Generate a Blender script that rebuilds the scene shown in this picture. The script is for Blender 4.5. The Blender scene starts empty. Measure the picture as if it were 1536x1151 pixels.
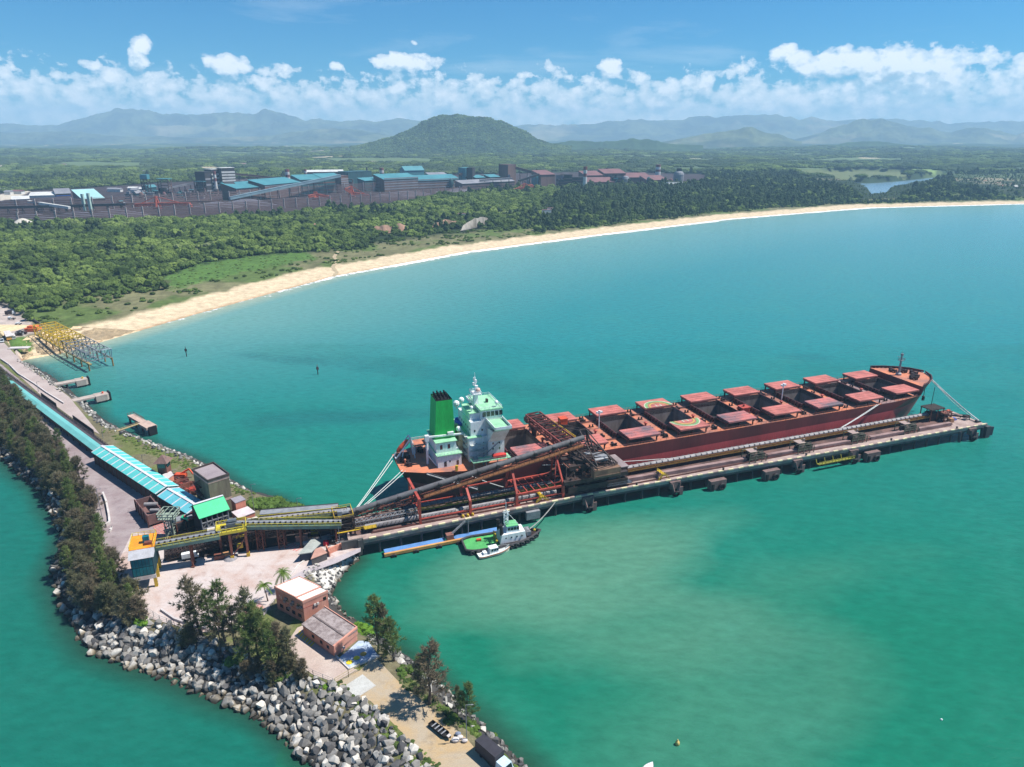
import bpy, bmesh, math, random
import numpy as np
from mathutils import Vector, Matrix
sc = bpy.context.scene
COL = sc.collection
R = random.Random(7)
PI = math.pi
# ---------------------------------------------------------------- camera model
F, HZ, CH = 1065.0, 203.0, 150.0
PIT = math.atan((575.5 - HZ) / F); CP, SP = math.cos(PIT), math.sin(PIT)

def ray(x, y):
    dx = (x - 768) / F; dy = (575.5 - y) / F
    return dx, CP + dy * SP, -SP + dy * CP

def P(x, y, z=0.0):
    "point of the place at height z that the photograph shows at pixel x, y"
    d = ray(x, y); t = (z - CH) / d[2]
    return d[0] * t, d[1] * t

def P3(x, y, z=0.0):
    a = P(x, y, z); return (a[0], a[1], z)

def ZH(y, Y):
    d = ray(768, y); return CH + d[2] * Y / d[1]

cam = bpy.data.cameras.new('camera'); co = bpy.data.objects.new('camera', cam); COL.objects.link(co)
co.location = (0, 0, CH); co.rotation_euler = (PI / 2 - PIT, 0, 0)
cam.sensor_width = 36; cam.lens = 36 * F / 1536; cam.clip_start = 1; cam.clip_end = 120000
sc.camera = co

# ---------------------------------------------------------------- frames
class Frame:
    def __init__(s, ox=0, oy=0, a=0): s.ox, s.oy, s.a = ox, oy, a; s.c, s.s = math.cos(a), math.sin(a)
    def w(s, u, v): return (s.ox + u * s.c - v * s.s, s.oy + u * s.s + v * s.c)
    def l(s, x, y): x -= s.ox; y -= s.oy; return (x * s.c + y * s.s, -x * s.s + y * s.c)
    def px(s, x, y, z): a = s.l(*P(x, y, z)); return (a[0], a[1], z)
W = Frame()
SA = math.radians(20.8)
S = Frame(52 * math.cos(SA) - 278.5 * math.sin(SA), 52 * math.sin(SA) + 278.5 * math.cos(SA), SA)   # ship and pier axes

# ---------------------------------------------------------------- mesh builder
class MB:
    def __init__(s): s.v = []; s.f = []; s.m = []
    def poly(s, pts, m=0):
        n = len(s.v); s.v += [tuple(p) for p in pts]; s.f.append(tuple(range(n, n + len(pts)))); s.m.append(m); return s
    def faces(s, v, f, m=0):
        n = len(s.v); s.v += [tuple(p) for p in v]
        for q in f: s.f.append(tuple(i + n for i in q)); s.m.append(m)
        return s
    def box(s, x0, x1, y0, y1, z0, z1, m=0):
        v = [(x, y, z) for z in (z0, z1) for y in (y0, y1) for x in (x0, x1)]
        return s.faces(v, [(0, 2, 3, 1), (4, 5, 7, 6), (0, 1, 5, 4), (2, 6, 7, 3), (0, 4, 6, 2), (1, 3, 7, 5)], m)
    def beam(s, p, q, w, h=None, m=0, up=(0, 0, 1)):
        h = w if h is None else h
        p, q = Vector(p), Vector(q); d = (q - p)
        if d.length < 1e-6: return s
        d.normalize(); a = d.cross(Vector(up))
        if a.length < 1e-3: a = d.cross(Vector((1, 0, 0)))
        a.normalize(); b = a.cross(d); a *= w / 2; b *= h / 2
        v = [p - a - b, p + a - b, p + a + b, p - a + b, q - a - b, q + a - b, q + a + b, q - a + b]
        return s.faces(v, [(0, 1, 2, 3), (7, 6, 5, 4), (4, 5, 1, 0), (5, 6, 2, 1), (6, 7, 3, 2), (7, 4, 0, 3)], m)
    def tube(s, p, q, r, n=8, m=0, r2=None, cap=True):
        r2 = r if r2 is None else r2
        p, q = Vector(p), Vector(q); d = (q - p).normalized(); a = d.cross(Vector((0, 0, 1)))
        if a.length < 1e-3: a = Vector((1, 0, 0))
        a.normalize(); b = d.cross(a)
        v = []
        for c, rr in ((p, r), (q, r2)):
            for i in range(n):
                t = 2 * PI * i / n; v.append(c + a * (rr * math.cos(t)) + b * (rr * math.sin(t)))
        f = [(i, (i + 1) % n, n + (i + 1) % n, n + i) for i in range(n)]
        if cap: f += [tuple(range(n))[::-1], tuple(range(n, 2 * n))]
        return s.faces(v, f, m)
    def path(s, pts, r, n=6, m=0):
        for a, b in zip(pts, pts[1:]): s.tube(a, b, r, n, m)
        return s
    def prism(s, pts, z0, z1, m=0, mt=None):
        n = len(pts); v = [(p[0], p[1], z0) for p in pts] + [(p[0], p[1], z1) for p in pts]
        s.faces(v, [(i, (i + 1) % n, n + (i + 1) % n, n + i) for i in range(n)] + [tuple(range(n))[::-1]], m)
        return s.poly([(p[0], p[1], z1) for p in pts], m if mt is None else mt)
    def lathe(s, c, prof, n=12, m=0):
        v = []
        for r, z in prof:
            for i in range(n): t = 2 * PI * i / n; v.append((c[0] + r * math.cos(t), c[1] + r * math.sin(t), c[2] + z))
        k = len(prof)
        f = [(j * n + i, j * n + (i + 1) % n, (j + 1) * n + (i + 1) % n, (j + 1) * n + i) for j in range(k - 1) for i in range(n)]
        f += [tuple(range(n))[::-1], tuple(range((k - 1) * n, k * n))]
        return s.faces(v, f, m)
    def torus(s, c, ax, r1, r2, n=14, k=6, m=0):
        ax = Vector(ax).normalized(); a = ax.orthogonal().normalized(); b = ax.cross(a); c = Vector(c); v = []
        for i in range(n):
            t = 2 * PI * i / n; d = a * math.cos(t) + b * math.sin(t)
            for j in range(k):
                u = 2 * PI * j / k; v.append(c + d * (r1 + r2 * math.cos(u)) + ax * (r2 * math.sin(u)))
        f = [(i * k + j, ((i + 1) % n) * k + j, ((i + 1) % n) * k + (j + 1) % k, i * k + (j + 1) % k) for i in range(n) for j in range(k)]
        return s.faces(v, f, m)
    def ball(s, c, r, m=0, n=10, k=6, sq=(1, 1, 1)):
        prof = [(max(0.01, math.sin(PI * j / k)), -math.cos(PI * j / k)) for j in range(k + 1)]
        v = []
        for a, z in prof:
            for i in range(n): t = 2 * PI * i / n; v.append((c[0] + r * sq[0] * a * math.cos(t), c[1] + r * sq[1] * a * math.sin(t), c[2] + r * sq[2] * z))
        f = [(j * n + i, j * n + (i + 1) % n, (j + 1) * n + (i + 1) % n, (j + 1) * n + i) for j in range(k) for i in range(n)]
        return s.faces(v, f, m)
    def truss(s, p, q, w, h, n=8, t=.3, m=0, up=(0, 0, 1)):
        "box truss: four chords, posts, cross and side diagonals"
        p, q = Vector(p), Vector(q); d = (q - p).normalized(); a = d.cross(Vector(up)).normalized() * (w / 2); b = a.cross(d).normalized() * h
        C = [[p + (q - p) * (i / n) + o for i in range(n + 1)] for o in (-a, a, a + b, -a + b)]
        for c in C: s.beam(c[0], c[-1], t, t, m)
        for i in range(n + 1):
            for j in range(4): s.beam(C[j][i], C[(j + 1) % 4][i], t * .6, t * .6, m)
        for i in range(n):
            for j in (1, 3):
                k = (j + 1) % 4
                if i % 2: s.beam(C[j][i], C[k][i + 1], t * .55, t * .55, m)
                else: s.beam(C[k][i], C[j][i + 1], t * .55, t * .55, m)
            s.beam(C[2][i], C[3][i + 1], t * .5, t * .5, m)
        return s
    def rail(s, pts, h=1.1, step=2.5, t=.1, m=0, mid=True):
        for a, b in zip(pts, pts[1:]):
            a, b = Vector(a), Vector(b); n = max(1, int((b - a).length / step)); z = Vector((0, 0, h))
            s.beam(a + z, b + z, t, t, m)
            if mid: s.beam(a + z * .5, b + z * .5, t * .7, t * .7, m)
            for i in range(n + 1):
                c = a + (b - a) * (i / n); s.beam(c, c + z, t, t, m)
        return s
    def lattice(s, x0, x1, y0, y1, z0, z1, n, t, m=0):
        "square lattice tower"
        c = [(x0, y0), (x1, y0), (x1, y1), (x0, y1)]
        for x, y in c: s.beam((x, y, z0), (x, y, z1), t, t, m)
        for k in range(n):
            a = z0 + (z1 - z0) * k / n; b = z0 + (z1 - z0) * (k + 1) / n
            for i in range(4):
                p, q = c[i], c[(i + 1) % 4]
                s.beam((*p, b), (*q, b), t * .7, t * .7, m)
                if (k + i) % 2: p, q = q, p
                s.beam((*p, a), (*q, b), t * .6, t * .6, m)
        return s

BASE = {}
def setp(o, label=None, cat=None, group=None, kind=None):
    for k, v in (('label', label), ('category', cat), ('group', group), ('kind', kind)):
        if v: o[k] = v
    return o
def thing(name, label, cat, fr=W, base=(0, 0, 0), group=None):
    o = bpy.data.objects.new(name, None); COL.objects.link(o); o.empty_display_size = 1
    o.location = (*fr.w(base[0], base[1]), base[2]); o.rotation_euler = (0, 0, fr.a)
    BASE[o.name] = Vector(base)
    return setp(o, label, cat, group)
def mesh_of(name, mb, mats, base=Vector((0, 0, 0)), smooth=False):
    me = bpy.data.meshes.new(name)
    me.from_pydata([(v[0] - base.x, v[1] - base.y, v[2] - base.z) for v in mb.v], [], mb.f)
    for m in (mats if isinstance(mats, (list, tuple)) else [mats]): me.materials.append(m)
    me.polygons.foreach_set('material_index', mb.m)
    if smooth: me.polygons.foreach_set('use_smooth', [True] * len(mb.f))
    me.update(); return me
def part(par, name, mb, mats, label=None, smooth=False):
    b = BASE[par.name]; o = bpy.data.objects.new(name, mesh_of(name, mb, mats, b, smooth)); COL.objects.link(o)
    o.parent = par; BASE[o.name] = b
    if label: o['label'] = label
    return o
def single(name, mb, mats, label=None, cat=None, fr=W, base=(0, 0, 0), group=None, kind=None, smooth=False):
    b = Vector(base); o = bpy.data.objects.new(name, mesh_of(name, mb, mats, b, smooth)); COL.objects.link(o)
    o.location = (*fr.w(b.x, b.y), b.z); o.rotation_euler = (0, 0, fr.a); BASE[o.name] = b
    return setp(o, label, cat, group, kind)
def copy_tree(o, parent=None):
    c = o.copy(); COL.objects.link(c); c.parent = parent
    BASE[c.name] = BASE.get(o.name, Vector((0, 0, 0)))
    for ch in list(o.children): copy_tree(ch, c)
    return c

# ---------------------------------------------------------------- materials
def lin(r, g, b):
    f = lambda c: c / 12.92 if c <= .04045 else ((c + .055) / 1.055) ** 2.4
    return (f(r / 255), f(g / 255), f(b / 255), 1)
class NT:
    def __init__(s, tree): s.t = tree; s.n = tree.nodes; s.n.clear()
    def add(s, typ, **kw):
        n = s.n.new(typ)
        for k, v in kw.items():
            if k == 'i':
                for a, b in v.items():
                    if isinstance(b, tuple) and len(b) == 2 and hasattr(b[0], 'outputs'): s.t.links.new(b[0].outputs[b[1]], n.inputs[a])
                    else: n.inputs[a].default_value = b
            else: setattr(n, k, v)
        return n
    def math(s, op, a, b=0.0, clamp=False):
        n = s.n.new('ShaderNodeMath'); n.operation = op; n.use_clamp = clamp
        for i, x in enumerate((a, b)):
            if isinstance(x, tuple): s.t.links.new(x[0].outputs[x[1]], n.inputs[i])
            else: n.inputs[i].default_value = x
        return (n, 0)
    def ramp(s, fac, stops):
        n = s.n.new('ShaderNodeValToRGB'); e = n.color_ramp.elements
        while len(e) < len(stops): e.new(.5)
        for i, (p, c) in enumerate(stops): e[i].position = p; e[i].color = c if len(c) == 4 else (*c, 1)
        s.t.links.new(fac[0].outputs[fac[1]], n.inputs[0]); return (n, 0)
    def mix(s, fac, a, b, mode='MIX'):
        n = s.n.new('ShaderNodeMix'); n.data_type = 'RGBA'; n.blend_type = mode
        for i, x in ((0, fac), (6, a), (7, b)):
            if isinstance(x, tuple) and len(x) == 2: s.t.links.new(x[0].outputs[x[1]], n.inputs[i])
            else: n.inputs[i].default_value = x
        return (n, 2)
    def noise(s, scale, detail=4, rough=.55, vec=None, dist=0):
        n = s.add('ShaderNodeTexNoise', i={'Scale': scale, 'Detail': detail, 'Roughness': rough, 'Distortion': dist})
        if vec: s.t.links.new(vec[0].outputs[vec[1]], n.inputs['Vector'])
        return (n, 0)
def newmat(name):
    m = bpy.data.materials.new(name); m.use_nodes = True; return m, NT(m.node_tree)
def finish(t, color, rough=.7, bump=None, metal=0, spec=.5, bdist=.1, bstr=.5):
    b = t.add('ShaderNodeBsdfPrincipled', i={'Roughness': rough, 'Metallic': metal, 'Specular IOR Level': spec})
    if isinstance(color[0], (int, float)): b.inputs['Base Color'].default_value = color
    else: t.t.links.new(color[0].outputs[color[1]], b.inputs['Base Color'])
    if bump:
        u = t.add('ShaderNodeBump', i={'Strength': bstr, 'Distance': bdist}); t.t.links.new(bump[0].outputs[bump[1]], u.inputs['Height'])
        t.t.links.new(u.outputs[0], b.inputs['Normal'])
    o = t.add('ShaderNodeOutputMaterial'); t.t.links.new(b.outputs[0], o.inputs[0]); return b
MATS = {}
def mat(name, c1, c2=None, sc_=.25, rough=.7, amt=.6, metal=0, spec=.4, fine=3.0, bump=0, streak=False):
    "weathered surface: large stains between two colours and fine grain; streaks run down walls"
    if name in MATS: return MATS[name]
    m, t = newmat(name)
    c2 = c2 or tuple(x * .62 for x in c1[:3]) + (1,)
    tc = t.add('ShaderNodeTexCoord'); v = (tc, 3)
    if streak:
        mp = t.add('ShaderNodeMapping'); mp.inputs['Scale'].default_value = (1, 1, .16); t.t.links.new(tc.outputs[3], mp.inputs[0]); v = (mp, 0)
    n1 = t.noise(sc_, 6, .62, v); n2 = t.noise(fine, 3, .6, v)
    f = t.ramp(n1, [(.42, (0, 0, 0)), (.62, (1, 1, 1))])
    f2 = t.math('MULTIPLY', f, amt, True)
    c = t.mix(f2, c1, c2)
    g = t.ramp(n2, [(.25, (.78,) * 3), (.75, (1.12,) * 3)])
    c = t.mix(1.0, c, g, 'MULTIPLY')
    finish(t, c, rough, n2 if bump else None, metal, spec, bump or .1)
    MATS[name] = m; return m

# ---------------------------------------------------------------- numpy noise
_rng = np.random.RandomState(3); _T = _rng.rand(256, 256)
def vnoise(x, y):
    xi = np.floor(x).astype(int); yi = np.floor(y).astype(int); fx = x - xi; fy = y - yi
    fx = fx * fx * (3 - 2 * fx); fy = fy * fy * (3 - 2 * fy); g = lambda a, b: _T[a & 255, b & 255]
    return (g(xi, yi) * (1 - fx) + g(xi + 1, yi) * fx) * (1 - fy) + (g(xi, yi + 1) * (1 - fx) + g(xi + 1, yi + 1) * fx) * fy
def fbm(x, y, o=4, ridged=False):
    r = 0; a = 1; t = 0
    for k in range(o):
        n = vnoise(x + 17.3 * k, y - 9.1 * k)
        if ridged: n = 1 - np.abs(2 * n - 1)
        r = r + a * n; t += a; a *= .5; x = x * 2.03; y = y * 2.03
    return r / t
def seg_dist(X, Y, pl):
    best = np.full(X.shape, 1e12)
    for (x0, y0), (x1, y1) in zip(pl, pl[1:]):
        dx, dy = x1 - x0, y1 - y0; t = np.clip(((X - x0) * dx + (Y - y0) * dy) / (dx * dx + dy * dy + 1e-9), 0, 1)
        best = np.minimum(best, np.hypot(X - x0 - t * dx, Y - y0 - t * dy))
    return best
def inside(X, Y, pl):
    r = np.zeros(X.shape, bool); n = len(pl)
    for i in range(n):
        (x0, y0), (x1, y1) = pl[i], pl[(i + 1) % n]
        c = ((y0 > Y) != (y1 > Y)); r ^= c & (X < (x1 - x0) * (Y - y0) / ((y1 - y0) if y1 != y0 else 1e-9) + x0)
    return r
def grid_mesh(name, X, Y, Z, mtl, col=None, kind='structure', attrs=None, smooth=True, cull=None):
    r, c = X.shape; v = np.stack([X.ravel(), Y.ravel(), Z.ravel()], 1)
    i = np.arange(r * c).reshape(r, c); f = np.stack([i[:-1, :-1], i[:-1, 1:], i[1:, 1:], i[1:, :-1]], -1).reshape(-1, 4)
    if cull is not None:
        k = cull.ravel()[f].all(1); f = f[~k]
    me = bpy.data.meshes.new(name); me.vertices.add(len(v)); me.vertices.foreach_set('co', v.ravel().astype(np.float32))
    me.loops.add(f.size); me.loops.foreach_set('vertex_index', f.ravel().astype(np.int32))
    me.polygons.add(len(f)); me.polygons.foreach_set('loop_start', (np.arange(len(f)) * 4).astype(np.int32))
    if smooth: me.polygons.foreach_set('use_smooth', np.ones(len(f), bool))
    me.update(calc_edges=True)
    if col is not None:
        a = me.color_attributes.new('Col', 'FLOAT_COLOR', 'POINT')
        cc = np.concatenate([col.reshape(-1, 3), np.ones((r * c, 1))], 1); a.data.foreach_set('color', cc.ravel().astype(np.float32))
    me.materials.append(mtl); me.validate()
    o = bpy.data.objects.new(name, me); COL.objects.link(o); setp(o, kind=kind); return o
# ---------------------------------------------------------------- light, sky, render settings
SUN_EL = math.radians(58); sd = Vector((.985, .14, 0)).normalized() * math.cos(SUN_EL) + Vector((0, 0, math.sin(SUN_EL)))
sl = bpy.data.lights.new('sun', 'SUN'); sl.energy = 5.0; sl.angle = math.radians(.5); sl.color = (1, .955, .88)
so = bpy.data.objects.new('sun', sl); COL.objects.link(so); so.rotation_euler = (-sd).to_track_quat('-Z', 'Y').to_euler(); so.location = (200, 200, 800)
sc.view_settings.view_transform = 'Standard'; sc.view_settings.look = 'None'; sc.view_settings.exposure = 0.56; sc.view_settings.gamma = 1
wd = bpy.data.worlds.new('World'); sc.world = wd; wd.use_nodes = True
t = NT(wd.node_tree); SKY = .08
sky = t.add('ShaderNodeTexSky'); sky.sky_type = 'NISHITA'; sky.sun_disc = False; sky.sun_elevation = SUN_EL; sky.sun_rotation = math.atan2(.985, .14)
sky.altitude = 100; sky.air_density = 1.0; sky.dust_density = .3; sky.ozone_density = 1.6
# clouds: a density that depends only on the direction in the sky (azimuth, elevation)
g = bpy.data.node_groups.new('cloud_density', 'ShaderNodeTree')
g.interface.new_socket('Vector', in_out='INPUT', socket_type='NodeSocketVector'); g.interface.new_socket('Density', in_out='OUTPUT', socket_type='NodeSocketFloat')
q = NT(g); gi = q.add('NodeGroupInput'); go = q.add('NodeGroupOutput')
sx = q.add('ShaderNodeSeparateXYZ'); g.links.new(gi.outputs[0], sx.inputs[0])
az = q.math('MULTIPLY', q.math('ARCTAN2', (sx, 0), (sx, 1)), 57.2958); el = q.math('MULTIPLY', q.math('ARCSINE', (sx, 2)), 57.2958)
cv = q.add('ShaderNodeCombineXYZ'); g.links.new(az[0].outputs[0], cv.inputs[0]); g.links.new(q.math('MULTIPLY', el, 1.35)[0].outputs[0], cv.inputs[1])
n1 = q.noise(.5, 6, .6, (cv, 0), .1); n2 = q.noise(.16, 3, .5, (cv, 0)); n3 = q.noise(1.5, 4, .6, (cv, 0)); vo = q.add('ShaderNodeTexVoronoi', feature='SMOOTH_F1', i={'Scale': 1.15, 'Smoothness': .6}); wv_ = q.add('ShaderNodeVectorMath', operation='ADD'); g.links.new(cv.outputs[0], wv_.inputs[0]); g.links.new(n3[0].outputs[1], wv_.inputs[1]); g.links.new(wv_.outputs[0], vo.inputs['Vector'])
def blob(a, e, ra, re, s):
    x = q.math('POWER', q.math('ABSOLUTE', q.math('DIVIDE', q.math('SUBTRACT', az, a), ra)), 2.0); y = q.math('POWER', q.math('ABSOLUTE', q.math('DIVIDE', q.math('SUBTRACT', el, e), re)), 2.0)
    return q.math('SUBTRACT', q.math('MULTIPLY', q.math('SUBTRACT', 1.0, q.math('ADD', x, y), True), s + .4), .4)
# bank along the horizon, its top rising to the right
top = q.math('ADD', 3.5, q.math('MULTIPLY', n2, 3.0))
bank = q.math('MULTIPLY', q.math('SUBTRACT', top, el), .33, False)
bank = q.math('MINIMUM', bank, .55)
acc = bank
def skydir(px, py): d = ray(px, py); return math.degrees(math.atan2(d[0], d[1])), math.degrees(math.atan2(d[2], math.hypot(d[0], d[1])))
for x, y, rx, ry, s_ in [(1310, 98, 190, 34, 1.0), (1330, 124, 230, 26, .8), (1000, 132, 120, 20, .6), (360, 122, 120, 20, .6), (640, 118, 80, 18, .6), (1450, 100, 80, 28, .8), (1185, 84, 45, 20, .8), (1520, 98, 60, 26, .7), (1095, 110, 42, 20, .7), (915, 104, 28, 25, .85), (945, 120, 60, 20, .6), (1050, 122, 60, 18, .5), (610, 94, 88, 17, .95), (619, 65, 18, 7, .75), (507, 100, 17, 10, .8), (345, 100, 50, 20, .9), (415, 106, 52, 18, .7), (135, 96, 22, 12, .85), (212, 68, 20, 17, .9), (206, 92, 20, 24, .85), (255, 110, 30, 14, .6), (15, 102, 22, 10, .6), (60, 108, 42, 10, .5), (735, 120, 60, 16, .5), (788, 113, 22, 9, .7), (-90, 100, 60, 25, .7), (1650, 100, 80, 30, .7)]:
    a_, e_ = skydir(x, y); acc = q.math('MAXIMUM', acc, blob(a_, e_, rx * .05, ry * .054, s_))
amp = q.math('MAXIMUM', q.math('MULTIPLY', el, .25, True), .42)
nz_ = q.math('ADD', q.math('MULTIPLY', q.math('SUBTRACT', n1, .5), 2.5), q.math('MULTIPLY', q.math('SUBTRACT', n3, .5), 1.0)); nz_ = q.math('ADD', nz_, q.math('MULTIPLY', q.math('SUBTRACT', .42, (vo, 0)), .8))
den = q.math('SUBTRACT', q.math('ADD', q.math('MULTIPLY', acc, 1.2), q.math('MULTIPLY', nz_, amp)), .3)
g.links.new(den[0].outputs[0], go.inputs[0])
tc = t.add('ShaderNodeTexCoord')
def cg(off=None):
    n = t.n.new('ShaderNodeGroup'); n.node_tree = g
    if off:
        a = t.add('ShaderNodeVectorMath', operation='ADD', i={1: off}); t.t.links.new(tc.outputs[0], a.inputs[0]); t.t.links.new(a.outputs[0], n.inputs[0])
    else: t.t.links.new(tc.outputs[0], n.inputs[0])
    return (n, 0)
d0 = cg(); d1 = cg((.006, .0, .010)); d2 = cg((.004, 0, .022))
cover = t.ramp(d0, [(.0, (0, 0, 0)), (.22, (.5,) * 3), (.62, (.93,) * 3)])
shade = t.math('SUBTRACT', 1.0, t.math('ADD', t.math('MULTIPLY', t.math('SUBTRACT', d1, d0), .75), t.math('MULTIPLY', t.math('MAXIMUM', d2, 0.0), .55)), True)
ccol = t.ramp(shade, [(.1, (.36, .52, .64)), (.55, (.60, .73, .82)), (.9, (.92, .95, .97))])
sepz = t.add('ShaderNodeSeparateXYZ'); t.t.links.new(tc.outputs[0], sepz.inputs[0])
k = 1 / SKY * .84
ccs = t.mix(1.0, ccol, (k, k, k, 1), 'MULTIPLY')
# high thin cirrus
mp = t.add('ShaderNodeMapping'); mp.inputs['Scale'].default_value = (2.5, 2.5, 16); mp.inputs['Rotation'].default_value = (0, .12, 0); t.t.links.new(tc.outputs[0], mp.inputs[0])
ci = t.ramp(t.noise(1.7, 6, .6, (mp, 0), .4), [(.56, (0, 0, 0)), (.8, (.28,) * 3)])
skyc = t.mix(1.0, (sky, 0), (.10, .56, .90, 1), 'MULTIPLY')
skyc = t.mix(ci, skyc, (k * .8, k * .86, k * .9, 1))
full = t.mix(cover, skyc, ccs)
bg = t.add('ShaderNodeBackground', i={'Strength': SKY}); t.t.links.new(full[0].outputs[2], bg.inputs[0])
wd.cycles.sampling_method = 'MANUAL'; wd.cycles.sample_map_resolution = 256
ow = t.add('ShaderNodeOutputWorld'); t.t.links.new(bg.outputs[0], ow.inputs[0])
sc.render.engine = 'CYCLES'
cy = sc.cycles; cy.use_denoising = True; cy.max_bounces = 6; cy.diffuse_bounces = 2; cy.glossy_bounces = 2; cy.transmission_bounces = 2; cy.transparent_max_bounces = 8; cy.volume_bounces = 1
cy.caustics_reflective = False; cy.caustics_refractive = False; cy.sample_clamp_indirect = 4
try: cy.denoising_prefilter = 'ACCURATE'
except Exception: pass
# ---------------------------------------------------------------- coast, terrain, water
def poly_px(pts, z=0): return [P(x, y, z) for x, y in pts]
COAST = [P(*q) for q in [(-260, 640), (-60, 575), (28, 542), (60, 536), (105, 528), (150, 514), (300, 470), (500, 415), (700, 378), (900, 352), (1100, 328), (1300, 312), (1536, 306), (1800, 304)]]
COAST[0] = (-640, 560)
MAIN = COAST + [(4500, 2500), (60000, 30000), (60000, 60000), (-60000, 60000), (-60000, 500)]
BWS = [P(*q) for q in [(0, 690), (60, 742), (88, 800), (72, 868), (95, 930), (130, 980), (190, 1005), (250, 1022), (320, 1052), (372, 1074), (430, 1117), (480, 1168), (560, 1240), (700, 1380)]]
BWS = [(-520, 470), (-330, 372)] + BWS
BWB = [P(*q) for q in [(950, 1380), (850, 1215), (795, 1150), (740, 1100), (682, 1045), (610, 980), (556, 945), (512, 912), (500, 890), (516, 862), (540, 842), (536, 822), (520, 795), (470, 774), (420, 748), (380, 738), (335, 712), (300, 690), (240, 668), (205, 655), (160, 632), (130, 605), (112, 590), (75, 562), (45, 545), (28, 542)]]
BW = BWS + BWB + [(-420, 560), (-640, 560)]
def sdist(X, Y, poly, line): return np.where(inside(X, Y, poly), 1, -1) * seg_dist(X, Y, line)
LAGX = poly_px([(1195, 256), (1290, 254), (1440, 258), (1432, 270), (1372, 290), (1345, 305), (1292, 306), (1276, 293), (1236, 285), (1196, 277)], 0)
def h_main(X, Y):
    d = sdist(X, Y, MAIN, COAST)
    n = fbm(X / 140, Y / 140, 4)
    h = np.interp(d, [-60, -8, 0, 35, 45, 110, 260, 700, 3000], [-6, -1.2, 0, 2.6, 3.6, 5.5, 12, 15, 20])
    h = h + np.clip((d - 45) / 200, 0, 1) * (n - .5) * 9
    far = np.hypot(X, Y); h = h + np.clip((far - 2800) / 4000, 0, 1) * (fbm(X / 900, Y / 900, 4) - .42) * 90
    return h, d
def h_bw(X, Y):
    d1 = seg_dist(X, Y, BWS); d2 = seg_dist(X, Y, BWB); ins = inside(X, Y, BW)
    wob = (vnoise(X / 5, Y / 5) - .5) * 1.2 + (vnoise(X / 1.7, Y / 1.7) - .5) * .8
    a = np.where(ins, d1, -d1) * .36 - .2; b = np.where(ins, d2, -d2) * .62
    slope = np.minimum(a, b)
    return np.where(slope < 4.4, np.minimum(slope + wob * np.clip(4.4 - slope, 0, 1), 4.9), 5.0) if False else np.minimum(5.0, slope + wob * np.clip((4.6 - slope) / 2, 0, 1)), d1, d2, ins
MEADOW = poly_px([(240, 418), (300, 398), (380, 386), (455, 380), (480, 388), (430, 396), (370, 408), (300, 425), (255, 436)], 5)
LAGOON = poly_px([(1215, 268), (1262, 270), (1300, 275), (1345, 272), (1400, 266), (1420, 262), (1424, 267), (1395, 276), (1362, 283), (1335, 288), (1330, 295), (1302, 297), (1300, 288), (1290, 282), (1262, 276)], 0)
FIELD = poly_px([(1195, 258), (1290, 256), (1365, 258), (1360, 268), (1300, 270), (1240, 267), (1200, 266)], 6)
PLANT = poly_px([(-160, 352), (0, 338), (200, 332), (400, 322), (560, 312), (640, 300), (730, 289), (800, 283), (1055, 277), (1060, 262), (900, 258), (700, 262), (330, 270), (0, 290), (-160, 300)], 14)
VILLAGE = poly_px([(1426, 265), (1560, 264), (1700, 270), (1700, 298), (1540, 299), (1470, 291), (1432, 280)], 8)
PORT = poly_px([(-200, 470), (0, 455), (20, 462), (48, 485), (62, 497), (40, 500), (28, 512), (28, 545), (-200, 620)], 5)
def C3(*c): return np.array(lin(*c)[:3])
def colmix(c, mask, col): return c * (1 - mask[..., None]) + mask[..., None] * col
# main land, a fan of ground from the near coast to the mountains' feet
na, nr = 430, 430
ang = np.radians(np.linspace(-47, 47, na)); rad = 400 * (45000 / 400) ** (np.linspace(0, 1, nr) ** 1.15)
A_, Rr = np.meshgrid(ang, rad); X = np.sin(A_) * Rr; Y = np.cos(A_) * Rr
Z, D = h_main(X, Y)
lag = np.where(inside(X, Y, LAGOON), 1, 0) * np.minimum(seg_dist(X, Y, LAGOON + LAGOON[:1]) / 25, 1)
plt_ = inside(X, Y, PLANT); Z = np.where(plt_, 14.0, Z); Z = np.where(inside(X, Y, FIELD), 3.0, Z); Z = np.where(lag > 0, np.minimum(Z, 1.5 - 4 * lag), Z)
lw = fbm(X / 60, Y / 60, 4)
prt = inside(X, Y, PORT); Z = np.where(prt, 4.6, Z); Z = np.where(inside(X, Y, BW) & (Y < 560), np.minimum(Z, 2.0), Z)
far = np.hypot(X, Y)
sand = C3(198, 178, 148); wet = C3(168, 132, 98); scrub = C3(106, 104, 74); scrub2 = C3(84, 100, 52); floor_ = C3(38, 52, 28); mead = C3(78, 106, 48); dirt = C3(122, 106, 98)
c = np.zeros(X.shape + (3,)) + floor_
D2 = D + (fbm(X / 25, Y / 25, 3) - .5) * 26
c = colmix(c, np.clip((140 - D2) / 30, 0, 1), scrub * (.8 + .5 * fbm(X / 18, Y / 18, 3))[..., None])
c = colmix(c, np.clip((fbm(X / 40, Y / 40, 4) - .52) * 12, 0, 1) * (D < 130), scrub2)
c = colmix(c, np.clip((44 - D - (fbm(X / 14, Y / 14, 3) - .5) * 16) / 5, 0, 1), sand)
c = colmix(c, np.clip((5 - D) / 4, 0, 1), wet)
c = colmix(c, np.clip(np.where(inside(X, Y, MEADOW), 1, -1) * seg_dist(X, Y, MEADOW + MEADOW[:1]) / 10 + (fbm(X / 9, Y / 9, 3) - .45) * 3, 0, 1), mead); c = c * (.7 + .6 * fbm(X / 7, Y / 7, 3))[..., None] ** np.where(D > 44, 1, 0)[..., None]
pth = poly_px([(503, 400), (506, 385), (500, 376)], 6); pass
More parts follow.
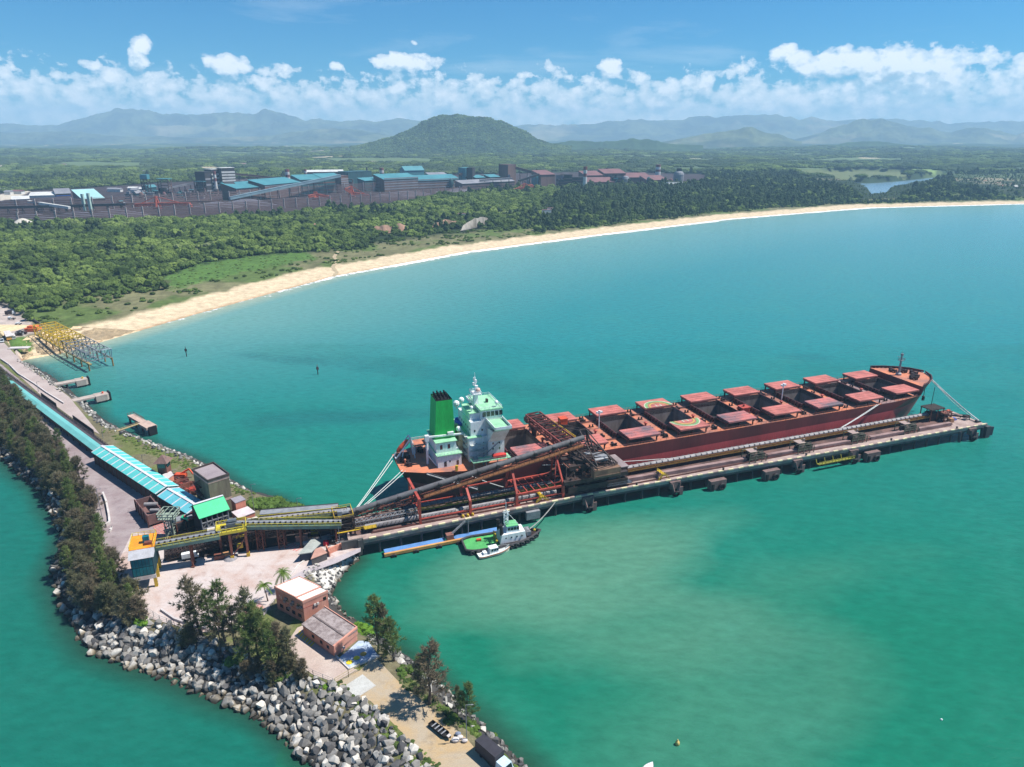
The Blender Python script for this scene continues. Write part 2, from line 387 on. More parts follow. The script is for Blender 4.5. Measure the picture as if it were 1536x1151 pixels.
c = colmix(c, plt_ * 1.0, C3(62, 52, 54) * (.6 + .8 * fbm(X / 30, Y / 30, 3))[..., None])
# far country: woods, pastures and pale clearings
fw = np.clip((far - 2300) / 1200, 0, 1); pn = fbm(X / 700, Y / 420 + 40, 5)
wood = C3(46, 66, 40); past = C3(92, 108, 70); bare = C3(176, 162, 134)
fc = np.zeros_like(c) + wood * (.55 + .9 * fbm(X / 90, Y / 90, 4))[..., None]; fc = colmix(fc, np.clip((pn - .60) * 22, 0, 1), past); fc = colmix(fc, np.clip((fbm(X / 260 + 9, Y / 160, 4) - .73) * 30, 0, 1), bare)
c = colmix(c, fw * (1 - plt_), fc)
for pg, cc in [([(168, 262), (222, 257), (262, 262), (225, 268), (172, 266)], (188, 178, 158)), ([(0, 292), (40, 285), (45, 288), (20, 298), (0, 302)], (186, 176, 160)), ([(58, 277), (100, 274), (102, 278), (60, 282)], (184, 172, 156)), ([(0, 250), (60, 246), (62, 249), (0, 253)], (180, 170, 150)), ([(20, 247), (60, 244), (62, 248), (24, 250)], (120, 140, 90)),
               ([(840, 236), (870, 234), (872, 239), (845, 240)], (150, 150, 110)), ([(1320, 258), (1400, 256), (1402, 260), (1330, 261)], (120, 142, 84)), ([(1060, 262), (1095, 260), (1098, 263), (1065, 265)], (140, 165, 175))]:
    c = colmix(c, inside(X, Y, poly_px(pg, 14)) * 1.0, C3(*cc))
c = colmix(c, inside(X, Y, FIELD) * 1.0, C3(98, 106, 68) * (.75 + .5 * fbm(X / 50, Y / 30, 3))[..., None])
c = colmix(c, prt * 1.0, C3(176, 162, 154) * (.75 + .4 * fbm(X / 12, Y / 12, 3))[..., None])
c = colmix(c, inside(X, Y, poly_px([(8, 506), (40, 503), (50, 512), (44, 522), (12, 524)], 5)) * 1.0, C3(86, 112, 52))
def landmat(name, sc1, sc2, bump):
    m, t = newmat(name); a = t.add('ShaderNodeVertexColor', layer_name='Col'); tc = t.add('ShaderNodeNewGeometry')
    n = t.noise(sc1, 5, .65, (tc, 0)); n2 = t.noise(sc2, 4, .6, (tc, 0))
    c = t.mix(1.0, (a, 0), t.ramp(n, [(.3, (.72,) * 3), (.7, (1.25,) * 3)]), 'MULTIPLY'); c = t.mix(1.0, c, t.ramp(n2, [(.3, (.82,) * 3), (.7, (1.15,) * 3)]), 'MULTIPLY')
    finish(t, c, .95, n, 0, .15, bump, .6); return m
M_LAND = landmat('land_cover', .16, .9, .25)
grid_mesh('land', X, Y, Z, M_LAND, c, cull=(Z < -3) | ((Y < 500) & (X > -290)))

# breakwater and quay ground, one metre grid
gx = np.arange(-420, 60, 1.0); gy = np.arange(98, 560, 1.0); X, Y = np.meshgrid(gx, gy)
Z, d1, d2, ins = h_bw(X, Y); ZM, DM = h_main(X, Y)
Z = np.where((DM > -12) & (X < -280) & (d2 > 0) & ~((X < -300) & ins), np.maximum(Z, np.minimum(ZM, 5)), Z)
rub = C3(70, 68, 66); grs = C3(98, 104, 62); yard = C3(190, 168, 160)
nz = fbm(X / 9, Y / 9, 4); c = np.zeros(X.shape + (3,)) + rub * (.6 + .6 * nz)[..., None]
top = np.clip((Z - 3.6) / .8, 0, 1); c = colmix(c, top, C3(112, 106, 82) * (.7 + .6 * nz)[..., None])
c = colmix(c, np.clip((nz - .5) * 14, 0, 1) * np.clip((Z - 4.3) / .4, 0, 1), grs)
c = colmix(c, (DM > -12) * (1 - ins * 1.0) * np.clip((DM + 12) / 10, 0, 1), C3(212, 186, 148))
wl = np.clip((.9 - Z) / .8, 0, 1) * ins; c = colmix(c, wl, C3(62, 56, 44))
pale = inside(X, Y, poly_px([(448, 858), (470, 845), (520, 822), (545, 838), (520, 868), (500, 890), (480, 880)], 2)); c = colmix(c, pale * np.clip((Z - .6) / .6, 0, 1), C3(196, 192, 186) * (.75 + .5 * fbm(X / 3, Y / 3, 3))[..., None])
grid_mesh('breakwater_ground', X, Y, Z, landmat('rubble_ground', .5, 2.5, .25), c, cull=(Z < -4))

# sea
na, nr = 300, 420
ang = np.radians(np.linspace(-50, 50, na)); rad = 70 * (4200 / 70) ** np.linspace(0, 1, nr)
A_, Rr = np.meshgrid(ang, rad); X = np.sin(A_) * Rr; Y = np.cos(A_) * Rr
_, D = h_main(X, Y); ds = -D
dr = np.minimum(seg_dist(X, Y, BWS), seg_dist(X, Y, BWB))
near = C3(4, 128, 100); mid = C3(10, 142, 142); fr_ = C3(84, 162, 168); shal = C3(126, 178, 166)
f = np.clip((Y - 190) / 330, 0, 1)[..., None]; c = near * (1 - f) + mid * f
f = np.clip((Y - 480) / 900, 0, 1)[..., None]; c = c * (1 - f) + fr_ * f  # paler far water: part of the sky reflection is put into the colour
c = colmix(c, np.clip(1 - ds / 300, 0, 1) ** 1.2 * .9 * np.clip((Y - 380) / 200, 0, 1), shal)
c = colmix(c, np.clip(1 - ds / 26, 0, 1) * (Y > 380), C3(176, 190, 160))
w = fbm(X / 70 + 3, Y / 46, 4); w2 = fbm(X / 22, Y / 30, 4)
def pl(cx, cy, rx, ry, an=0.):
    ca, sa = math.cos(an), math.sin(an); ux = (X - cx) * ca + (Y - cy) * sa; uy = -(X - cx) * sa + (Y - cy) * ca
    return np.clip(1 - np.hypot(ux / rx, uy / ry) + (w - .5) * 1.5, 0, 1)
silt = C3(98, 158, 128)
for (px, py, rx, ry, an, s) in [(850, 850, 66, 34, .35, .9), (960, 940, 50, 26, .2, .5), (1120, 1040, 70, 34, .6, .35), (800, 900, 26, 18, 0, .4), (1250, 860, 60, 26, .3, .25), (1000, 800, 50, 18, .35, .45), (700, 880, 40, 22, .9, .3)]:
    q = P(px, py); c = colmix(c, np.clip(pl(q[0], q[1], rx, ry, an) * 1.5, 0, 1) * s, silt)
for (px, py, rx, ry, an, s) in [(545, 625, 70, 16, .1, .45), (640, 560, 110, 20, -.4, .25), (430, 540, 60, 10, -.3, .3), (1210, 535, 24, 12, 0, .25)]:
    q = P(px, py); c = colmix(c, np.clip(pl(q[0], q[1], rx, ry, an) * 2, 0, 1) * s, C3(24, 98, 104))
c = colmix(c, np.clip((w - .45) * 3, 0, 1) * .25 * (Y < 520), C3(6, 112, 92)); c = colmix(c, np.clip((w2 - .5) * 3, 0, 1) * .14, C3(70, 160, 140))
lft = (X < -60) & (Y < 400) & (seg_dist(X, Y, BWS) < seg_dist(X, Y, BWB)); c = colmix(c, lft * .55, C3(0, 112, 102))
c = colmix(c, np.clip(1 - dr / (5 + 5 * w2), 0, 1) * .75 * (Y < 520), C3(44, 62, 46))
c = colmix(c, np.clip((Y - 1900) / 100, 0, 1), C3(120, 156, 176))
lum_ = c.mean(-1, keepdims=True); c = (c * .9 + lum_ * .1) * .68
m, t = newmat('sea_water'); a = t.add('ShaderNodeVertexColor', layer_name='Col'); ge = t.add('ShaderNodeNewGeometry')
mp = t.add('ShaderNodeMapping'); mp.inputs['Rotation'].default_value = (0, 0, .5); mp.inputs['Scale'].default_value = (1, 2.1, 1); t.t.links.new(ge.outputs[0], mp.inputs[0])
n1 = t.noise(.16, 5, .6, (mp, 0)); n2 = t.noise(.9, 4, .6, (mp, 0)); hgt = t.math('ADD', t.math('MULTIPLY', n1, 1.6), t.math('MULTIPLY', n2, .5))
cc = t.mix(1.0, (a, 0), t.ramp(n1, [(.3, (.86,) * 3), (.7, (1.12,) * 3)]), 'MULTIPLY')
b = finish(t, cc, .2, hgt, 0, .14, .7, .32); b.inputs['IOR'].default_value = 1.33
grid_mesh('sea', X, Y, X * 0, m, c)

pz_ = poly_px([(507, 379), (501, 386), (506, 391), (499, 398), (505, 404), (498, 410)], 5); pv = []
for (x0, y0), (x1, y1) in zip(pz_, pz_[1:]):
    for i in range(6): x, y = x0 + (x1 - x0) * i / 6, y0 + (y1 - y0) * i / 6; z = float(h_main(np.array([x]), np.array([y]))[0][0]) + .45; pv += [(x - 2.2, y, z), (x + 2.2, y, z)]
single('sand_path', MB().faces(pv, [(2 * i, 2 * i + 1, 2 * i + 3, 2 * i + 2) for i in range(len(pv) // 2 - 1)]), mat('path_sand', lin(178, 160, 130), lin(150, 134, 106), .2, .95), kind='structure')
# surf along the beach
pts = []
for (x0, y0), (x1, y1) in zip(COAST[2:], COAST[3:]):
    n = max(2, int(math.hypot(x1 - x0, y1 - y0) / 6)); pts += [(x0 + (x1 - x0) * i / n, y0 + (y1 - y0) * i / n) for i in range(n)]
pts = np.array(pts); tg = np.gradient(pts, axis=0); tg /= np.linalg.norm(tg, axis=1)[:, None]; nn = np.stack([tg[:, 1], -tg[:, 0]], 1)
nn *= np.sign(nn[len(nn) // 2, 0] * 1 + 1e-9)
off = np.array([-3, -1, 2, 5, 9, 14, 20]); X = pts[:, 0][None] + nn[:, 0][None] * off[:, None]; Y = pts[:, 1][None] + nn[:, 1][None] * off[:, None]
pr = np.repeat(np.array([0, .75, 1, .8, .55, .3, 0])[:, None], len(pts), 1); pr = pr * np.clip(.15 + (Y - 420) / 700, 0, 1) * (.55 + .9 * fbm(X / 45, Y / 45, 3))
m, t = newmat('surf_foam'); a = t.add('ShaderNodeVertexColor', layer_name='Col'); ge = t.add('ShaderNodeNewGeometry')
fa = t.math('ADD', (a, 0), t.math('MULTIPLY', t.math('SUBTRACT', t.noise(.12, 6, .7, (ge, 0)), .5), 1.6)); fa = t.ramp(fa, [(.42, (0, 0, 0)), (.62, (1, 1, 1))])
tr = t.add('ShaderNodeBsdfTransparent'); df = t.add('ShaderNodeBsdfDiffuse', i={'Color': (.8, .82, .8, 1)}); mx = t.add('ShaderNodeMixShader')
t.t.links.new(fa[0].outputs[0], mx.inputs[0]); t.t.links.new(tr.outputs[0], mx.inputs[1]); t.t.links.new(df.outputs[0], mx.inputs[2]); o = t.add('ShaderNodeOutputMaterial'); t.t.links.new(mx.outputs[0], o.inputs[0])
o = grid_mesh('surf_foam', X, Y, X * 0 + .12, m, np.repeat(pr[..., None], 3, 2), kind='stuff')

# ---------------------------------------------------------------- hills and mountains
def hillmat(name, c1, c2, s1, c3=None):
    m, t = newmat(name); ge = t.add('ShaderNodeNewGeometry'); n = t.noise(s1, 6, .68, (ge, 0)); n2 = t.noise(s1 * 9, 4, .65, (ge, 0)); n3 = t.noise(s1 * .35, 4, .6, (ge, 0))
    c = t.mix(t.ramp(n, [(.4, (0, 0, 0)), (.6, (1, 1, 1))]), c1, c2); c = t.mix(1.0, c, t.ramp(n2, [(.3, (.6,) * 3), (.7, (1.3,) * 3)]), 'MULTIPLY')
    if c3: c = t.mix(t.ramp(n3, [(.56, (0, 0, 0)), (.66, (.8,) * 3)]), c, c3)
    finish(t, c, .95, n2, 0, .1, .08 / s1 * .02, .8); return m
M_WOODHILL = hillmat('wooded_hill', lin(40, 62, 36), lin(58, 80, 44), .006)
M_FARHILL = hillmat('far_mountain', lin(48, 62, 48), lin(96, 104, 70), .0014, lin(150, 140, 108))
def ridge(name, D, prof, depth, mtl, seed, rough=.35, z0=10, n=(300, 80), wl=None):
    "heightfield range at distance D, its crest taken from (pixel x, pixel y) knots"
    kx = np.array([(p[0] - 768) / F * D / math.cos(0) for p in prof]); kz = np.array([CH + (HZ - p[1]) / F * D for p in prof])
    x = np.linspace(kx[0], kx[-1], n[0]); y = np.linspace(-1, 1, n[1]); X, T = np.meshgrid(x, y)
    wl = wl or depth * .8
    crest = np.interp(X + (fbm(X / wl * 2 + seed, T * 2, 3) - .5) * wl * .4, kx, kz)
    crest = crest + (fbm(X / wl * 5 + seed * 2, X * 0 + seed, 4) - .5) * .22 * (crest - z0)
    rr = fbm(X / wl * 3 + seed * 3.1, T * depth / wl * 3 + seed, 6, True)
    env = np.clip(1 - np.abs(T) ** 1.25, 0, 1); Z = z0 - 40 + (crest - z0 + 40) * env * (1 - rough * (1 - rr) * np.minimum(1, np.abs(T) * 2.5 + .25))
    X = X * (D + T * depth) / D
    return grid_mesh(name, X, D + T * depth, Z, mtl)
ridge('hill', 5600, [(540, 217), (565, 214), (602, 204), (640, 189), (668, 178), (690, 173.5), (714, 176), (742, 185), (775, 196), (805, 207), (832, 214), (850, 217)], 620, M_WOODHILL, 1, .10, 30, (160, 70), 500)
ridge('hill_low', 6600, [(820, 214), (850, 209), (900, 211), (940, 207), (960, 208), (985, 213), (1040, 216)], 500, M_WOODHILL, 2, .25, 25, (120, 30))
ridge('hill_far', 7200, [(1215, 218), (1245, 212), (1275, 210), (1310, 213), (1350, 218)], 500, M_WOODHILL, 3, .2, 25, (80, 30))
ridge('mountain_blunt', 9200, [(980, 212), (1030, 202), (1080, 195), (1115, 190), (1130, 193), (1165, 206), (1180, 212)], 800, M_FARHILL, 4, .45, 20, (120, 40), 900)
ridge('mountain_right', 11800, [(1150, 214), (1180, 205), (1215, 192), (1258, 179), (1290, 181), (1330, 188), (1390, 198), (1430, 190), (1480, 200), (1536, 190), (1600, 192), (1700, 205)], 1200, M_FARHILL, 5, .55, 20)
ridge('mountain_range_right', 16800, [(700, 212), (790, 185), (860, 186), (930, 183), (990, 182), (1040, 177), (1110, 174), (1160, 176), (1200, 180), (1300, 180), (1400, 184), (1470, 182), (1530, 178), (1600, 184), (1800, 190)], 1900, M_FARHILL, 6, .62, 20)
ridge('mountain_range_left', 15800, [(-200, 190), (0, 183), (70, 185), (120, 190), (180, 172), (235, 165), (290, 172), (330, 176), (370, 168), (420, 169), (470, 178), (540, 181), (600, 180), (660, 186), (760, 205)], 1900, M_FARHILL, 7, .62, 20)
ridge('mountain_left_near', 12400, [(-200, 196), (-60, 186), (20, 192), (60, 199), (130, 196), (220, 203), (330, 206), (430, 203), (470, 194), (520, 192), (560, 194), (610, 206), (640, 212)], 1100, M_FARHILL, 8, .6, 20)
# the air: one closed box round camera and scene
m = bpy.data.materials.new('haze_air'); m.use_nodes = True; t = NT(m.node_tree)
pv = t.add('ShaderNodeVolumePrincipled', i={'Color': (.48, .74, 1.0, 1), 'Density': 7.8e-5, 'Anisotropy': .0}); o = t.add('ShaderNodeOutputMaterial'); t.t.links.new(pv.outputs[0], o.inputs[1])
zt = 770
mb = MB().box(-16000, 16000, -400, 19500, -41, zt); single('haze', mb, m, kind='stuff')
# ---------------------------------------------------------------- the bulk carrier, in its own axes (u along, v across)
M_HULL = mat('hull_maroon', lin(114, 48, 48), lin(78, 36, 36), .05, .5, .8, streak=True)
M_BOOT = mat('boot_red', lin(204, 86, 86), lin(168, 72, 72), .05, .55, .7, streak=True)
M_STERN = mat('hull_dark', lin(58, 52, 58), lin(40, 38, 44), .1, .5, .6, streak=True)
M_DECK = mat('deck_salmon', lin(200, 122, 88), lin(136, 98, 90), .09, .7, .85)
M_DECKG = mat('deck_dusty', lin(150, 120, 116), lin(112, 98, 100), .12, .8, .8)
M_COVER = mat('cover_pink', lin(190, 112, 102), lin(146, 84, 76), .16, .65, .8)
M_COVERG = mat('cover_ore_dust', lin(188, 110, 104), lin(104, 90, 96), .085, .7, 1.0)
M_COAM = mat('coaming_dark', lin(88, 44, 44), lin(48, 34, 36), .2, .6, .8)
M_HOLD = mat('hold_wall', lin(158, 142, 134), lin(112, 98, 94), .15, .8, .8, streak=True)
M_ORE = mat('iron_ore', lin(34, 32, 36), lin(22, 20, 24), .2, .9, .7)
M_WHITE = mat('ship_white', lin(232, 236, 238), lin(200, 200, 192), .3, .5, .55, streak=True)
M_PGREEN = mat('pale_green_deck', lin(150, 204, 164), lin(120, 170, 136), .3, .6, .6)
M_GREEN = mat('funnel_green', lin(36, 182, 84), lin(24, 150, 66), .5, .45, .5, streak=True)
M_BLACK = mat('soot_black', lin(30, 28, 30), None, .5, .7)
M_DKMACH = mat('dark_machinery', lin(58, 44, 42), lin(34, 28, 28), .6, .6)
M_GLASS = mat('dark_glass', lin(22, 30, 38), lin(30, 40, 48), .5, .08, .4, spec=.8)
M_ORANGE = mat('safety_orange', lin(212, 86, 48), lin(180, 72, 44), .5, .5)
M_YELLOW = mat('safety_yellow', lin(206, 172, 44), lin(160, 126, 40), .4, .6)
M_RED = mat('machine_red', lin(178, 74, 60), lin(128, 56, 48), .35, .6, .7)
M_BLUE = mat('tarp_blue', lin(40, 96, 190), lin(30, 70, 150), .5, .6)
M_ROPE = mat('pale_rope', lin(214, 216, 212), lin(184, 186, 184), 1, .8)
M_GREY = mat('steel_grey', lin(140, 142, 146), lin(104, 104, 108), .4, .55, .6)
M_RUST = mat('rusty_steel', lin(124, 72, 56), lin(82, 50, 44), .4, .75, .8)

SHIP = thing('bulk_carrier', 'long maroon bulk carrier with green funnel and open hatches moored at the pier', 'ship', S)
TOPU = [0, 9, 25, 45, 100, 180, 250, 264, 276, 285.6, 286, 293, 300, 305, 308]
ST = [  # u and half-beam at keel-, waterline-, boot-top- and sheer level
 [(9, .5), (7, 4), (3, 7.5), (0, 9)], [(16, 2), (14, 8), (11, 12), (9, 13.6)], [(28, 8), (27, 14), (26, 17), (25, 17.8)], [(46, 15), (46, 18.6), (45, 20), (45, 20.3)],
 [(100, 18), (100, 20.5), (100, 20.5), (100, 20.5)], [(180, 18), (180, 20.5), (180, 20.5), (180, 20.5)], [(250, 17), (250, 20.2), (250, 20.5), (250, 20.5)], [(262, 14), (263, 18.8), (264, 20), (264, 20.4)],
 [(273, 11), (274, 15.6), (275, 17.8), (276, 19.6)], [(282, 8), (283, 12.2), (284.5, 15.2), (285.6, 18.3)], [(282.4, 8), (283.4, 12), (285, 15), (286.2, 18.2)], [(288, 5), (290, 8.6), (292, 11.9), (293, 15.9)],
 [(293, 2.6), (296, 5), (298, 7.6), (300, 11.7)], [(296, 1.4), (299, 2.4), (302.5, 4), (305, 7.2)], [(297, .3), (300.5, .4), (304.6, .6), (308.2, .6)]]
ZS = [16] * 9 + [17.2, 21.6] + [22] * 4; ZS[8] = 16.1; ZS[9] = 17
def hb(u): return float(np.interp(u, [s[3][0] for s in ST], [s[3][1] for s in ST]))
def hull_strip(mb, k0, k1, z0f, z1f, m=0):
    for sgn in (-1, 1):
        v = []
        for i, s in enumerate(ST): v += [(s[k0][0], sgn * s[k0][1], z0f(i)), (s[k1][0], sgn * s[k1][1], z1f(i))]
        f = [(2 * i, 2 * i + 2, 2 * i + 3, 2 * i + 1) for i in range(len(ST) - 1)]
        mb.faces(v, f if sgn < 0 else [q[::-1] for q in f], m)
    a, b = ST[0][k0], ST[0][k1]; mb.poly([(a[0], a[1], z0f(0)), (a[0], -a[1], z0f(0)), (b[0], -b[1], z1f(0)), (b[0], b[1], z1f(0))], 1)
ZB = lambda i: float(np.interp(ST[i][2][0], [0, 12, 30, 100, 285], [10.5, 9.4, 9.2, 9.6, 11.2]))
mb = MB(); hull_strip(mb, 2, 3, ZB, lambda i: ZS[i]); part(SHIP, 'hull', mb, [M_HULL, M_STERN])
mb = MB(); hull_strip(mb, 1, 2, lambda i: 0, ZB); hull_strip(mb, 0, 1, lambda i: -4, lambda i: 0); part(SHIP, 'boot_topping', mb, [M_BOOT, M_STERN])
HOLDS = [48 + 27.2 * k for k in range(9)]
HV = lambda k: 9.7 if k < 8 else 8.0
mb = MB(); br = sorted(set([0.3, 9, 25, 45, 264, 276, 285.7] + [h for h in HOLDS] + [h + 16.6 for h in HOLDS]))
for a, b in zip(br, br[1:]):
    h = [k for k, s in enumerate(HOLDS) if s - .01 <= a and b <= s + 16.61]
    za = 15.95; ha, hb_ = hb(a) - .1, hb(b) - .1; mm = 1 if (a > 100 and a < 130) or (h and h[0] in (3, 4)) else 0
    if a > 56 and not h: mm = 1 if (int(a) % 3 == 0) else 0
    if not h: mb.poly([(a, -ha, za), (b, -hb_, za), (b, hb_, za), (a, ha, za)], mm)
    else:
        w = HV(h[0]); mb.poly([(a, -ha, za), (b, -hb_, za), (b, -w, za), (a, -w, za)], 0); mb.poly([(a, w, za), (b, w, za), (b, hb_, za), (a, ha, za)], 0)
part(SHIP, 'main_deck', mb, [M_DECK, M_DECKG])
fs = [(285.8, 18.1), (293, 15.7), (300, 11.5), (304.7, 7), (307.8, .4)]
mb = MB(); mb.poly([(u, -w, 20.9) for u, w in fs] + [(u, w, 20.9) for u, w in fs[::-1]]); mb.poly([(285.75, -18, 15.9), (285.75, 18, 15.9), (285.75, 18, 20.9), (285.75, -18, 20.9)], 1)
for s in (-1, 1): mb.box(286.2, 286.6, s * 11 - 1, s * 11 + 1, 16, 18, 1)
part(SHIP, 'forecastle_deck', mb, [M_DECK, M_HULL])
for k, u in enumerate(HOLDS):
    w = HV(k); a, b = u, u + 16.6
    mb = MB(); zt, zb = 18.3, (8.6, 9.6, 9.0)[k % 3]
    for q in ([(a, -w), (a, w)], [(b, w), (b, -w)], [(a, w), (b, w)], [(b, -w), (a, -w)]):
        (x0, y0), (x1, y1) = q; mb.poly([(x0, y0, zb), (x1, y1, zb), (x1, y1, zt), (x0, y0, zt)])
    mb.poly([(a, -w, zb + 1), (b, -w, zb + 1), (b, w, zb + 1), (a, w, zb + 1)], 1); c_ = ((a + b) / 2, 0, zb + 3.2 - (k % 2))
    for q in ([(a, -w), (b, -w)], [(b, -w), (b, w)], [(b, w), (a, w)], [(a, w), (a, -w)]): mb.poly([(*q[0], zb + 1.1), (*q[1], zb + 1.1), c_], 1)
    part(SHIP, 'cargo_hold', mb, [M_HOLD, M_ORE])
    mb = MB(); t_ = .5
    mb.box(a - t_, a, -w - t_, w + t_, 15.9, 18.4); mb.box(b, b + t_, -w - t_, w + t_, 15.9, 18.4); mb.box(a, b, -w - t_, -w, 15.9, 18.4); mb.box(a, b, w, w + t_, 15.9, 18.4)
    for s in (-1, 1):
        for x in (a + .6, b - .6): mb.beam((x, s * w, 18.5), (x, s * (w + 10.4), 18.5), .35, .5)
        for x in (a + .6, (a + b) / 2, b - .6): mb.beam((x, s * (w + 9.4), 15.9), (x, s * (w + 9.4), 18.6), .5)
        for j in range(9): x = a + 1 + j * 1.85; mb.box(x, x + .25, s * w - (.9 if s < 0 else -.0), s * w + (.9 if s > 0 else .0), 16, 18.2)
    for j in range(8): y = -w + 1 + j * 2.4; mb.box(a - 1.2, a - t_, y, y + .3, 16, 18.2)
    part(SHIP, 'hatch_coaming', mb, M_COAM)
    for s in (1, -1):
        y0, y1 = (w + .2, w + 10.4) if s > 0 else (-w - 10.4, -w - .2); da = .0 if s > 0 else 1.1
        mb = MB().box(a + da, a + 16.4 + da, y0, y1, 18.95, 19.75); mb.box(a + .5 + da, a + 15.9 + da, y0 + .5, y1 - .5, 18.5, 18.95, 1)
        for j in range(1, 4): mb.box(a + da + .1, a + da + 16.3, y0 + j * 2.55 - .08, y0 + j * 2.55 + .08, 19.75, 19.84)
        cv = part(SHIP, 'hatch_cover', mb, [M_COVERG if (s < 0 and k in (0, 2, 4, 6)) else M_COVER, M_BLACK], 'hatch cover with grey ore dust' if (s < 0 and k in (0, 2, 4, 6)) else None)
        if k == 3:
            cx, cy, zz = a + 8.2 + da, (y0 if s > 0 else y1), 19.87
            mb = MB()
            def arc(r0, r1, m, n=26):
                for i in range(n):
                    t0, t1 = PI * i / n, PI * (i + 1) / n
                    mb.poly([(cx + r * math.cos(t), cy + s * r * math.sin(t) * 1.0, zz) for r, t in ((r0, t0), (r1, t0), (r1, t1), (r0, t1))][::(1 if s > 0 else -1)], m)
            arc(7.4, 7.9, 0); arc(6.0, 7.4, 1); arc(4.6, 5.3, 2); zz += .01
            o = part(SHIP, 'helipad_marking', mb, [mat('mark_faded_white', lin(200, 190, 170)), mat('mark_green', lin(118, 160, 104)), mat('mark_faded_yellow', lin(200, 170, 92))]); o.parent = cv; mb = MB()
            for x in (-1.5, 1.1): mb.box(cx + x, cx + x + .7, min(cy + s * .2, cy + s * 2.4), max(cy + s * .2, cy + s * 2.4), zz - .02, zz, 0)
            mb.box(cx - .8, cx + 1.1, min(cy + s * .2, cy + s * .6), max(cy + s * .2, cy + s * .6), zz - .02, zz, 0)
            o = part(SHIP, 'helipad_letter', mb, [mat('mark_faded_white', (1, 1, 1, 1))]); o.parent = cv
# deck fittings: winches, vents, bitts, pipes, hand rails
def winch(u, v, z, s=1.0):
    mb = MB().tube((u, v - 1.5 * s, z + .9 * s), (u, v + 1.5 * s, z + .9 * s), .75 * s, 8); mb.box(u - .9 * s, u + .9 * s, v - 1.9 * s, v - 1.4 * s, z, z + 1.7 * s); mb.box(u - .9 * s, u + .9 * s, v + 1.4 * s, v + 2 * s, z, z + 1.7 * s)
    mb.box(u - 1.6 * s, u - .8 * s, v - .6, v + .6, z, z + 1.2 * s); return part(SHIP, 'winch', mb, M_DKMACH)
for k in range(1, 9):
    u = HOLDS[k] - 5
    for v in (-15, -7, 13.5): winch(u + R.uniform(-1.5, 1.5), v + R.uniform(-1.5, 1.5), 16, R.uniform(.6, .9))
    for v in (-17.6, 6, 17): part(SHIP, 'bollard', MB().tube((u - 1, v, 16), (u - 1, v, 17.3), .4).tube((u + .6, v, 16), (u + .6, v, 17.3), .4).box(u - 1.6, u + 1.2, v - .5, v + .5, 15.9, 16.15), M_BLACK)
    part(SHIP, 'deck_vent', MB().tube((u - 2.6, -3.2, 16), (u - 2.6, -3.2, 18), .5).lathe((u - 2.6, -3.2, 18), [(.9, 0), (1, .4), (.4, .8)]), M_RED)
for (u, v) in [(292, -6.5), (296, -4), (292, 7.5), (297, 5), (299.5, 0)]: winch(u, v, 21, 1.1)
for (u, v) in [(5, -4), (6, 4), (13, 8), (3.5, 0.5)]: winch(u, v, 16, 1.0)
mb = MB()
for v in (-11.3, 11.6): mb.tube((46, v, 16.5), (284, v, 16.5), .22, 6); mb.tube((46, v + .6, 16.4), (284, v + .6, 16.4), .16, 6)
part(SHIP, 'deck_piping', mb, M_COAM)
for s in (-1, 1):
    mb = MB()
    for a, b in zip(range(30, 282, 6), range(36, 288, 6)): mb.rail([(a, s * (hb(a) - .25), 16), (b, s * (hb(b) - .25), 16)], 1.1, 3, .09)
    part(SHIP, 'deck_railing', mb, mat('rail_rust', lin(150, 92, 80)))
mb = MB()
for s in (-1, 1):
    for (a, wa), (b, wb) in zip(fs, fs[1:]): mb.beam((a, s * (wa + .05), 22), (b, s * (wb + .05), 22), .5, .35)
part(SHIP, 'bow_bulwark', mb, M_COAM)
mb = MB()
for u in np.arange(288, 306, 2.1): w = float(np.interp(u, [q[0] for q in fs], [q[1] for q in fs])); mb.tube((u, w - .5, 21), (u, w - .5, 22.2), .35, 6); mb.tube((u, -w + .5, 21), (u, -w + .5, 22.2), .35, 6)
part(SHIP, 'bow_fairleads', mb, M_BLACK)['kind'] = 'stuff'
mb = MB().box(176.5, 181, -6.5, -2.5, 15.95, 19.2); mb.box(176.2, 181.3, -6.8, -2.2, 19.2, 19.5); mb.box(176.3, 176.5, -5, -4, 16, 18.2, 1); mb.tube((178.5, -4.5, 19.5), (178.5, -4.5, 20.6), .5)
part(SHIP, 'deck_house', mb, [M_RED, M_BLACK])
for (x, y) in [(898, 643), (1172.3, 600)]:
    u, v, _ = S.px(x, y, 16); mb = MB().tube((u, v, 16), (u, v, 24), .32, 8, r2=.22); mb.beam((u - 1.3, v, 24), (u + 1.3, v, 24), .25); mb.box(u - 1.6, u - .6, v - .4, v + .4, 24, 24.9); mb.box(u + .5, u + 1.6, v - .4, v + .4, 24, 24.9); mb.tube((u, v, 23.4), (u, v, 25.4), .5, 8)
    part(SHIP, 'light_mast', mb, M_WHITE)
mb = MB().tube((290.5, 2.2, 20.9), (290.5, 2.2, 33), .75, 10, r2=.35); mb.lathe((290.5, 2.2, 20.9), [(1.6, 0), (1.5, 1), (.7, 1.6)]); mb.box(289.2, 291.8, 1.2, 3.2, 29.4, 29.6); mb.beam((290.5, -.6, 31.2), (290.5, 5, 31.2), .22); mb.box(290, 291, 1.6, 2.8, 32.4, 33.6); mb.rail([(289.2, 1.2, 29.6), (291.8, 1.2, 29.6), (291.8, 3.2, 29.6), (289.2, 3.2, 29.6), (289.2, 1.2, 29.6)], 1, 1.2, .1); mb.tube((290.5, 2.2, 33.4), (290.5, 2.2, 35.2), .1, 5)
part(SHIP, 'fore_mast', mb, M_GREY)
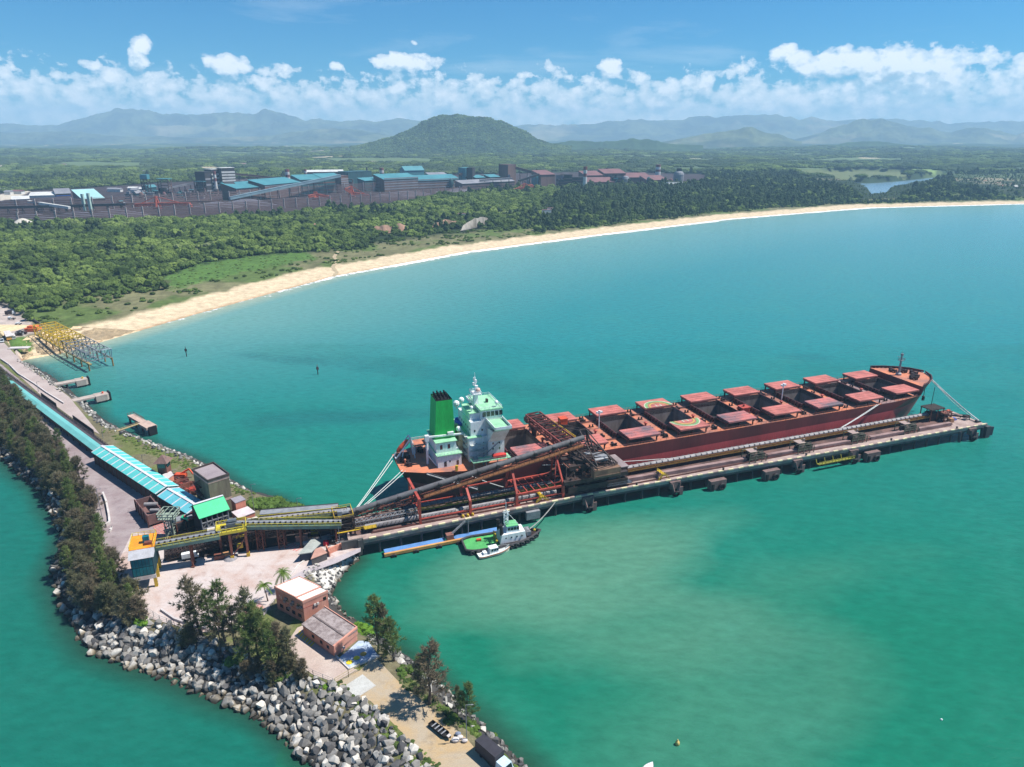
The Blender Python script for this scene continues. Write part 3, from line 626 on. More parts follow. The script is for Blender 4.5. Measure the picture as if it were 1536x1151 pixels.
mb = MB().tube((303.5, -5.4, 20), (303.6, -5.8, 9), .16, 6, 0).ball((303.6, -5.8, 8.6), .8, 1); mb.box(302.9, 304.3, -6.2, -5.4, 6.5, 8.2, 1); part(SHIP, 'anchor', mb, [M_BLACK, M_DKMACH])
# funnel and engine casing
mb = MB(); A0 = [(16.3, -5.2), (25.6, -5.2), (25.6, 4.6), (16.3, 4.6)]; A1 = [(17.6, -5), (24.7, -5), (24.7, 4), (17.6, 4)]
def frustum(mb, a, za, b, zb, m=0, top=True):
    n = len(a); mb.faces([(*p, za) for p in a] + [(*p, zb) for p in b], [(i, (i + 1) % n, n + (i + 1) % n, n + i) for i in range(n)], m)
    if top: mb.poly([(*p, zb) for p in b], m)
frustum(mb, A0, 24, A1, 43.9, 0, False)
FUN = part(SHIP, 'funnel', mb, [M_GREEN])
A2 = [(17.65, -4.95), (24.6, -4.95), (24.6, 3.95), (17.65, 3.95)]
mb = MB(); frustum(mb, A1, 43.9, A2, 44.25, 0, False); mb.poly([(*p, 43.4) for p in A2])
for u in (18.9, 20.4, 22, 23.5):
    for v in (-2, .4, 2.4): mb.tube((u, v, 43.4), (u - .5, v, 45.6 + .5 * ((u * 7) % 2)), .38, 8)
o = part(SHIP, 'funnel_top', mb, M_BLACK); o.parent = FUN
mb = MB().box(16, 24.8, -8.8, 6, 21.6, 26.3); mb.box(15.6, 25.2, -9.2, 6.4, 26.3, 26.6, 1)
for u in (17.6, 21): mb.box(u, u + 1.1, -8.85, -8.75, 23.2, 25.2, 2)
part(SHIP, 'engine_casing', mb, [M_WHITE, M_PGREEN, mat('door_maroon', lin(110, 40, 44))])
mb = MB().box(15.8, 26.2, -11.5, 11, 15.9, 21.4); mb.box(15.4, 26.6, -11.9, 11.4, 21.4, 21.65, 1); mb.rail([(15.6, -11.7, 21.6), (26.4, -11.7, 21.6)], 1.1, 1.5, .1, 0)
mb.box(18.5, 19.6, -11.56, -11.5, 16.3, 18.6, 2); mb.box(20.8, 21.4, -11.54, -11.5, 18, 18.8, 2); mb.box(24, 25, -11.56, -11.5, 16.3, 18.4, 2); mb.box(22, 26, -8, -5, 21.6, 22.5, 0)
part(SHIP, 'deck_house', mb, [M_WHITE, M_PGREEN, M_GLASS], 'white lower engine house with pale green roof')
mb = MB().box(26.6, 29, -5, 7, 15.9, 24, 0); mb.box(27.4, 29.5, -4.6, 7, 24, 27.4, 0); mb.tube((27.5, -3.6, 27), (27.5, -3.6, 29.3), .6).ball((27.5, -3.6, 29.4), 1.2, 1); mb.tube((28.4, 3, 27), (28.4, 3, 29), .8, 8)
part(SHIP, 'engine_house', mb, [mat('aged_cream', lin(204, 190, 150), lin(150, 110, 78), .3, .6, .8, streak=True), M_WHITE])
# accommodation block and bridge
mb = MB().box(30, 45.4, -10.4, 13, 15.9, 27); mb.box(31.5, 45.2, -8.6, 10, 27, 33.6); mb.box(29.6, 36, -10.6, 13.4, 27, 27.2, 1)
mb.box(38.2, 45.5, -12.4, -10.4, 15.9, 31); mb.poly([(45.45, -10.4, 31), (45.45, -19, 33.2), (45.45, -19, 32.2), (45.45, -12.4, 25)][::-1]); mb.faces([(38.2, -10.4, 31), (45.45, -10.4, 31), (45.45, -12.4, 25), (38.2, -12.4, 25), (45.45, -19, 32.4), (38.2, -19, 32.4)], [(3, 2, 4, 5), (0, 3, 5), (2, 1, 4)])
for z in (18.4, 21, 23.6, 29): 
    for u in (33, 36.4, 40, 43): mb.box(u, u + .6, -12.46 if u > 38 and z < 29 else (-10.46 if z < 27 else -8.66), (-12.4 if u > 38 and z < 29 else (-10.4 if z < 27 else -8.6)), z, z + .9, 2)
for z in (18.4, 21, 23.6, 29.6):
    for v in np.arange(-8, 10, 3.0): mb.box(29.94 if z < 27 else 31.44, 30 if z < 27 else 31.5, v, v + .8, z, z + .9, 2); mb.box(45.4, 45.46, v, v + .8, z, z + .9, 2)
part(SHIP, 'accommodation', mb, [M_WHITE, M_PGREEN, M_GLASS])
mb = MB()
for z, y in ((18.6, -10.4), (21.3, -10.4), (24, -10.4)): mb.box(30.4, 38, y - 1.6, y, z, z + .15); mb.rail([(30.5, y - 1.5, z + .15), (38, y - 1.5, z + .15)], 1.05, 1.5, .1); mb.beam((31, y - 1.4, z - 2.5), (37, y - 1.4, z), .7, .15)
for z in (19, 22, 24.8, 27.3): mb.box(28.6, 30, -9, 12, z, z + .15); mb.rail([(28.7, -9, z + .15), (28.7, 12, z + .15)], 1.05, 1.6, .1)
part(SHIP, 'balcony', mb, mat('off_white', lin(206, 212, 206), lin(170, 172, 164), .5))
BR = MB(); BR.box(36.4, 45.4, -8.6, 8.6, 33.6, 38.2, 0); frustum(BR, [(36, -9), (46, -9), (46, 9), (36, 9)], 38.2, [(36, -9), (46.2, -9), (46.2, 9), (36, 9)], 38.7, 1)
BR.box(38.4, 46, -20.6, 20.6, 33.3, 33.6, 1)
for s in (-1, 1): BR.box(45.8, 46, s * 14.6 - 6, s * 14.6 + 6, 33.6, 34.8, 0); BR.box(38.4, 38.6, s * 14.6 - 6, s * 14.6 + 6, 33.6, 34.8, 0); BR.box(38.4, 46, s * 20.5 - .1, s * 20.5 + .1, 33.6, 34.8, 0)
BR.box(32, 36.4, -6, 6, 33.6, 36.6, 0); BR.box(31.8, 36.5, -6.3, 6.3, 36.6, 36.8, 1)
BRG = part(SHIP, 'bridge', BR, [M_WHITE, M_PGREEN])
mb = MB()
for v in np.arange(-8, 7.2, 2.2): mb.box(45.4, 45.55, v, v + 1.7, 35.4, 37.5)
o = part(SHIP, 'window', mb, M_GLASS); o.parent = BRG; mb = MB()
for u in np.arange(37, 45, 1.9): mb.box(u, u + 1.45, -8.75, -8.6, 35.4, 37.5)
o = part(SHIP, 'window', mb, M_GLASS); o.parent = BRG
mb = MB().rail([(36.2, -8.8, 38.7), (45.8, -8.8, 38.7), (45.8, 8.8, 38.7), (36.2, 8.8, 38.7), (36.2, -8.8, 38.7)], 1.1, 1.8, .1); mb.box(41.4, 42.2, -1, .6, 38.7, 40.2, 1); o = part(SHIP, 'roof_railing', mb, [M_WHITE, M_DKMACH]); o.parent = BRG
mb = MB(); frustum(mb, [(35.2, -1.4), (38, -1.4), (38, 1.4), (35.2, 1.4)], 36.6, [(36, -.7), (37.4, -.7), (37.4, .7), (36, .7)], 44); mb.box(34.6, 38.6, -2.6, 2.6, 43.6, 43.8); mb.rail([(34.6, -2.6, 43.8), (38.6, -2.6, 43.8), (38.6, 2.6, 43.8), (34.6, 2.6, 43.8), (34.6, -2.6, 43.8)], 1, 1.3, .12)
mb.tube((36.7, 0, 44), (36.5, 0, 51), .45, 8, r2=.25); mb.beam((36.7, -2.5, 46.4), (36.7, 2.5, 46.4), .35); mb.beam((36.6, -1.6, 48.6), (36.6, 1.6, 48.6), .3); mb.box(36, 37.2, -2.2, -1.2, 46.6, 47.6); mb.box(36, 37.2, 1.2, 2.2, 46.6, 47.8); mb.box(36.2, 37, -1.4, -.6, 48.8, 50); mb.box(36.2, 37, .6, 1.4, 48.8, 50.4); mb.tube((36.5, 0, 51), (36.5, 0, 53), .1, 5); mb.ball((37.6, -1, 45.2), 1.0, 1); mb.beam((36.2, 0, 38), (33.4, 0, 43.6), .4)
part(SHIP, 'radar_mast', mb, [M_WHITE, mat('dome_rose', lin(226, 180, 168))])
for u, v, z, r in [(44, -6.6, 38.7, .85), (31.8, 5.5, 36.8, 1.3), (30.6, 9.5, 33.6, 1.5), (33.4, -4, 36.8, .8)]: part(SHIP, 'satellite_dome', MB().tube((u, v, z), (u, v, z + 1.2), .3, 6).ball((u, v, z + 1.2 + r * .8), r), M_WHITE)
part(SHIP, 'tarpaulin', MB().box(29.6, 32.5, 4, 9, 27.2, 28.3).ball((31, 10.5, 27.8), 1.2), M_BLUE)
# aft gear: provision crane, free-fall boat and its davit, landing platform
mb = MB().tube((12.8, -5.4, 15.9), (12.8, -5.4, 28.4), .55, 8); mb.beam((12, -5.4, 28.4), (29, -5.4, 27.6), .55, .7); mb.box(12, 13.6, -6.2, -4.6, 26.6, 29.2); mb.box(22, 24.6, -6.1, -4.7, 28.2, 29.4); mb.beam((13, -5.4, 20), (15.8, -9, 16), .4)
part(SHIP, 'provision_crane', mb, M_WHITE)
mb = MB()
for v in (2, 6): mb.beam((.6, v, 17), (7.4, v, 25.6), .45); mb.beam((7.4, v, 25.6), (9, v, 16), .4); mb.beam((3, v, 16), (4.4, v, 22), .35)
mb.beam((7.4, 2, 25.6), (7.4, 6, 25.6), .45); mb.beam((.6, 2, 17), (.6, 6, 17), .4); part(SHIP, 'davit', mb, M_WHITE)
mb = MB(); q0, q1 = Vector((1.4, 4, 19.2)), Vector((7, 4, 24.2)); d_ = (q1 - q0)
pr_ = [(0, .3), (.12, .9), (.35, 1.25), (.7, 1.3), (.92, 1.0), (1, .4)]
for (a, r1), (b, r2) in zip(pr_, pr_[1:]): mb.tube(q0 + d_ * a, q0 + d_ * b, r1, 10, 0, r2, False)
part(SHIP, 'lifeboat', mb, M_ORANGE, smooth=True)
mb = MB().box(9.6, 15.8, 6, 13, 19.6, 19.9); mb.rail([(9.6, 6, 19.9), (9.6, 13, 19.9), (15.8, 13, 19.9)], 1.1, 1.6, .12, 1)
for p in ((10, 6.4), (10, 12.4), (15, 12.4)): mb.tube((*p, 15.9), (*p, 19.6), .25, 6, 1)
part(SHIP, 'aft_platform', mb, [M_DECK, M_WHITE]); part(SHIP, 'deck_locker', MB().box(1.2, 5.6, 6.6, 8, 16, 17.2), M_DECK); part(SHIP, 'deck_vent', MB().tube((3.4, -3.2, 16), (3.4, -3.2, 18.2), .3, 6).ball((3.4, -3.2, 18.3), .55), M_DECK)
mb = MB().box(29, 46, -19.4, -14.5, 19.4, 19.6, 0); mb.rail([(29, -19.3, 19.6), (46, -19.3, 19.6)], 1.1, 1.5, .1, 1); mb.box(30, 32, -17, -15, 19.6, 20.6, 1)
for u in (29.4, 35, 40, 45.6): mb.beam((u, -19, 16), (u, -19, 19.4), .3, .3, 1)
part(SHIP, 'boat_deck', mb, [M_PGREEN, M_GREY])
mb = MB().box(38.4, 44.2, -18.6, -16.3, 19.9, 20.9); mb.ball((41.3, -17.4, 20.6), 1, 0, 12, 6, (3.4, 1.25, .9)); part(SHIP, 'lifeboat', mb, mat('boat_red', lin(196, 52, 44)), 'open red boat on its deck cradle')
mb = MB().tube((35, -15, 16), (35, -15, 20), .4).beam((35, -15, 20), (42, -15.6, 26), .35); part(SHIP, 'boat_crane', mb, M_GREY)
mb = MB().beam((10, -14.2, 15.6), (30, -21.4, 8.2), 1.2, .25); mb.rail([(10, -14.8, 15.7), (30, -22, 8.3)], 1.0, 1.6, .1); part(SHIP, 'gangway', mb, M_GREY)
mb = MB(); mb.box(22, 23, -16.8, -16, 16, 18.4); mb.beam((22.5, -16.4, 18), (22.5, -19, 19), .3); part(SHIP, 'hose_davit', mb, M_YELLOW)

# mooring lines, each rope a thing of its own
def rope(label, a, b, r=.16, sag=.4, fr=S, n=10, m=M_ROPE, group='mooring lines of the bulk carrier'):
    a, b = Vector(a), Vector(b); p = [a + (b - a) * (i / n) - Vector((0, 0, sag * 4 * (i / n) * (1 - i / n))) for i in range(n + 1)]
    single('mooring_line', MB().path(p, r, 5), m, label, 'rope', fr, tuple(a), group)
rope('upper white stern rope from the poop down to the pier root', (.4, 7.4, 16.4), (-22.6, -24, 9.2))
rope('second white stern rope from the poop to the pier root', (1, 6, 16.2), (-22.3, -24.2, 9.1))
rope('white stern rope from the transom corner to the pier root', (1.2, -8, 16.2), (-22, -24.4, 9))
rope('lowest white stern rope beside the transom corner', (2.2, -9, 16), (-21.4, -24.6, 9))
rope('outer white bow rope running to the pier head', (307.2, 1.5, 21.4), (301.6, -41.4, 8), .24, .8)
rope('inner white bow rope running to the pier head', (306.6, -2, 21.4), (301, -41.8, 8), .24, .8)
rope('slack bow rope just behind the white bow rope pair', (305.4, -4.6, 21.2), (300.2, -42, 8), .13, 2)
rope('forward spring rope slanting to the pier below hatch eight', (253, -20.5, 16.2), (222, -25.4, 8.2), .17)
rope('second forward spring rope beside its twin below hatch eight', (251.6, -20.5, 16.2), (221, -25.4, 8.2), .17)
rope('white aft spring rope lying low behind the ship loader', (60, -20.6, 14), (124, -24.6, 8.4), .16)
rope('white rope below the stern gangway', (27, -19.4, 14.6), (42, -24.6, 8.2), .17)
# ---------------------------------------------------------------- the loading pier and everything on it
M_CONC = mat('pier_concrete', lin(172, 152, 144), lin(124, 102, 96), .15, .85, .7)
M_CONCD = mat('pier_concrete_dark', lin(92, 88, 86), lin(64, 60, 60), .2, .85, .7, streak=True)
M_PILE = mat('pile_dark', lin(66, 66, 68), lin(44, 46, 48), .3, .8, .6)
M_TUBE = mat('conveyor_hood', lin(104, 102, 104), lin(72, 66, 66), .25, .5, .6)
M_HOOD = mat('belt_hood_pale', lin(150, 146, 146), lin(108, 100, 100), .2, .55, .6)
M_OXIDE = mat('oxide_brown', lin(104, 58, 50), lin(66, 44, 42), .3, .75, .8)
M_MACH = mat('loader_dark', lin(62, 46, 42), lin(40, 34, 34), .3, .7, .8)
M_WALK = mat('walkway_ochre', lin(164, 120, 52), lin(120, 88, 48), .4, .7, .7)
M_LIME = mat('walkway_lime', lin(156, 150, 46), lin(116, 112, 52), .4, .7, .7)
M_KERB = mat('kerb_cream', lin(226, 212, 170), lin(190, 172, 140), .5, .8)
NEAR = [(-27, -42.6), (20, -41.8), (72, -40.6), (140, -42.2), (217, -44), (303, -45.2)]
def nv(u): return float(np.interp(u, [q[0] for q in NEAR], [q[1] for q in NEAR]))
PIER = thing('loading_pier', 'long concrete loading pier on dark piles beside the bulk carrier', 'pier', S, (-27, -34, 0))
def strip(mb, d0, d1, z0, z1, u0=-27, u1=303, m=0):
    pts = sorted(set([u0, u1] + [q[0] for q in NEAR if u0 < q[0] < u1]))
    mb.prism([(u, nv(u) + d0) for u in pts] + [(u, nv(u) + d1) for u in pts[::-1]], z0, z1, m)
mb = MB(); mb.prism([(u, v) for u, v in NEAR] + [(303, -23.4), (-27, -23.4)], 5.6, 6.9)
part(PIER, 'deck', mb, M_CONC)
mb = MB(); strip(mb, 4.6, 17.2, 6.9, 6.96, -26, 284); part(PIER, 'belt_bed', mb, mat('ore_stained_bed', lin(112, 84, 78), lin(62, 48, 46), .1, .9, .9))
mb = MB(); strip(mb, -.15, .75, 6.9, 7.5); part(PIER, 'kerb', mb, M_CONC)
mb = MB(); u = -25
while u < 300: mb.prism([(u, nv(u) - .22), (u + 2.6, nv(u + 2.6) - .22), (u + 2.6, nv(u + 2.6) + .5), (u, nv(u) + .5)], 7.0, 7.56); u += 5.4
part(PIER, 'kerb_marking', mb, M_KERB)['kind'] = 'stuff'
mb = MB(); strip(mb, .2, 1.6, 4.6, 5.6); strip(mb, 9, 10.2, 4.4, 5.6); mb.box(-27, 303, -25, -23.8, 4.4, 5.6)
for u in np.arange(-24, 303, 8.2): mb.prism([(u - .6, nv(u) + .3), (u + .6, nv(u) + .3), (u + .6, -23.6), (u - .6, -23.6)], 4.8, 5.6)
part(PIER, 'cap_beam', mb, M_CONCD)
for k, u in enumerate(np.arange(-24, 303, 8.2)):
    for v in (nv(u) + .9, -24.4): part(PIER, 'pile', MB().tube((u, v, -3), (u, v, 5), .48, 8), M_PILE)
mb = MB()
for v in (-38.5, -26.0): mb.box(-18, 286, v - .35, v + .35, 6.9, 7.3); mb.box(-18, 286, v - .06, v + .06, 7.3, 7.5)
part(PIER, 'crane_rail', mb, M_OXIDE)
mb = MB(); strip(mb, 5.2, 5.6, 6.9, 8.5, 92, 156); strip(mb, 5.2, 5.6, 6.9, 8.5, 168, 217); strip(mb, 5.2, 5.6, 6.9, 8.5, 230, 252); strip(mb, 5.2, 5.6, 6.9, 8.5, 262, 284)
for a, b in ((92, 156), (168, 217), (230, 252), (262, 284)): strip(mb, 5.6, 7.0, 8.2, 8.5, a, b)
part(PIER, 'cable_trough', mb, mat('trough_rose', lin(150, 124, 120), lin(104, 78, 74), .15, .8, .7))
# shore end of the roadway, cantilevered slabs
mb = MB(); mb.box(-30, -22, -43.6, -42.8, 4, 8.4); mb.box(-24, -22.6, -44.2, -42.4, 2, 8.2); part(PIER, 'end_block', mb, M_CONCD)
for (u, kind) in [(72.4, 1), (114.4, 1), (135.4, 0), (164.5, 0), (180.4, 1), (213.6, 1), (224, 0), (292, 1)]:
    v = nv(u); mb = MB()
    if kind: mb.box(u - 2.6, u + 2.6, v - 1.2, v + .2, 3.2, 6.6); mb.beam((u - 2, v - 1.2, 6), (u - 1, v - 2.2, 1.6), .8); mb.beam((u + 2, v - 1.2, 6), (u + 1, v - 2.2, 1.6), .8); mb.torus((u, v - 2.4, 1.4), (0, 1, .3), 1.15, .55, m=1); mb.box(u + 1.6, u + 3.6, v - 1.9, v - 1.4, .2, 4, 0)
    else: mb.box(u - 4.2, u + 4.2, v - 3.2, v - .8, .4, 4.6); mb.torus((u + 1.4, v - 3.8, 1.6), (0, 1, 0), 1.25, .6, m=1); mb.box(u - 3.6, u - 2.6, v - 3.8, v - 3, -.4, 3.4, 1)
    part(PIER, 'fender', mb, [mat('fender_brown', lin(122, 98, 94), lin(86, 70, 68), .4, .8), M_BLACK])
mb = MB(); mb.box(301, 304, -47, -44, -2, 6.4); mb.box(303.4, 306.8, -46.6, -45.8, .8, 5.6, 1); mb.beam((303, -45, 5.6), (304, -46, 4), .8); part(PIER, 'corner_fender', mb, [M_PILE, mat('fender_panel', lin(40, 50, 62))])
mb = MB()
for u in (284, 292, 300): mb.tube((u, -46, -3), (u, -45, 5.6), .7, 8)
part(PIER, 'raking_pile', mb, M_PILE)['kind'] = 'stuff'
mb = MB().box(151, 206, -47, -45.6, 2.6, 3); mb.rail([(151, -47, 3), (206, -47, 3)], 1.1, 2.5, .12)
mb = MB().box(191, 213, -46.4, -45.0, 3.0, 3.3); mb.rail([(191, -46.3, 3.3), (213, -46.3, 3.3)], 1.1, 2, .14)
for u in range(191, 214, 5): mb.beam((u, -45.2, 3), (u, -44, 5.4), .25)
part(PIER, 'service_walkway', mb, M_LIME)
for u in (96, 140, 186, 238, 282): part(PIER, 'bollard', MB().lathe((u, nv(u) + .6, 7.5), [(.5, 0), (.35, .5), (.6, .8), (.3, 1.05)], 8), M_BLACK)
for u in (100, 168, 221.5, 256, 268): part(PIER, 'bollard', MB().lathe((u, -24.2, 6.9), [(.6, 0), (.4, .6), (.75, 1), (.3, 1.3)], 8), M_BLACK)
mb = MB(); mb.box(226, 268, -24.6, -23.5, 6.9, 7.4); mb.box(96, 226, -24.6, -23.5, 6.9, 7.3); part(PIER, 'ship_side_kerb', mb, M_CONC)

# belt conveyor along the pier, seen both sides of the loader
def belt(label, u0, u1, v, z, group, hood):
    T = thing('belt_conveyor', label, 'conveyor', S, (u0, v, 6.9), group)
    mb = MB(); mb.truss((u0, v, z - 1.5), (u1, v, z - 1.5), 2.2, 1.5, int((u1 - u0) / 5), .3); part(T, 'frame', mb, M_OXIDE)
    mb = MB(); n = int((u1 - u0) / 6)
    for i in range(n + 1):
        u = u0 + (u1 - u0) * i / n
        for s in (-1, 1): mb.beam((u, v + s * 1.1, 6.9), (u, v + s * 1.1, z - 1.4), .3)
    part(T, 'trestle', mb, M_OXIDE)
    mb = MB(); k = 7; r = 1.15
    for i in range(k):
        a, b = PI * i / k, PI * (i + 1) / k
        mb.poly([(u0, v + r * math.cos(a), z + r * .8 * math.sin(a)), (u1, v + r * math.cos(a), z + r * .8 * math.sin(a)), (u1, v + r * math.cos(b), z + r * .8 * math.sin(b)), (u0, v + r * math.cos(b), z + r * .8 * math.sin(b))])
    for i in range(int((u1 - u0) / 3)): u = u0 + 1.5 + i * 3; mb.box(u, u + .16, v - 1.2, v + 1.2, z - .2, z + .96, 1)
    part(T, 'hood', mb, [hood, mat('hood_joint', lin(140, 134, 134))])
    mb = MB(); mb.box(u0, u1, v - 2.5, v - 1.3, z - .9, z - .8); mb.rail([(u0, v - 2.4, z - .8), (u1, v - 2.4, z - .8)], 1.1, 2, .14); mb.box(u0, u1, v - 2.45, v - 2.4, z - .8, z - .3)
    part(T, 'walkway', mb, M_WALK if u0 > 80 else M_LIME)
belt('pale hooded belt conveyor with ochre walkway running from the loader to the pier head', 93, 284, -28.6, 9.8, 'belt conveyors on the pier', M_HOOD)
belt('dark open belt conveyor with lime walkway beneath the inclined gallery', -4, 66, -29.6, 9.8, 'belt conveyors on the pier', M_TUBE)
T = thing('belt_conveyor', 'low grey belt conveyor on the near side under the red portals', 'conveyor', S, (-20, -35.6, 6.9), 'belt conveyors on the pier')
mb = MB().box(-20, 60, -36.6, -34.8, 8.0, 8.6); mb.tube((-20, -35.7, 8.7), (16, -35.7, 8.7), .8, 8); mb.tube((18, -35.7, 8.7), (60, -35.7, 8.7), .8, 8); part(T, 'hood', mb, M_HOOD)
mb = MB()
for u in range(-20, 61, 4): mb.box(u, u + .3, -36.5, -34.9, 6.9, 8)
for u in np.arange(-20, 60, 1.6): mb.beam((u, -36.7, 8), (u + .8, -36.7, 9.4), .12)
part(T, 'trestle', mb, M_MACH)
T = thing('belt_conveyor', 'short latticed belt conveyor between the pier root and the first red portal', 'conveyor', S, (-26, -32, 6.9), 'belt conveyors on the pier')
mb = MB().truss((-24, -33.6, 8.6), (2, -33.6, 9.0), 2.4, 1.8, 14, .3); part(T, 'frame', mb, M_GREY); mb = MB().box(-24, 2, -34.5, -32.7, 9.2, 9.4); part(T, 'belt', mb, M_MACH)
mb = MB().truss((-24, -27.4, 9.4), (0, -28.4, 9.8), 2.2, 1.8, 12, .3); part(T, 'side_frame', mb, M_OXIDE)
# drive stations
for u, lab in [(160, 'first steel drive station after the loader, with grey roof slab'), (188, 'second steel drive station after the loader, with grey roof slab'), (221, 'third steel drive station after the loader, with grey roof slab'), (255, 'drive station nearest the pier head, with grey roof slab')]:
    T = thing('drive_station', lab, 'machine', S, (u, -38, 6.9), 'drive stations along the pier')
    mb = MB().box(u - 3.2, u + .8, -38.6, -34.6, 11.6, 11.9); mb.tube((u + 1, -37, 12), (u + 1, -37, 13.2), .4); part(T, 'roof', mb, M_CONC)
    mb = MB()
    for x in (u - 4.4, u - 1, u + 2.6, u + 5):
        for y in (-40, -34.2): mb.beam((x, y, 6.9), (x, y, 11.6 if x < u + 3 else 9.8), .3)
    for y in (-40, -34.2): mb.beam((u - 4.4, y, 9), (u + 5, y, 9), .25); mb.beam((u - 4.4, y, 11.5), (u + 2.6, y, 11.5), .25)
    mb.rail([(u - 4.4, -40, 9.2), (u + 5, -40, 9.2)], 1.1, 2, .14); mb.rail([(u - 4.4, -40, 11.6), (u + 2.6, -40, 11.6)], 1.0, 2, .12); part(T, 'frame', mb, mat('olive_steel', lin(104, 106, 84), lin(74, 70, 62), .4))
    mb = MB().box(u + 3, u + 5.4, -38.6, -36, 7, 10.4); mb.box(u - 2.4, u + 1.6, -38.8, -35.6, 7.2, 9.6); mb.tube((u - 3, -36, 8.6), (u + 2, -36, 8.6), .8); part(T, 'motor', mb, M_MACH)
# small yellow gangways over the trough
for u, lab in [(110, 'yellow stair stile over the trough right of the ship loader'), (52, 'yellow stair stile left of the ship loader base'), (20, 'yellow post group at the foot of the second red portal')]:
    mb = MB(); v = -38.2
    if u != 20:
        for y in (v - 1.6, v + 3): mb.beam((u - 3, y, 7), (u, y, 9.6), .3); mb.beam((u, y, 9.6), (u + 3, y, 7), .3)
        mb.box(u - .8, u + .8, v - 1.8, v + 3.2, 9.5, 9.7); mb.rail([(u - 2.6, v - 1.7, 7.4), (u, v - 1.7, 9.7), (u + 2.6, v - 1.7, 7.4)], 1.1, 1.3, .14); mb.rail([(u - .8, v + 3, 9.7), (u - .8, v - 1.7, 9.7)], 1.1, 1.3, .14)
    else:
        for x in (-2, 0, 2): mb.ball((u + x, -39.5, 7.6), .6); mb.box(u + x - .5, u + x + .5, -40, -39, 6.9, 7.4)
    single('stile' if u != 20 else 'guard_post', mb, M_YELLOW, lab, 'stairs' if u != 20 else 'post', S, (u, v, 6.9))
# pier-head building, crane, crates
T = thing('tail_station', 'dark roofed conveyor tail station at the pier head', 'machine house', S, (284, -30, 6.9))
mb = MB().box(277, 286.5, -32.6, -25.6, 13.4, 13.9); 
for x in np.arange(277.6, 286.4, 1.2): mb.box(x, x + .4, -32.6, -25.6, 13.9, 14.05)
part(T, 'roof', mb, mat('roof_soot', lin(70, 62, 56), lin(44, 40, 38), .4))
mb = MB()
for x in (277.4, 282, 286.2):
    for y in (-32.2, -26): mb.beam((x, y, 6.9), (x, y, 13.4), .4)
mb.lattice(284, 289, -35, -31, 6.9, 11.6, 2, .4); mb.rail([(284, -35, 11.6), (289, -35, 11.6)], 1.1, 1.4, .15); mb.box(284, 289, -35, -31, 11.4, 11.6); part(T, 'frame', mb, M_RUST)
mb = MB().box(279, 285, -31.6, -27, 7, 11); mb.tube((284, -33, 9), (288, -33, 9), 1.2); mb.box(286.6, 289.2, -37, -34.6, 6.9, 9.2, 1); part(T, 'machinery', mb, [M_MACH, mat('crate_tan', lin(176, 130, 92))])
single('antenna_mast', MB().tube((283.5, -26.6, 13.9), (283.5, -26.6, 24), .14, 6), M_DKMACH, 'thin dark antenna pole above the pier head station', 'antenna', S, (283.5, -26.6, 13.9))
single('jib_crane', MB().beam((291, -27.5, 7.8), (299.6, -37.4, 8.6), .7, .8).beam((291.6, -27.2, 8.6), (300, -37, 9.4), .25).box(290.2, 292.2, -28.6, -26.8, 6.9, 9).beam((297, -34, 8.4), (298.6, -33.4, 6.9), .3).beam((299.4, -37.4, 8.4), (300.8, -37, 6.9), .3).box(297.6, 300.2, -37.6, -35, 8.4, 9.2), [M_DKMACH], 'folded dark and yellow jib crane lying across the pier head', 'crane', S, (291, -28, 6.9))
for i, (u, v, mm, l) in enumerate([(291.4, -34.4, M_BLUE, 'blue drum cluster beside the tail station'), (300.6, -41, M_BLACK, 'black quick-release hooks at the pier head corner'), (299.4, -25, M_ORANGE, 'small orange box at the far pier head corner')]):
    single('drum' if i == 0 else ('mooring_hook' if i == 1 else 'box'), MB().lathe((u, v, 6.9), [(.8, 0), (.9, .5), (.8, 1.2), (.3, 1.4)], 10).lathe((u + 1.5, v + .4, 6.9), [(.7, 0), (.7, 1.1), (.3, 1.2)], 10).box(u - 1.2, u + 2.2, v - .9, v - .6, 6.9, 7.5), mm, l, ('drums', 'hooks', 'box')[i], S, (u, v, 6.9))
mb = MB(); pts = [(-12, -24.2), (303, -24.2), (303, -40)]

# inclined gallery carried by red portals and feeding the ship loader
G = thing('inclined_gallery', 'long grey inclined conveyor tube with ochre walkway climbing to the ship loader', 'conveyor', S, (-26, -31, 7))
GA, GB = Vector((-26, -31, 13)), Vector((74.5, -31, 29.2))
def gp(u): return GA + (GB - GA) * ((u - GA.x) / (GB.x - GA.x))
mb = MB().tube(GA, GB, 1.12, 14)
for u in np.arange(-22, 74, 8.2): p = gp(u); mb.tube(p - (GB - GA).normalized() * .12, p + (GB - GA).normalized() * .12, 1.25, 14); mb.box(p.x - .7, p.x + .7, -33.1, -32.2, p.z - .6, p.z + .7, 1)
part(G, 'tube', mb, [M_TUBE, M_BLACK], smooth=False)
mb = MB(); o_ = Vector((0, 0, -3.6)); mb.truss(gp(-24) + o_, gp(73) + o_, 2.6, 2.2, 24, .3); part(G, 'truss', mb, M_RUST)
mb = MB(); a, b = gp(4) + Vector((0, -2.4, -2.2)), gp(73) + Vector((0, -2.4, -2.2)); mb.beam(a, b, 1.0, .15); mb.rail([a + Vector((0, -.7, 0)), b + Vector((0, -.7, 0))], 1.0, 2.2, .16); mb.beam(a + Vector((0, -.75, -.1)), b + Vector((0, -.75, -.1)), .14, .25); part(G, 'walkway', mb, mat('walkway_orange', lin(156, 104, 66), lin(112, 74, 52), .4, .7, .7))
PT = thing('gallery_gantry', 'row of red steel portal legs carrying the inclined conveyor tube', 'gantry', S, (0, -38.5, 7))
mb = MB()
mb.beam((1, -38.5, 7), (1, -38.5, 17.2), .9); mb.beam((1, -21.5, 7), (1, -21.5, 17.2), .9); mb.beam((1, -38.9, 17.4), (1, -19.5, 17.4), 1.0)
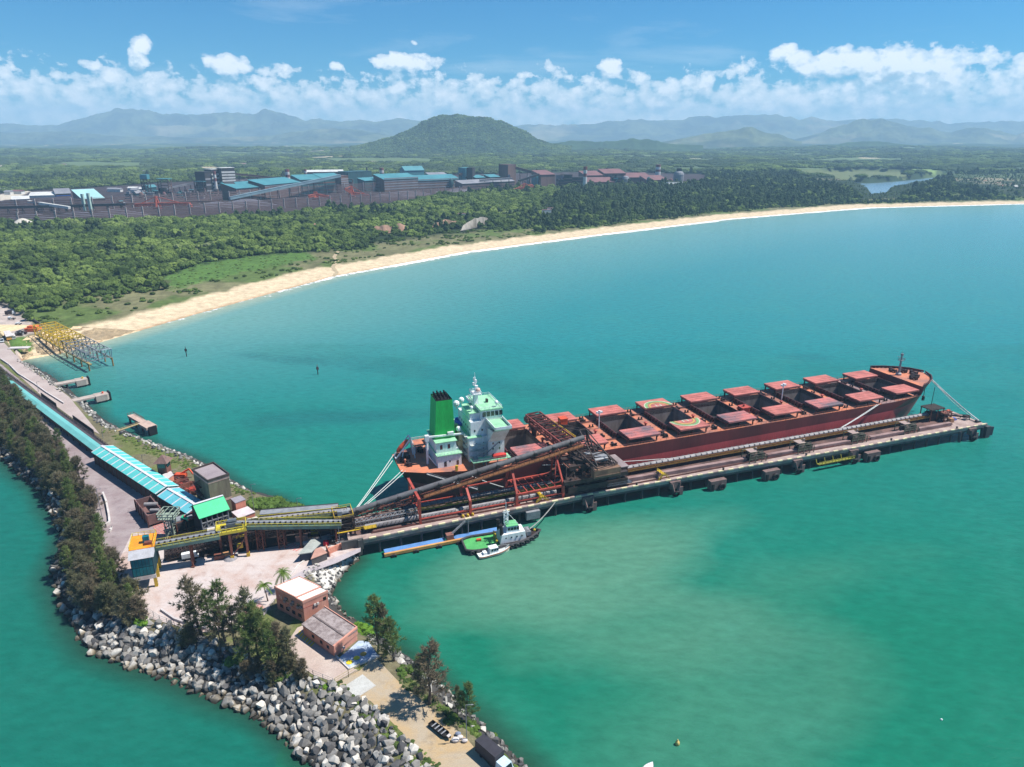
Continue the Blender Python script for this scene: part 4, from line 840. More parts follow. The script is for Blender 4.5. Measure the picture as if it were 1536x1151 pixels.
for a, b in (((1, -38.5, 8), (1, -35, 12.4)), ((1, -35, 12.4), (1, -38.5, 16.6)), ((1, -21.5, 9), (1, -25, 13)), ((1, -25, 13), (1, -21.5, 17)), ((1, -38.5, 12.4), (1, -21.5, 12.4)), ((1, -29.5, 12.4), (1, -33, 17)), ((1, -29.5, 12.4), (1, -26, 17)), ((1, -35, 12.4), (1, -35, 17)), ((1, -25, 12.4), (1, -25, 17))): mb.beam(a, b, .4)
part(PT, 'portal_frame', mb, M_RED)
for u, z in ((21.4, 13), (41.3, 12.3)):
    mb = MB(); zt = gp(u).z - 3.8; mb.beam((u, -38.5, 7), (u, -38.5, z), 1.0); mb.beam((u, -38.6, z), (u, -33, zt), .9); mb.beam((u, -33, zt), (u, -29, zt), .9); mb.beam((u, -29, zt), (u, -25.9, z), .9); mb.beam((u, -26, 7), (u, -26, z), 1.0); mb.beam((u - 1.4, -38.5, 7.2), (u + 1.4, -38.5, 7.2), .8, .9)
    mb.beam((u, -33, zt), (u, -32.4, gp(u).z - 3.4), .6); mb.beam((u, -29.4, zt), (u, -29.6, gp(u).z - 3.4), .6); part(PT, 'portal_leg', mb, M_RED)
u = 62; mb = MB(); mb.beam((u, -38.5, 7), (u, -38.5, 12.6), 1.1); mb.beam((u, -38.5, 12.6), (u - 1, -33, 23), .7); mb.beam((u, -26, 7), (u, -26, 12.6), 1.1); mb.beam((u, -26, 12.6), (u - 1, -29.4, 23), .7); mb.beam((u - 4, -38.5, 12.2), (u - 1, -33, 23), .35); mb.beam((u - 1, -33, 23), (u - 1, -29, 23), .7)
for k in range(4): z = 14 + k * 2.2; y = -38.5 + 5.5 * (z - 12.6) / 10.4; mb.beam((u - .2, y, z), (u - 3 + k * .6, y + .6, z - .4), .25)
part(PT, 'portal_leg', mb, M_RED)
mb = MB().beam((41, -38.5, 12), (62, -38.5, 12.3), .8); mb.beam((41, -26, 12), (62, -26, 12.3), .8); mb.beam((1, -38.5, 9), (62, -38.5, 9), .5); mb.beam((21, -26.6, 13.2), (41, -26.6, 13.6), .5); mb.beam((1, -26, 9.4), (62, -26, 9.4), .4)
for u in np.arange(43, 62, 3.2): mb.beam((u, -38.5, 12.1), (u, -26, 12.1), .35)
part(PT, 'tie_beam', mb, M_RED)

# ship loader
L = thing('ship_loader', 'dark rust red ship loader with truss boom reaching over the aftmost hatches', 'ship loader', S, (75, -32, 7))
mb = MB()
for u in (66, 88):
    for v in (-38.5, -26): mb.box(u - 3.4, u + 3.4, v - .8, v + .8, 7.4, 8.8); mb.beam((u, v, 8.8), (u, v, 13), 1.6)
    for k in range(4): mb.tube((u - 2.7 + k * 1.8, -39, 7.6), (u - 2.7 + k * 1.8, -38, 7.6), .5, 8)
for v in (-38.5, -26): mb.box(62, 92, v - 1, v + 1, 12.4, 14.2)
for u in (64, 76, 88): mb.box(u - .8, u + .8, -38.5, -26, 12.4, 13.8)
mb.box(64, 92, -39.6, -37.4, 8.8, 11.2); mb.box(64, 90, -38, -26, 13.9, 14.3); mb.beam((66, -38.5, 8.4), (76, -38.5, 13), .7); mb.beam((88, -38.5, 8.4), (78, -38.5, 13), .7)
part(L, 'travelling_portal', mb, M_MACH)
mb = MB().lathe((74, -31, 14.3), [(5.2, 0), (5.4, .8), (4.6, 1.4), (4.2, 5.6), (4.8, 6.4)], 16); mb.box(66, 82, -36, -26, 17.2, 19); mb.beam((66, -36, 14.2), (70, -35, 19), .8); mb.beam((82, -36, 14.2), (78, -35, 19), .8)
for k in range(6): mb.beam((64 + k * 4, -37, 14), (66 + k * 3, -33, 20), .5)
part(L, 'slewing_deck', mb, M_MACH)
TIP, ROOT = Vector((66.8, 7, 24.6)), Vector((71, -24, 22.4))
mb = MB().truss(ROOT, TIP, 7.6, 2.6, 9, .55); mb.truss(ROOT + Vector((0, 0, -2)), TIP + Vector((0, 0, -1.6)), 5, 2, 9, .45); part(L, 'boom', mb, mat('boom_red', lin(128, 62, 56), lin(86, 48, 46), .3, .7, .7))
mb = MB(); d_ = (TIP - ROOT).normalized(); sd_ = d_.cross(Vector((0, 0, 1))).normalized()
a, b = ROOT + Vector((0, 0, .2)), TIP + Vector((0, 0, .2)); mb.beam(a, b, 2.4, .9, 0); mb.beam(a + Vector((0, 0, .7)), b + Vector((0, 0, .7)), 1.8, .5, 0)
for k in range(14): p = a + (b - a) * (k / 13); mb.beam(p + sd_ * 3 + Vector((0, 0, 2.6)), p - sd_ * 3 + Vector((0, 0, 2.6)), .4, .3)
mb.ball(TIP + Vector((0, -.5, .5)), 2.2, 0, 10, 6, (1.4, 1, .9)); mb.box(TIP.x - 4, TIP.x + 4, TIP.y - 2.4, TIP.y + 1.2, TIP.z - 1, TIP.z + 1); part(L, 'boom_belt', mb, M_MACH)
mb = MB(); a, b = ROOT + sd_ * 5.4 + Vector((0, 4, .6)), TIP + sd_ * 5 + Vector((0, -9, .6)); mb.beam(a, b, 1.6, .25); mb.rail([a + sd_ * .7, b + sd_ * .7], 1.2, 1.4, .22); mb.rail([a - sd_ * .7, b - sd_ * .7], 1.2, 1.4, .2); part(L, 'boom_walkway', mb, M_YELLOW)
mb = MB().box(76.8, 80.2, -3, .4, 23.4, 26.2); mb.box(76.6, 80.4, -3.2, .6, 26.2, 26.5); mb.box(76.7, 76.8, -2.6, 0, 24.4, 25.8, 1); mb.beam((73, -1, 23.4), (78, -1, 23.4), .5); part(L, 'operator_cabin', mb, [M_ORANGE, M_GLASS])
mb = MB().tube((67, 5.4, 23), (67, 5.4, 13), 1.5, 10, r2=1.1); mb.box(65, 69, 3.4, 7.4, 21, 24); part(L, 'loading_chute', mb, M_MACH)
# counter boom with its lattice and ballast
TA, TB = Vector((76, -21, 22)), Vector((80, -42, 17.6))
mb = MB().truss(TA, TB, 10.6, 2.6, 5, .5); mb.truss(TA + Vector((0, 0, -3.4)), TB + Vector((0, 0, -2.6)), 9, 2.6, 5, .4)
ap = Vector((76.5, -26, 30.4))
for s in (-4, 4): mb.beam((76.5 + s, -24, 22), ap + Vector((s * .4, 0, 0)), .6); mb.beam(ap + Vector((s * .4, 0, 0)), TB + Vector((s, 0, 2.6)), .35); mb.beam(ap + Vector((s * .4, 0, 0)), ROOT + (TIP - ROOT) * .62 + Vector((s * .7, 0, 2.4)), .3); mb.beam((76.5 + s, -30, 21), ap + Vector((s * .4, 0, 0)), .5)
mb.beam(ap - Vector((1.6, 0, 0)), ap + Vector((1.6, 0, 0)), .5); part(L, 'counter_boom', mb, M_MACH)
mb = MB().box(73.6, 86, -43.6, -40.4, 15.6, 19.2); mb.box(74.2, 85.4, -43.8, -40.2, 16.4, 16.7); part(L, 'counterweight', mb, mat('ballast_brown', lin(132, 102, 82), lin(92, 68, 58), .3, .7, .8))
mb = MB().box(78, 84, -36, -31.6, 19, 21.4); mb.box(76, 79, -31, -28, 19.4, 21); mb.tube((77, -37, 20.6), (83, -37, 20.6), .9, 10); part(L, 'winch_house', mb, M_GREY)
mb = MB().box(88.6, 94.6, -34.6, -22.6, 9, 13.8, 0); mb.box(88.2, 95, -35, -22.2, 13.8, 14.2, 1); mb.box(89.6, 90.6, -34.66, -34.6, 9.4, 12, 2); mb.box(92, 93.4, -34.66, -34.6, 11, 12.4, 2); part(L, 'machine_house', mb, [M_OXIDE, mat('house_roof_grey', lin(146, 132, 132), lin(112, 98, 98), .2), M_BLACK])
mb = MB().box(83.4, 88.4, -38.4, -35.2, 8.8, 12.2); mb.box(82, 94, -40, -37, 8.6, 8.8); mb.rail([(82, -40, 8.8), (94, -40, 8.8)], 1.1, 1.8, .14); part(L, 'electric_house', mb, mat('slate_cabinet', lin(78, 88, 100), lin(58, 62, 70), .4))
mb = MB()
for k in range(70):
    u, v, z = R.uniform(60, 88), R.uniform(-40, -22), R.uniform(10, 21); a = R.uniform(0, PI); l = R.uniform(1.5, 4.5); mb.beam((u, v, z), (u + l * math.cos(a), v + l * math.sin(a), z + R.uniform(-1.5, 1.5)), R.uniform(.25, .6))
part(L, 'chute_steelwork', mb, M_RUST)
mb = MB()
for u in (47.5, 50.5, 53.5): mb.lathe((u, -22.2, 7), [(1.2, 0), (1.2, 6.3), (1.0, 6.6)], 12, 0)
mb.box(43, 58, -24.4, -20.6, 5.4, 7)
# transfer tower at the pier root
T = thing('transfer_tower', 'dark steel transfer tower with yellow railings at the pier root', 'tower', S, (-28, -33, 6.9))
mb = MB().lattice(-31, -24, -37, -28.6, 6.9, 14.4, 3, .55); mb.box(-31.2, -23.8, -37.2, -28.4, 14.2, 14.5); mb.box(-30, -25, -36, -30, 9.4, 13); part(T, 'frame', mb, M_MACH)
mb = MB().rail([(-31, -37, 14.5), (-24, -37, 14.5), (-24, -28.6, 14.5), (-31, -28.6, 14.5), (-31, -37, 14.5)], 1.1, 1.6, .14); mb.box(-20.5, -16, -38.6, -35.8, 9, 9.2); mb.rail([(-24, -38.4, 9.2), (-16, -38.4, 9.2)], 1.1, 1.4, .16); mb.box(-30.6, -22, -38, -37.4, 9, 9.2); part(T, 'railing', mb, M_YELLOW)
mb = MB().tube((-28, -34, 15.4), (-25.4, -34, 15.4), .9).box(-29.6, -28, -35, -33, 14.5, 16.4); mb.tube((-26, -31, 14), (-24, -31, 13.4), 1.5); part(T, 'drive', mb, M_GREY)
# floating pontoon walkway with blue deck
T = thing('pontoon_walkway', 'low landing stage with blue deck and ochre edge in front of the pier', 'landing stage', S, (8, -43.4, 0))
mb = MB().box(-14.6, 9.2, -45.4, -42.6, 1.3, 1.5); mb.box(12.8, 33, -45.4, -42.6, 1.3, 1.5); part(T, 'deck', mb, mat('deck_blue', lin(92, 140, 196), lin(76, 112, 164), .3))
mb = MB().box(-15, 34, -46.4, -45.4, .5, 1.6); part(T, 'edge_beam', mb, mat('ochre_edge', lin(206, 156, 92), lin(170, 122, 74), .3))
for u in (-11.6, -3, 6, 14, 24, 32): part(T, 'fender', MB().box(u - .9, u + .9, -46.8, -46.4, -.8, .9).torus((u, -47.1, .2), (0, 1, 0), .8, .38, m=1), [M_CONCD, M_BLACK])
mb = MB().box(9.6, 12.4, -45.3, -43, 1.4, 3.6); part(T, 'stair_house', mb, mat('stair_brown', lin(140, 96, 86)))
mb = MB().beam((12, -44, 3.4), (18, -42.6, 7), 1.0, .2); mb.rail([(12, -44.5, 3.4), (18, -43.1, 7)], 1, 1.5, .1); mb.tube((19, -43, 1.4), (19, -43, 8), .2, 6); mb.box(44, 50, -42.6, -41, 1.8, 5.2, 0); part(T, 'stair', mb, M_GREY)
# tugboat
TR = Frame(*S.w(14.6, -51.0), S.a - .075)
def hullpts(L_, B, n=9, stern=.55, bow=2.4):
    r = []
    for i in range(n + 1):
        t = i / n; w = B / 2 * min(1, stern + t * 3.0) * (1 - max(0, (t - .55) / .45) ** bow); r.append((t * L_, w))
    return r
def boat(T, Lg, B, zk, prof, mats, fr=None, rub=None):
    "hull loft: prof gives sheer height along t"
    P_ = hullpts(Lg, B, 14, .72, 2.2); mb = MB()
    for s in (-1, 1):
        v = []
        for i, (x, w) in enumerate(P_):
            t = i / 14; zt = prof(t); v += [(x * .96 + .2, s * w * .72, zk), (x, s * w, zt)]
        mb.faces(v, [(2 * i, 2 * i + 2, 2 * i + 3, 2 * i + 1)[::s * -1] for i in range(14)])
    w0 = P_[0][1]; mb.poly([(.2, w0 * .72, zk), (.2, -w0 * .72, zk), (0, -w0, prof(0)), (0, w0, prof(0))])
    return mb, P_
TUG = thing('tugboat', 'black hulled tugboat with white wheelhouse and green aft deck beside the pier', 'tugboat', TR, (0, 0, 0))
pf = lambda t: 2.0 + 2.6 * max(0, t - .35) ** 1.6
mb, PP = boat(TUG, 31, 10.5, -1, pf, None); part(TUG, 'hull', mb, mat('tug_black', lin(38, 40, 44), lin(28, 28, 30), .4))
mb = MB()
for i in range(14):
    a, b = PP[i], PP[i + 1]; za, zb = pf(i / 14) - .7, pf((i + 1) / 14) - .7
    mb.poly([(a[0], -a[1] + .35, za), (b[0], -b[1] + .35, zb), (b[0], b[1] - .35, zb), (a[0], a[1] - .35, za)], 0 if i < 6 else 1)
part(TUG, 'deck', mb, [mat('tug_green', lin(84, 172, 96), lin(64, 140, 80), .4), M_DKMACH])
mb = MB()
for s in (-1, 1):
    for i in range(14): mb.tube((PP[i][0], s * PP[i][1], pf(i / 14) - .1), (PP[i + 1][0], s * PP[i + 1][1], pf((i + 1) / 14) - .1), .42, 6)
    for i in range(1, 14): x, w = PP[i]; mb.torus((x, s * (w + .35), pf(i / 14) - .9), (0, 1, 0), .6, .28, 10, 5)
mb.tube((0, -PP[0][1], 1.9), (0, PP[0][1], 1.9), .5, 6); part(TUG, 'tyre_fender', mb, mat('rubber_grey', lin(74, 70, 72), lin(44, 42, 44), .8))['kind'] = 'stuff'
mb = MB(); frustum(mb, [(13.6, -3.5), (24.4, -3.0), (24.4, 3.0), (13.6, 3.5)], 1.8, [(14.4, -3.3), (23.8, -2.8), (23.8, 2.8), (14.4, 3.3)], 5.4)
for x in (16, 18.2, 20.4, 22.4): mb.tube((x, -3.34, 3.9), (x, -3.0, 3.9), .3, 8, 1)
part(TUG, 'deckhouse', mb, [M_WHITE, M_GLASS])
mb = MB(); frustum(mb, [(16.4, -2.3), (22, -2.3), (22, 2.3), (16.4, 2.3)], 5.4, [(16.8, -2.0), (21, -2.0), (21, 2.0), (16.8, 2.0)], 8.0); mb.box(16.5, 21.3, -2.2, 2.2, 8.0, 8.2, 2)
for x in np.arange(17, 20.6, 1.2): mb.box(x, x + .95, -2.28, -2.04, 6.4, 7.5, 1)
for y in (-1.7, -.4, .9): mb.box(21.2, 21.62, y, y + .95, 6.3, 7.4, 1)
part(TUG, 'wheelhouse', mb, [M_WHITE, M_GLASS, mat('tug_roof_green', lin(110, 190, 130))])
mb = MB().lattice(16.2, 17.6, -.8, .8, 8.2, 13.6, 4, .18); mb.beam((16.9, -2.2, 11), (16.9, 2.2, 11), .18); mb.tube((16.9, 0, 13.6), (16.9, 0, 17.6), .12, 6); mb.beam((15.6, 0, 13.4), (18.4, 0, 13.4), .18); mb.beam((17.6, 0, 12.8), (21.4, -1.2, 8.2), .14); part(TUG, 'mast', mb, M_WHITE)
mb = MB()
for s in (-2.2, 2.2): mb.tube((14.6, s, 5), (14.2, s, 9.4), .75, 8)
part(TUG, 'exhaust', mb, M_BLACK)
mb = MB().tube((25.6, -1.4, 3.7), (25.6, 1.4, 3.7), 1.0, 10).box(24.8, 26.6, -1.9, -1.4, 2.6, 4.4).box(24.8, 26.6, 1.4, 1.9, 2.6, 4.4); part(TUG, 'towing_winch', mb, M_GREY)
mb = MB().beam((12.4, -1.6, 1.4), (12.4, -1.6, 5), .4).beam((12.4, 1.6, 1.4), (12.4, 1.6, 5), .4).beam((12.4, -1.8, 4.8), (12.4, 1.8, 4.8), .4).ball((12.4, -2.4, 3), .6); mb.ball((28, -1.6, 4.6), .5); part(TUG, 'towing_bitt', mb, M_YELLOW)
part(TUG, 'hose_reel', MB().box(5.6, 7.4, 1.6, 2.6, 1.3, 2.1), M_ORANGE)
rope('grey tow rope from the tugboat bow up to the pier edge', (*S.l(*TR.w(26.5, 0)), 4.4), (57, -41.6, 7.2), .22, 1.0, m=mat('rope_grey', lin(150, 148, 144)), group='tow ropes')
# pilot boat alongside
BRM = Frame(*S.w(17.9, -58.6), S.a + .06)
PB = thing('pilot_boat', 'small white pilot boat alongside the tugboat', 'boat', BRM, (0, 0, 0))
pf2 = lambda t: 1.1 + .7 * t * t
mb, PP = boat(PB, 13.2, 3.9, -.4, pf2, None); part(PB, 'hull', mb, [mat('boat_cream', lin(232, 224, 204), lin(206, 196, 172), .5)])
mb = MB()
for s in (-1, 1):
    for i in range(14): mb.tube((PP[i][0], s * (PP[i][1] + .02), pf2(i / 14) - .28), (PP[i + 1][0], s * (PP[i + 1][1] + .02), pf2((i + 1) / 14) - .28), .13, 5)
part(PB, 'rubbing_strake', mb, mat('strake_rust', lin(170, 92, 52)))
mb = MB()
for i in range(14):
    a, b = PP[i], PP[i + 1]; mb.poly([(a[0], -a[1] + .1, pf2(i / 14) - .12), (b[0], -b[1] + .1, pf2((i + 1) / 14) - .12), (b[0], b[1] - .1, pf2((i + 1) / 14) - .12), (a[0], a[1] - .1, pf2(i / 14) - .12)])
part(PB, 'deck', mb, mat('deck_white', lin(226, 228, 226), lin(204, 206, 204), .8))
mb = MB(); frustum(mb, [(4.2, -1.35), (8.6, -1.2), (8.6, 1.2), (4.2, 1.35)], 1.0, [(4.6, -1.2), (7.6, -1.05), (7.6, 1.05), (4.6, 1.2)], 3.1)
mb.box(4.4, 7.8, -1.3, 1.3, 3.1, 3.25)
for x in (5, 6.1, 7.1): mb.box(x, x + .7, -1.34, -1.12, 2.1, 2.8, 1)
mb.box(7.9, 8.12, -.9, .9, 2.1, 2.8, 1); mb.box(2, 3.4, -.9, .9, 1.1, 1.9, 0); part(PB, 'cabin', mb, [M_WHITE, M_GLASS])
part(PB, 'railing', MB().rail([(8.8, -1.3, 1.5), (11, -.9, 1.6), (12.8, 0, 1.8), (11, .9, 1.6), (8.8, 1.3, 1.5)], .8, 1, .07).tube((5.4, 0, 3.2), (5.4, 0, 4.6), .06, 5), M_WHITE)
# boat cut by the lower edge, buoy and float
x, y = P(957, 1179); BF = Frame(x, y, .9)
b2 = thing('motor_boat', 'white motor boat entering at the bottom edge of the bay', 'boat', BF, (0, 0, 0))
mb, PP = boat(b2, 7.5, 2.6, -.3, lambda t: .9 + .5 * t, None); part(b2, 'hull', mb, M_WHITE)
mb = MB()
for i in range(14):
    a, b = PP[i], PP[i + 1]; mb.poly([(a[0], -a[1] + .08, .85 + .5 * i / 14), (b[0], -b[1] + .08, .85 + .5 * (i + 1) / 14), (b[0], b[1] - .08, .85 + .5 * (i + 1) / 14), (a[0], a[1] - .08, .85 + .5 * i / 14)])
part(b2, 'deck', mb, M_WHITE); part(b2, 'windscreen', MB().box(3.2, 3.5, -.9, .9, 1.1, 1.7).box(3.5, 4.6, -1, -.9, 1.1, 1.6).box(3.5, 4.6, .9, 1, 1.1, 1.6), M_GLASS)
x, y = P(1016, 1117); single('buoy', MB().lathe((x, y, 0), [(.35, -.3), (.55, 0), (.6, .5), (.5, .9), (.2, 1.4), (.08, 1.7)], 12), mat('buoy_yellow', lin(224, 196, 120), lin(150, 100, 40), .8), 'small yellow buoy floating in open green water near the bottom edge', 'buoy', W, (x, y, 0))
x, y = P(1412, 1080); single('float', MB().ball((x, y, .1), .32), M_WHITE, 'tiny white float alone on the right of the bay', 'float', W, (x, y, 0))
for (px, py, lab) in [(280, 535, 'dark beacon pole in the bay nearer the beach'), (477, 562, 'beacon pole with a pinkish top in mid bay')]:
    x, y = P(px, py); zt = ZH(py - 15, y); T = thing('beacon', lab, 'beacon', W, (x, y, 0)); part(T, 'pole', MB().tube((x, y, -2), (x, y, zt - 1.6), .3, 8), M_DKMACH)
    part(T, 'daymark', MB().box(x - .8, x + .8, y - .1, y + .1, zt - 3.6, zt - 1.8).box(x - .1, x + .1, y - .8, y + .8, zt - 3.6, zt - 1.8).tube((x, y, zt - 1.8), (x, y, zt), .2, 6), mat('daymark', lin(120, 84, 92)) if px > 400 else M_DKMACH)
# ---------------------------------------------------------------- quay, yard and its buildings
def sheet(name, pts, z, m, zz=5): single(name, MB().poly([(*P(x, y, zz), z) for x, y in pts], 0), m, kind='structure')
def orient(pts):
    a = sum(p[0] * q[1] - q[0] * p[1] for p, q in zip(pts, pts[1:] + pts[:1])); return pts if a > 0 else pts[::-1]
M_ASPH = mat('asphalt_dusty', lin(152, 138, 140), lin(134, 114, 116), .09, .9, .8, bump=.02)
M_YARD = mat('yard_ore_dust', lin(184, 164, 160), lin(172, 138, 128), .07, .9, .9, bump=.02)
M_DIRT = mat('dirt_track', lin(168, 152, 128), lin(176, 146, 106), .12, .95, .9, bump=.04)
def groundmat(name, c1, c2, c3, ang):
    m, t = newmat(name); ge = t.add('ShaderNodeNewGeometry'); mp = t.add('ShaderNodeMapping'); mp.inputs['Rotation'].default_value = (0, 0, ang); mp.inputs['Scale'].default_value = (.05, .9, 1); t.t.links.new(ge.outputs[0], mp.inputs[0])
    n1 = t.noise(.09, 6, .65, (ge, 0), .6); n2 = t.noise(.22, 6, .7, (ge, 0)); n3 = t.noise(1.0, 4, .6, (mp, 0)); n4 = t.noise(3.2, 3, .6, (ge, 0))
    c = t.mix(t.ramp(n1, [(.44, (0, 0, 0)), (.62, (.9,) * 3)]), c1, c2); c = t.mix(t.ramp(n2, [(.55, (0, 0, 0)), (.7, (.75,) * 3)]), c, c3); c = t.mix(t.ramp(n3, [(.5, (0, 0, 0)), (.7, (.2,) * 3)]), c, c3)
    c = t.mix(1.0, c, t.ramp(n4, [(.3, (.86,) * 3), (.7, (1.08,) * 3)]), 'MULTIPLY'); finish(t, c, .92, n4, 0, .3, .03); MATS[name] = m; return m
M_ASPH = groundmat('asphalt_tracked', lin(152, 140, 140), lin(134, 118, 120), lin(112, 98, 100), .82); M_YARD = groundmat('yard_tracked', lin(190, 178, 174), lin(178, 154, 144), lin(154, 130, 122), -.35); M_DIRT = groundmat('dirt_tracked', lin(166, 152, 132), lin(174, 148, 110), lin(136, 120, 98), .72)
M_PALE = mat('pale_apron', lin(200, 192, 190), lin(174, 166, 166), .2, .85)
sheet('road', [(-160, 575), (-160, 480), (0, 545), (150, 672), (235, 740), (335, 830), (345, 850), (215, 922), (172, 862), (146, 792), (122, 735), (58, 662)], 5.04, M_ASPH)
sheet('access_road', [(-120, 470), (0, 508), (32, 542), (104, 596), (140, 640), (150, 652), (126, 640), (60, 592), (0, 538), (-120, 492)], 5.10, mat('access_concrete', lin(176, 162, 156), lin(156, 138, 132), .1, .9))
sheet('yard', [(170, 858), (198, 800), (262, 800), (330, 830), (480, 798), (536, 800), (541, 824), (470, 848), (440, 866), (408, 905), (386, 940), (300, 950), (262, 938), (216, 926)], 5.08, M_YARD)
sheet('painted_shade', [(246, 842), (332, 834), (420, 819), (478, 806), (526, 793), (530, 776), (470, 776), (384, 778), (352, 800), (312, 800), (290, 770), (246, 742), (258, 800), (246, 812)], 5.11, mat('painted_shade', lin(62, 54, 54), lin(40, 36, 38), .15, .9, .9))  # dark sheet: shade and black clutter below the galleries put into ground colour
sheet('dirt_track', [(496, 1022), (540, 1006), (562, 985), (600, 1025), (645, 1062), (700, 1108), (760, 1180), (830, 1250), (720, 1290), (640, 1170), (606, 1102), (556, 1052), (512, 1036)], 5.06, M_DIRT)
sheet('concrete_pad', [(510, 1034), (544, 1012), (564, 1029), (536, 1047)], 5.10, mat('pad_grey', lin(184, 184, 180), lin(168, 164, 158), .3))
sheet('parking_apron', [(432, 962), (446, 942), (460, 936), (522, 1000), (538, 1006), (503, 1024), (468, 1012), (441, 992)], 5.09, mat('parking_beige', lin(184, 168, 158), lin(168, 146, 136), .15))
sheet('painted_pad', [(506, 990), (524, 1004), (568, 985), (552, 962), (538, 962)], 5.14, mat('pad_blue_grey', lin(176, 190, 204), lin(104, 128, 164), .35, .8, .7))
sheet('footpath', [(430, 870), (470, 848), (500, 838), (541, 822), (541, 828), (505, 845), (474, 856), (448, 872), (424, 892)], 5.12, mat('path_grey', lin(176, 166, 168), lin(150, 140, 144), .3))
for i, (x, y, m_) in enumerate([(524, 993.5, 'mark_yellow'), (535, 987, 'mark_yellow'), (545, 981, 'mark_ochre')]):
    c = P(x, y, 5.2); single('painted_disc', MB().lathe((*c, 5.16), [(.95, 0), (.95, .03)], 18), mat(m_, lin(228, 204, 40) if m_ == 'mark_yellow' else lin(176, 146, 60)), ['bright yellow painted disc nearest the gate on the blue pad', 'middle yellow painted disc on the blue pad', 'dull ochre painted disc farthest from the gate on the blue pad'][i], 'floor marking', W, (*c, 5.16))
def stripes(label, a, b, c, d, n, col):
    "painted bars between the edges a-b and c-d"
    mb = MB(); L = lambda p, q, t: (p[0] + (q[0] - p[0]) * t, p[1] + (q[1] - p[1]) * t, 5.13)
    a, b, c, d = (P(*q, 5.1) for q in (a, b, c, d))
    for i in range(n): t0, t1 = i / n, (i + .5) / n; mb.poly([L(a, b, t0), L(a, b, t1), L(c, d, t1), L(c, d, t0)])
    o = single('road_marking', mb, col, label, 'road marking', W, (*a, 5.13)); o['kind'] = 'structure'
M_ZRED = mat('zebra_red', lin(206, 112, 104), lin(196, 150, 140), .5, .8, .8)
stripes('red hatched bars on the road beside the lattice platform', (228, 788), (240, 812), (247, 782), (257, 808), 13, M_ZRED)
stripes('red hatched bars beside the grey roofed shed', (428, 822), (446, 828), (440, 815), (458, 821), 5, M_ZRED)
stripes('red hatched bars among the casuarinas at the yard edge', (362, 912), (372, 924), (388, 902), (400, 914), 6, M_ZRED)
stripes('yellow parking bays beside the brick annex', (446, 952), (468, 972), (450, 946), (474, 966), 7, mat('mark_yellow', (1, 1, 1, 1)))
def lowwall(label, pts, h, w, m, zz=5, name='low_wall', cat='wall'):
    q = [P(x, y, zz) for x, y in pts]; mb = MB()
    for a, b in zip(q, q[1:]): mb.beam((*a, zz + h / 2), (*b, zz + h / 2), w, h)
    single(name, mb, m, label, cat, W, (*q[0], zz))
M_WWALL = mat('white_wall', lin(206, 200, 196), lin(172, 160, 154), .3)
lowwall('curved white barrier wall at the road edge by the casuarinas', [(155, 742), (160, 755), (164, 775), (165, 786), (159, 790)], 1.3, .7, M_WWALL)
lowwall('small hooked white kerb next to the barrier wall', [(165, 796), (168, 791), (167, 797), (164, 799)], .6, .4, M_WWALL, name='kerb', cat='kerb')
lowwall('white curved kerb along the footpath by the sheds', [(433, 868), (448, 848), (462, 838), (480, 831), (497, 826)], .5, .5, M_WWALL, name='kerb', cat='kerb')
lowwall('pale kerb around the blue painted pad', [(500, 982), (524, 1005), (569, 985)], .5, .4, M_WWALL, name='kerb', cat='kerb')
lowwall('pale retaining wall at the yard edge near the fence', [(242, 916), (262, 930), (290, 940), (310, 944)], .8, .6, M_PALE)
lowwall('long white retaining kerb of the access road beside the cove', [(2, 540), (14, 548), (28, 562), (52, 577), (70, 590), (96, 606)], .9, .6, M_PALE, name='kerb', cat='kerb')

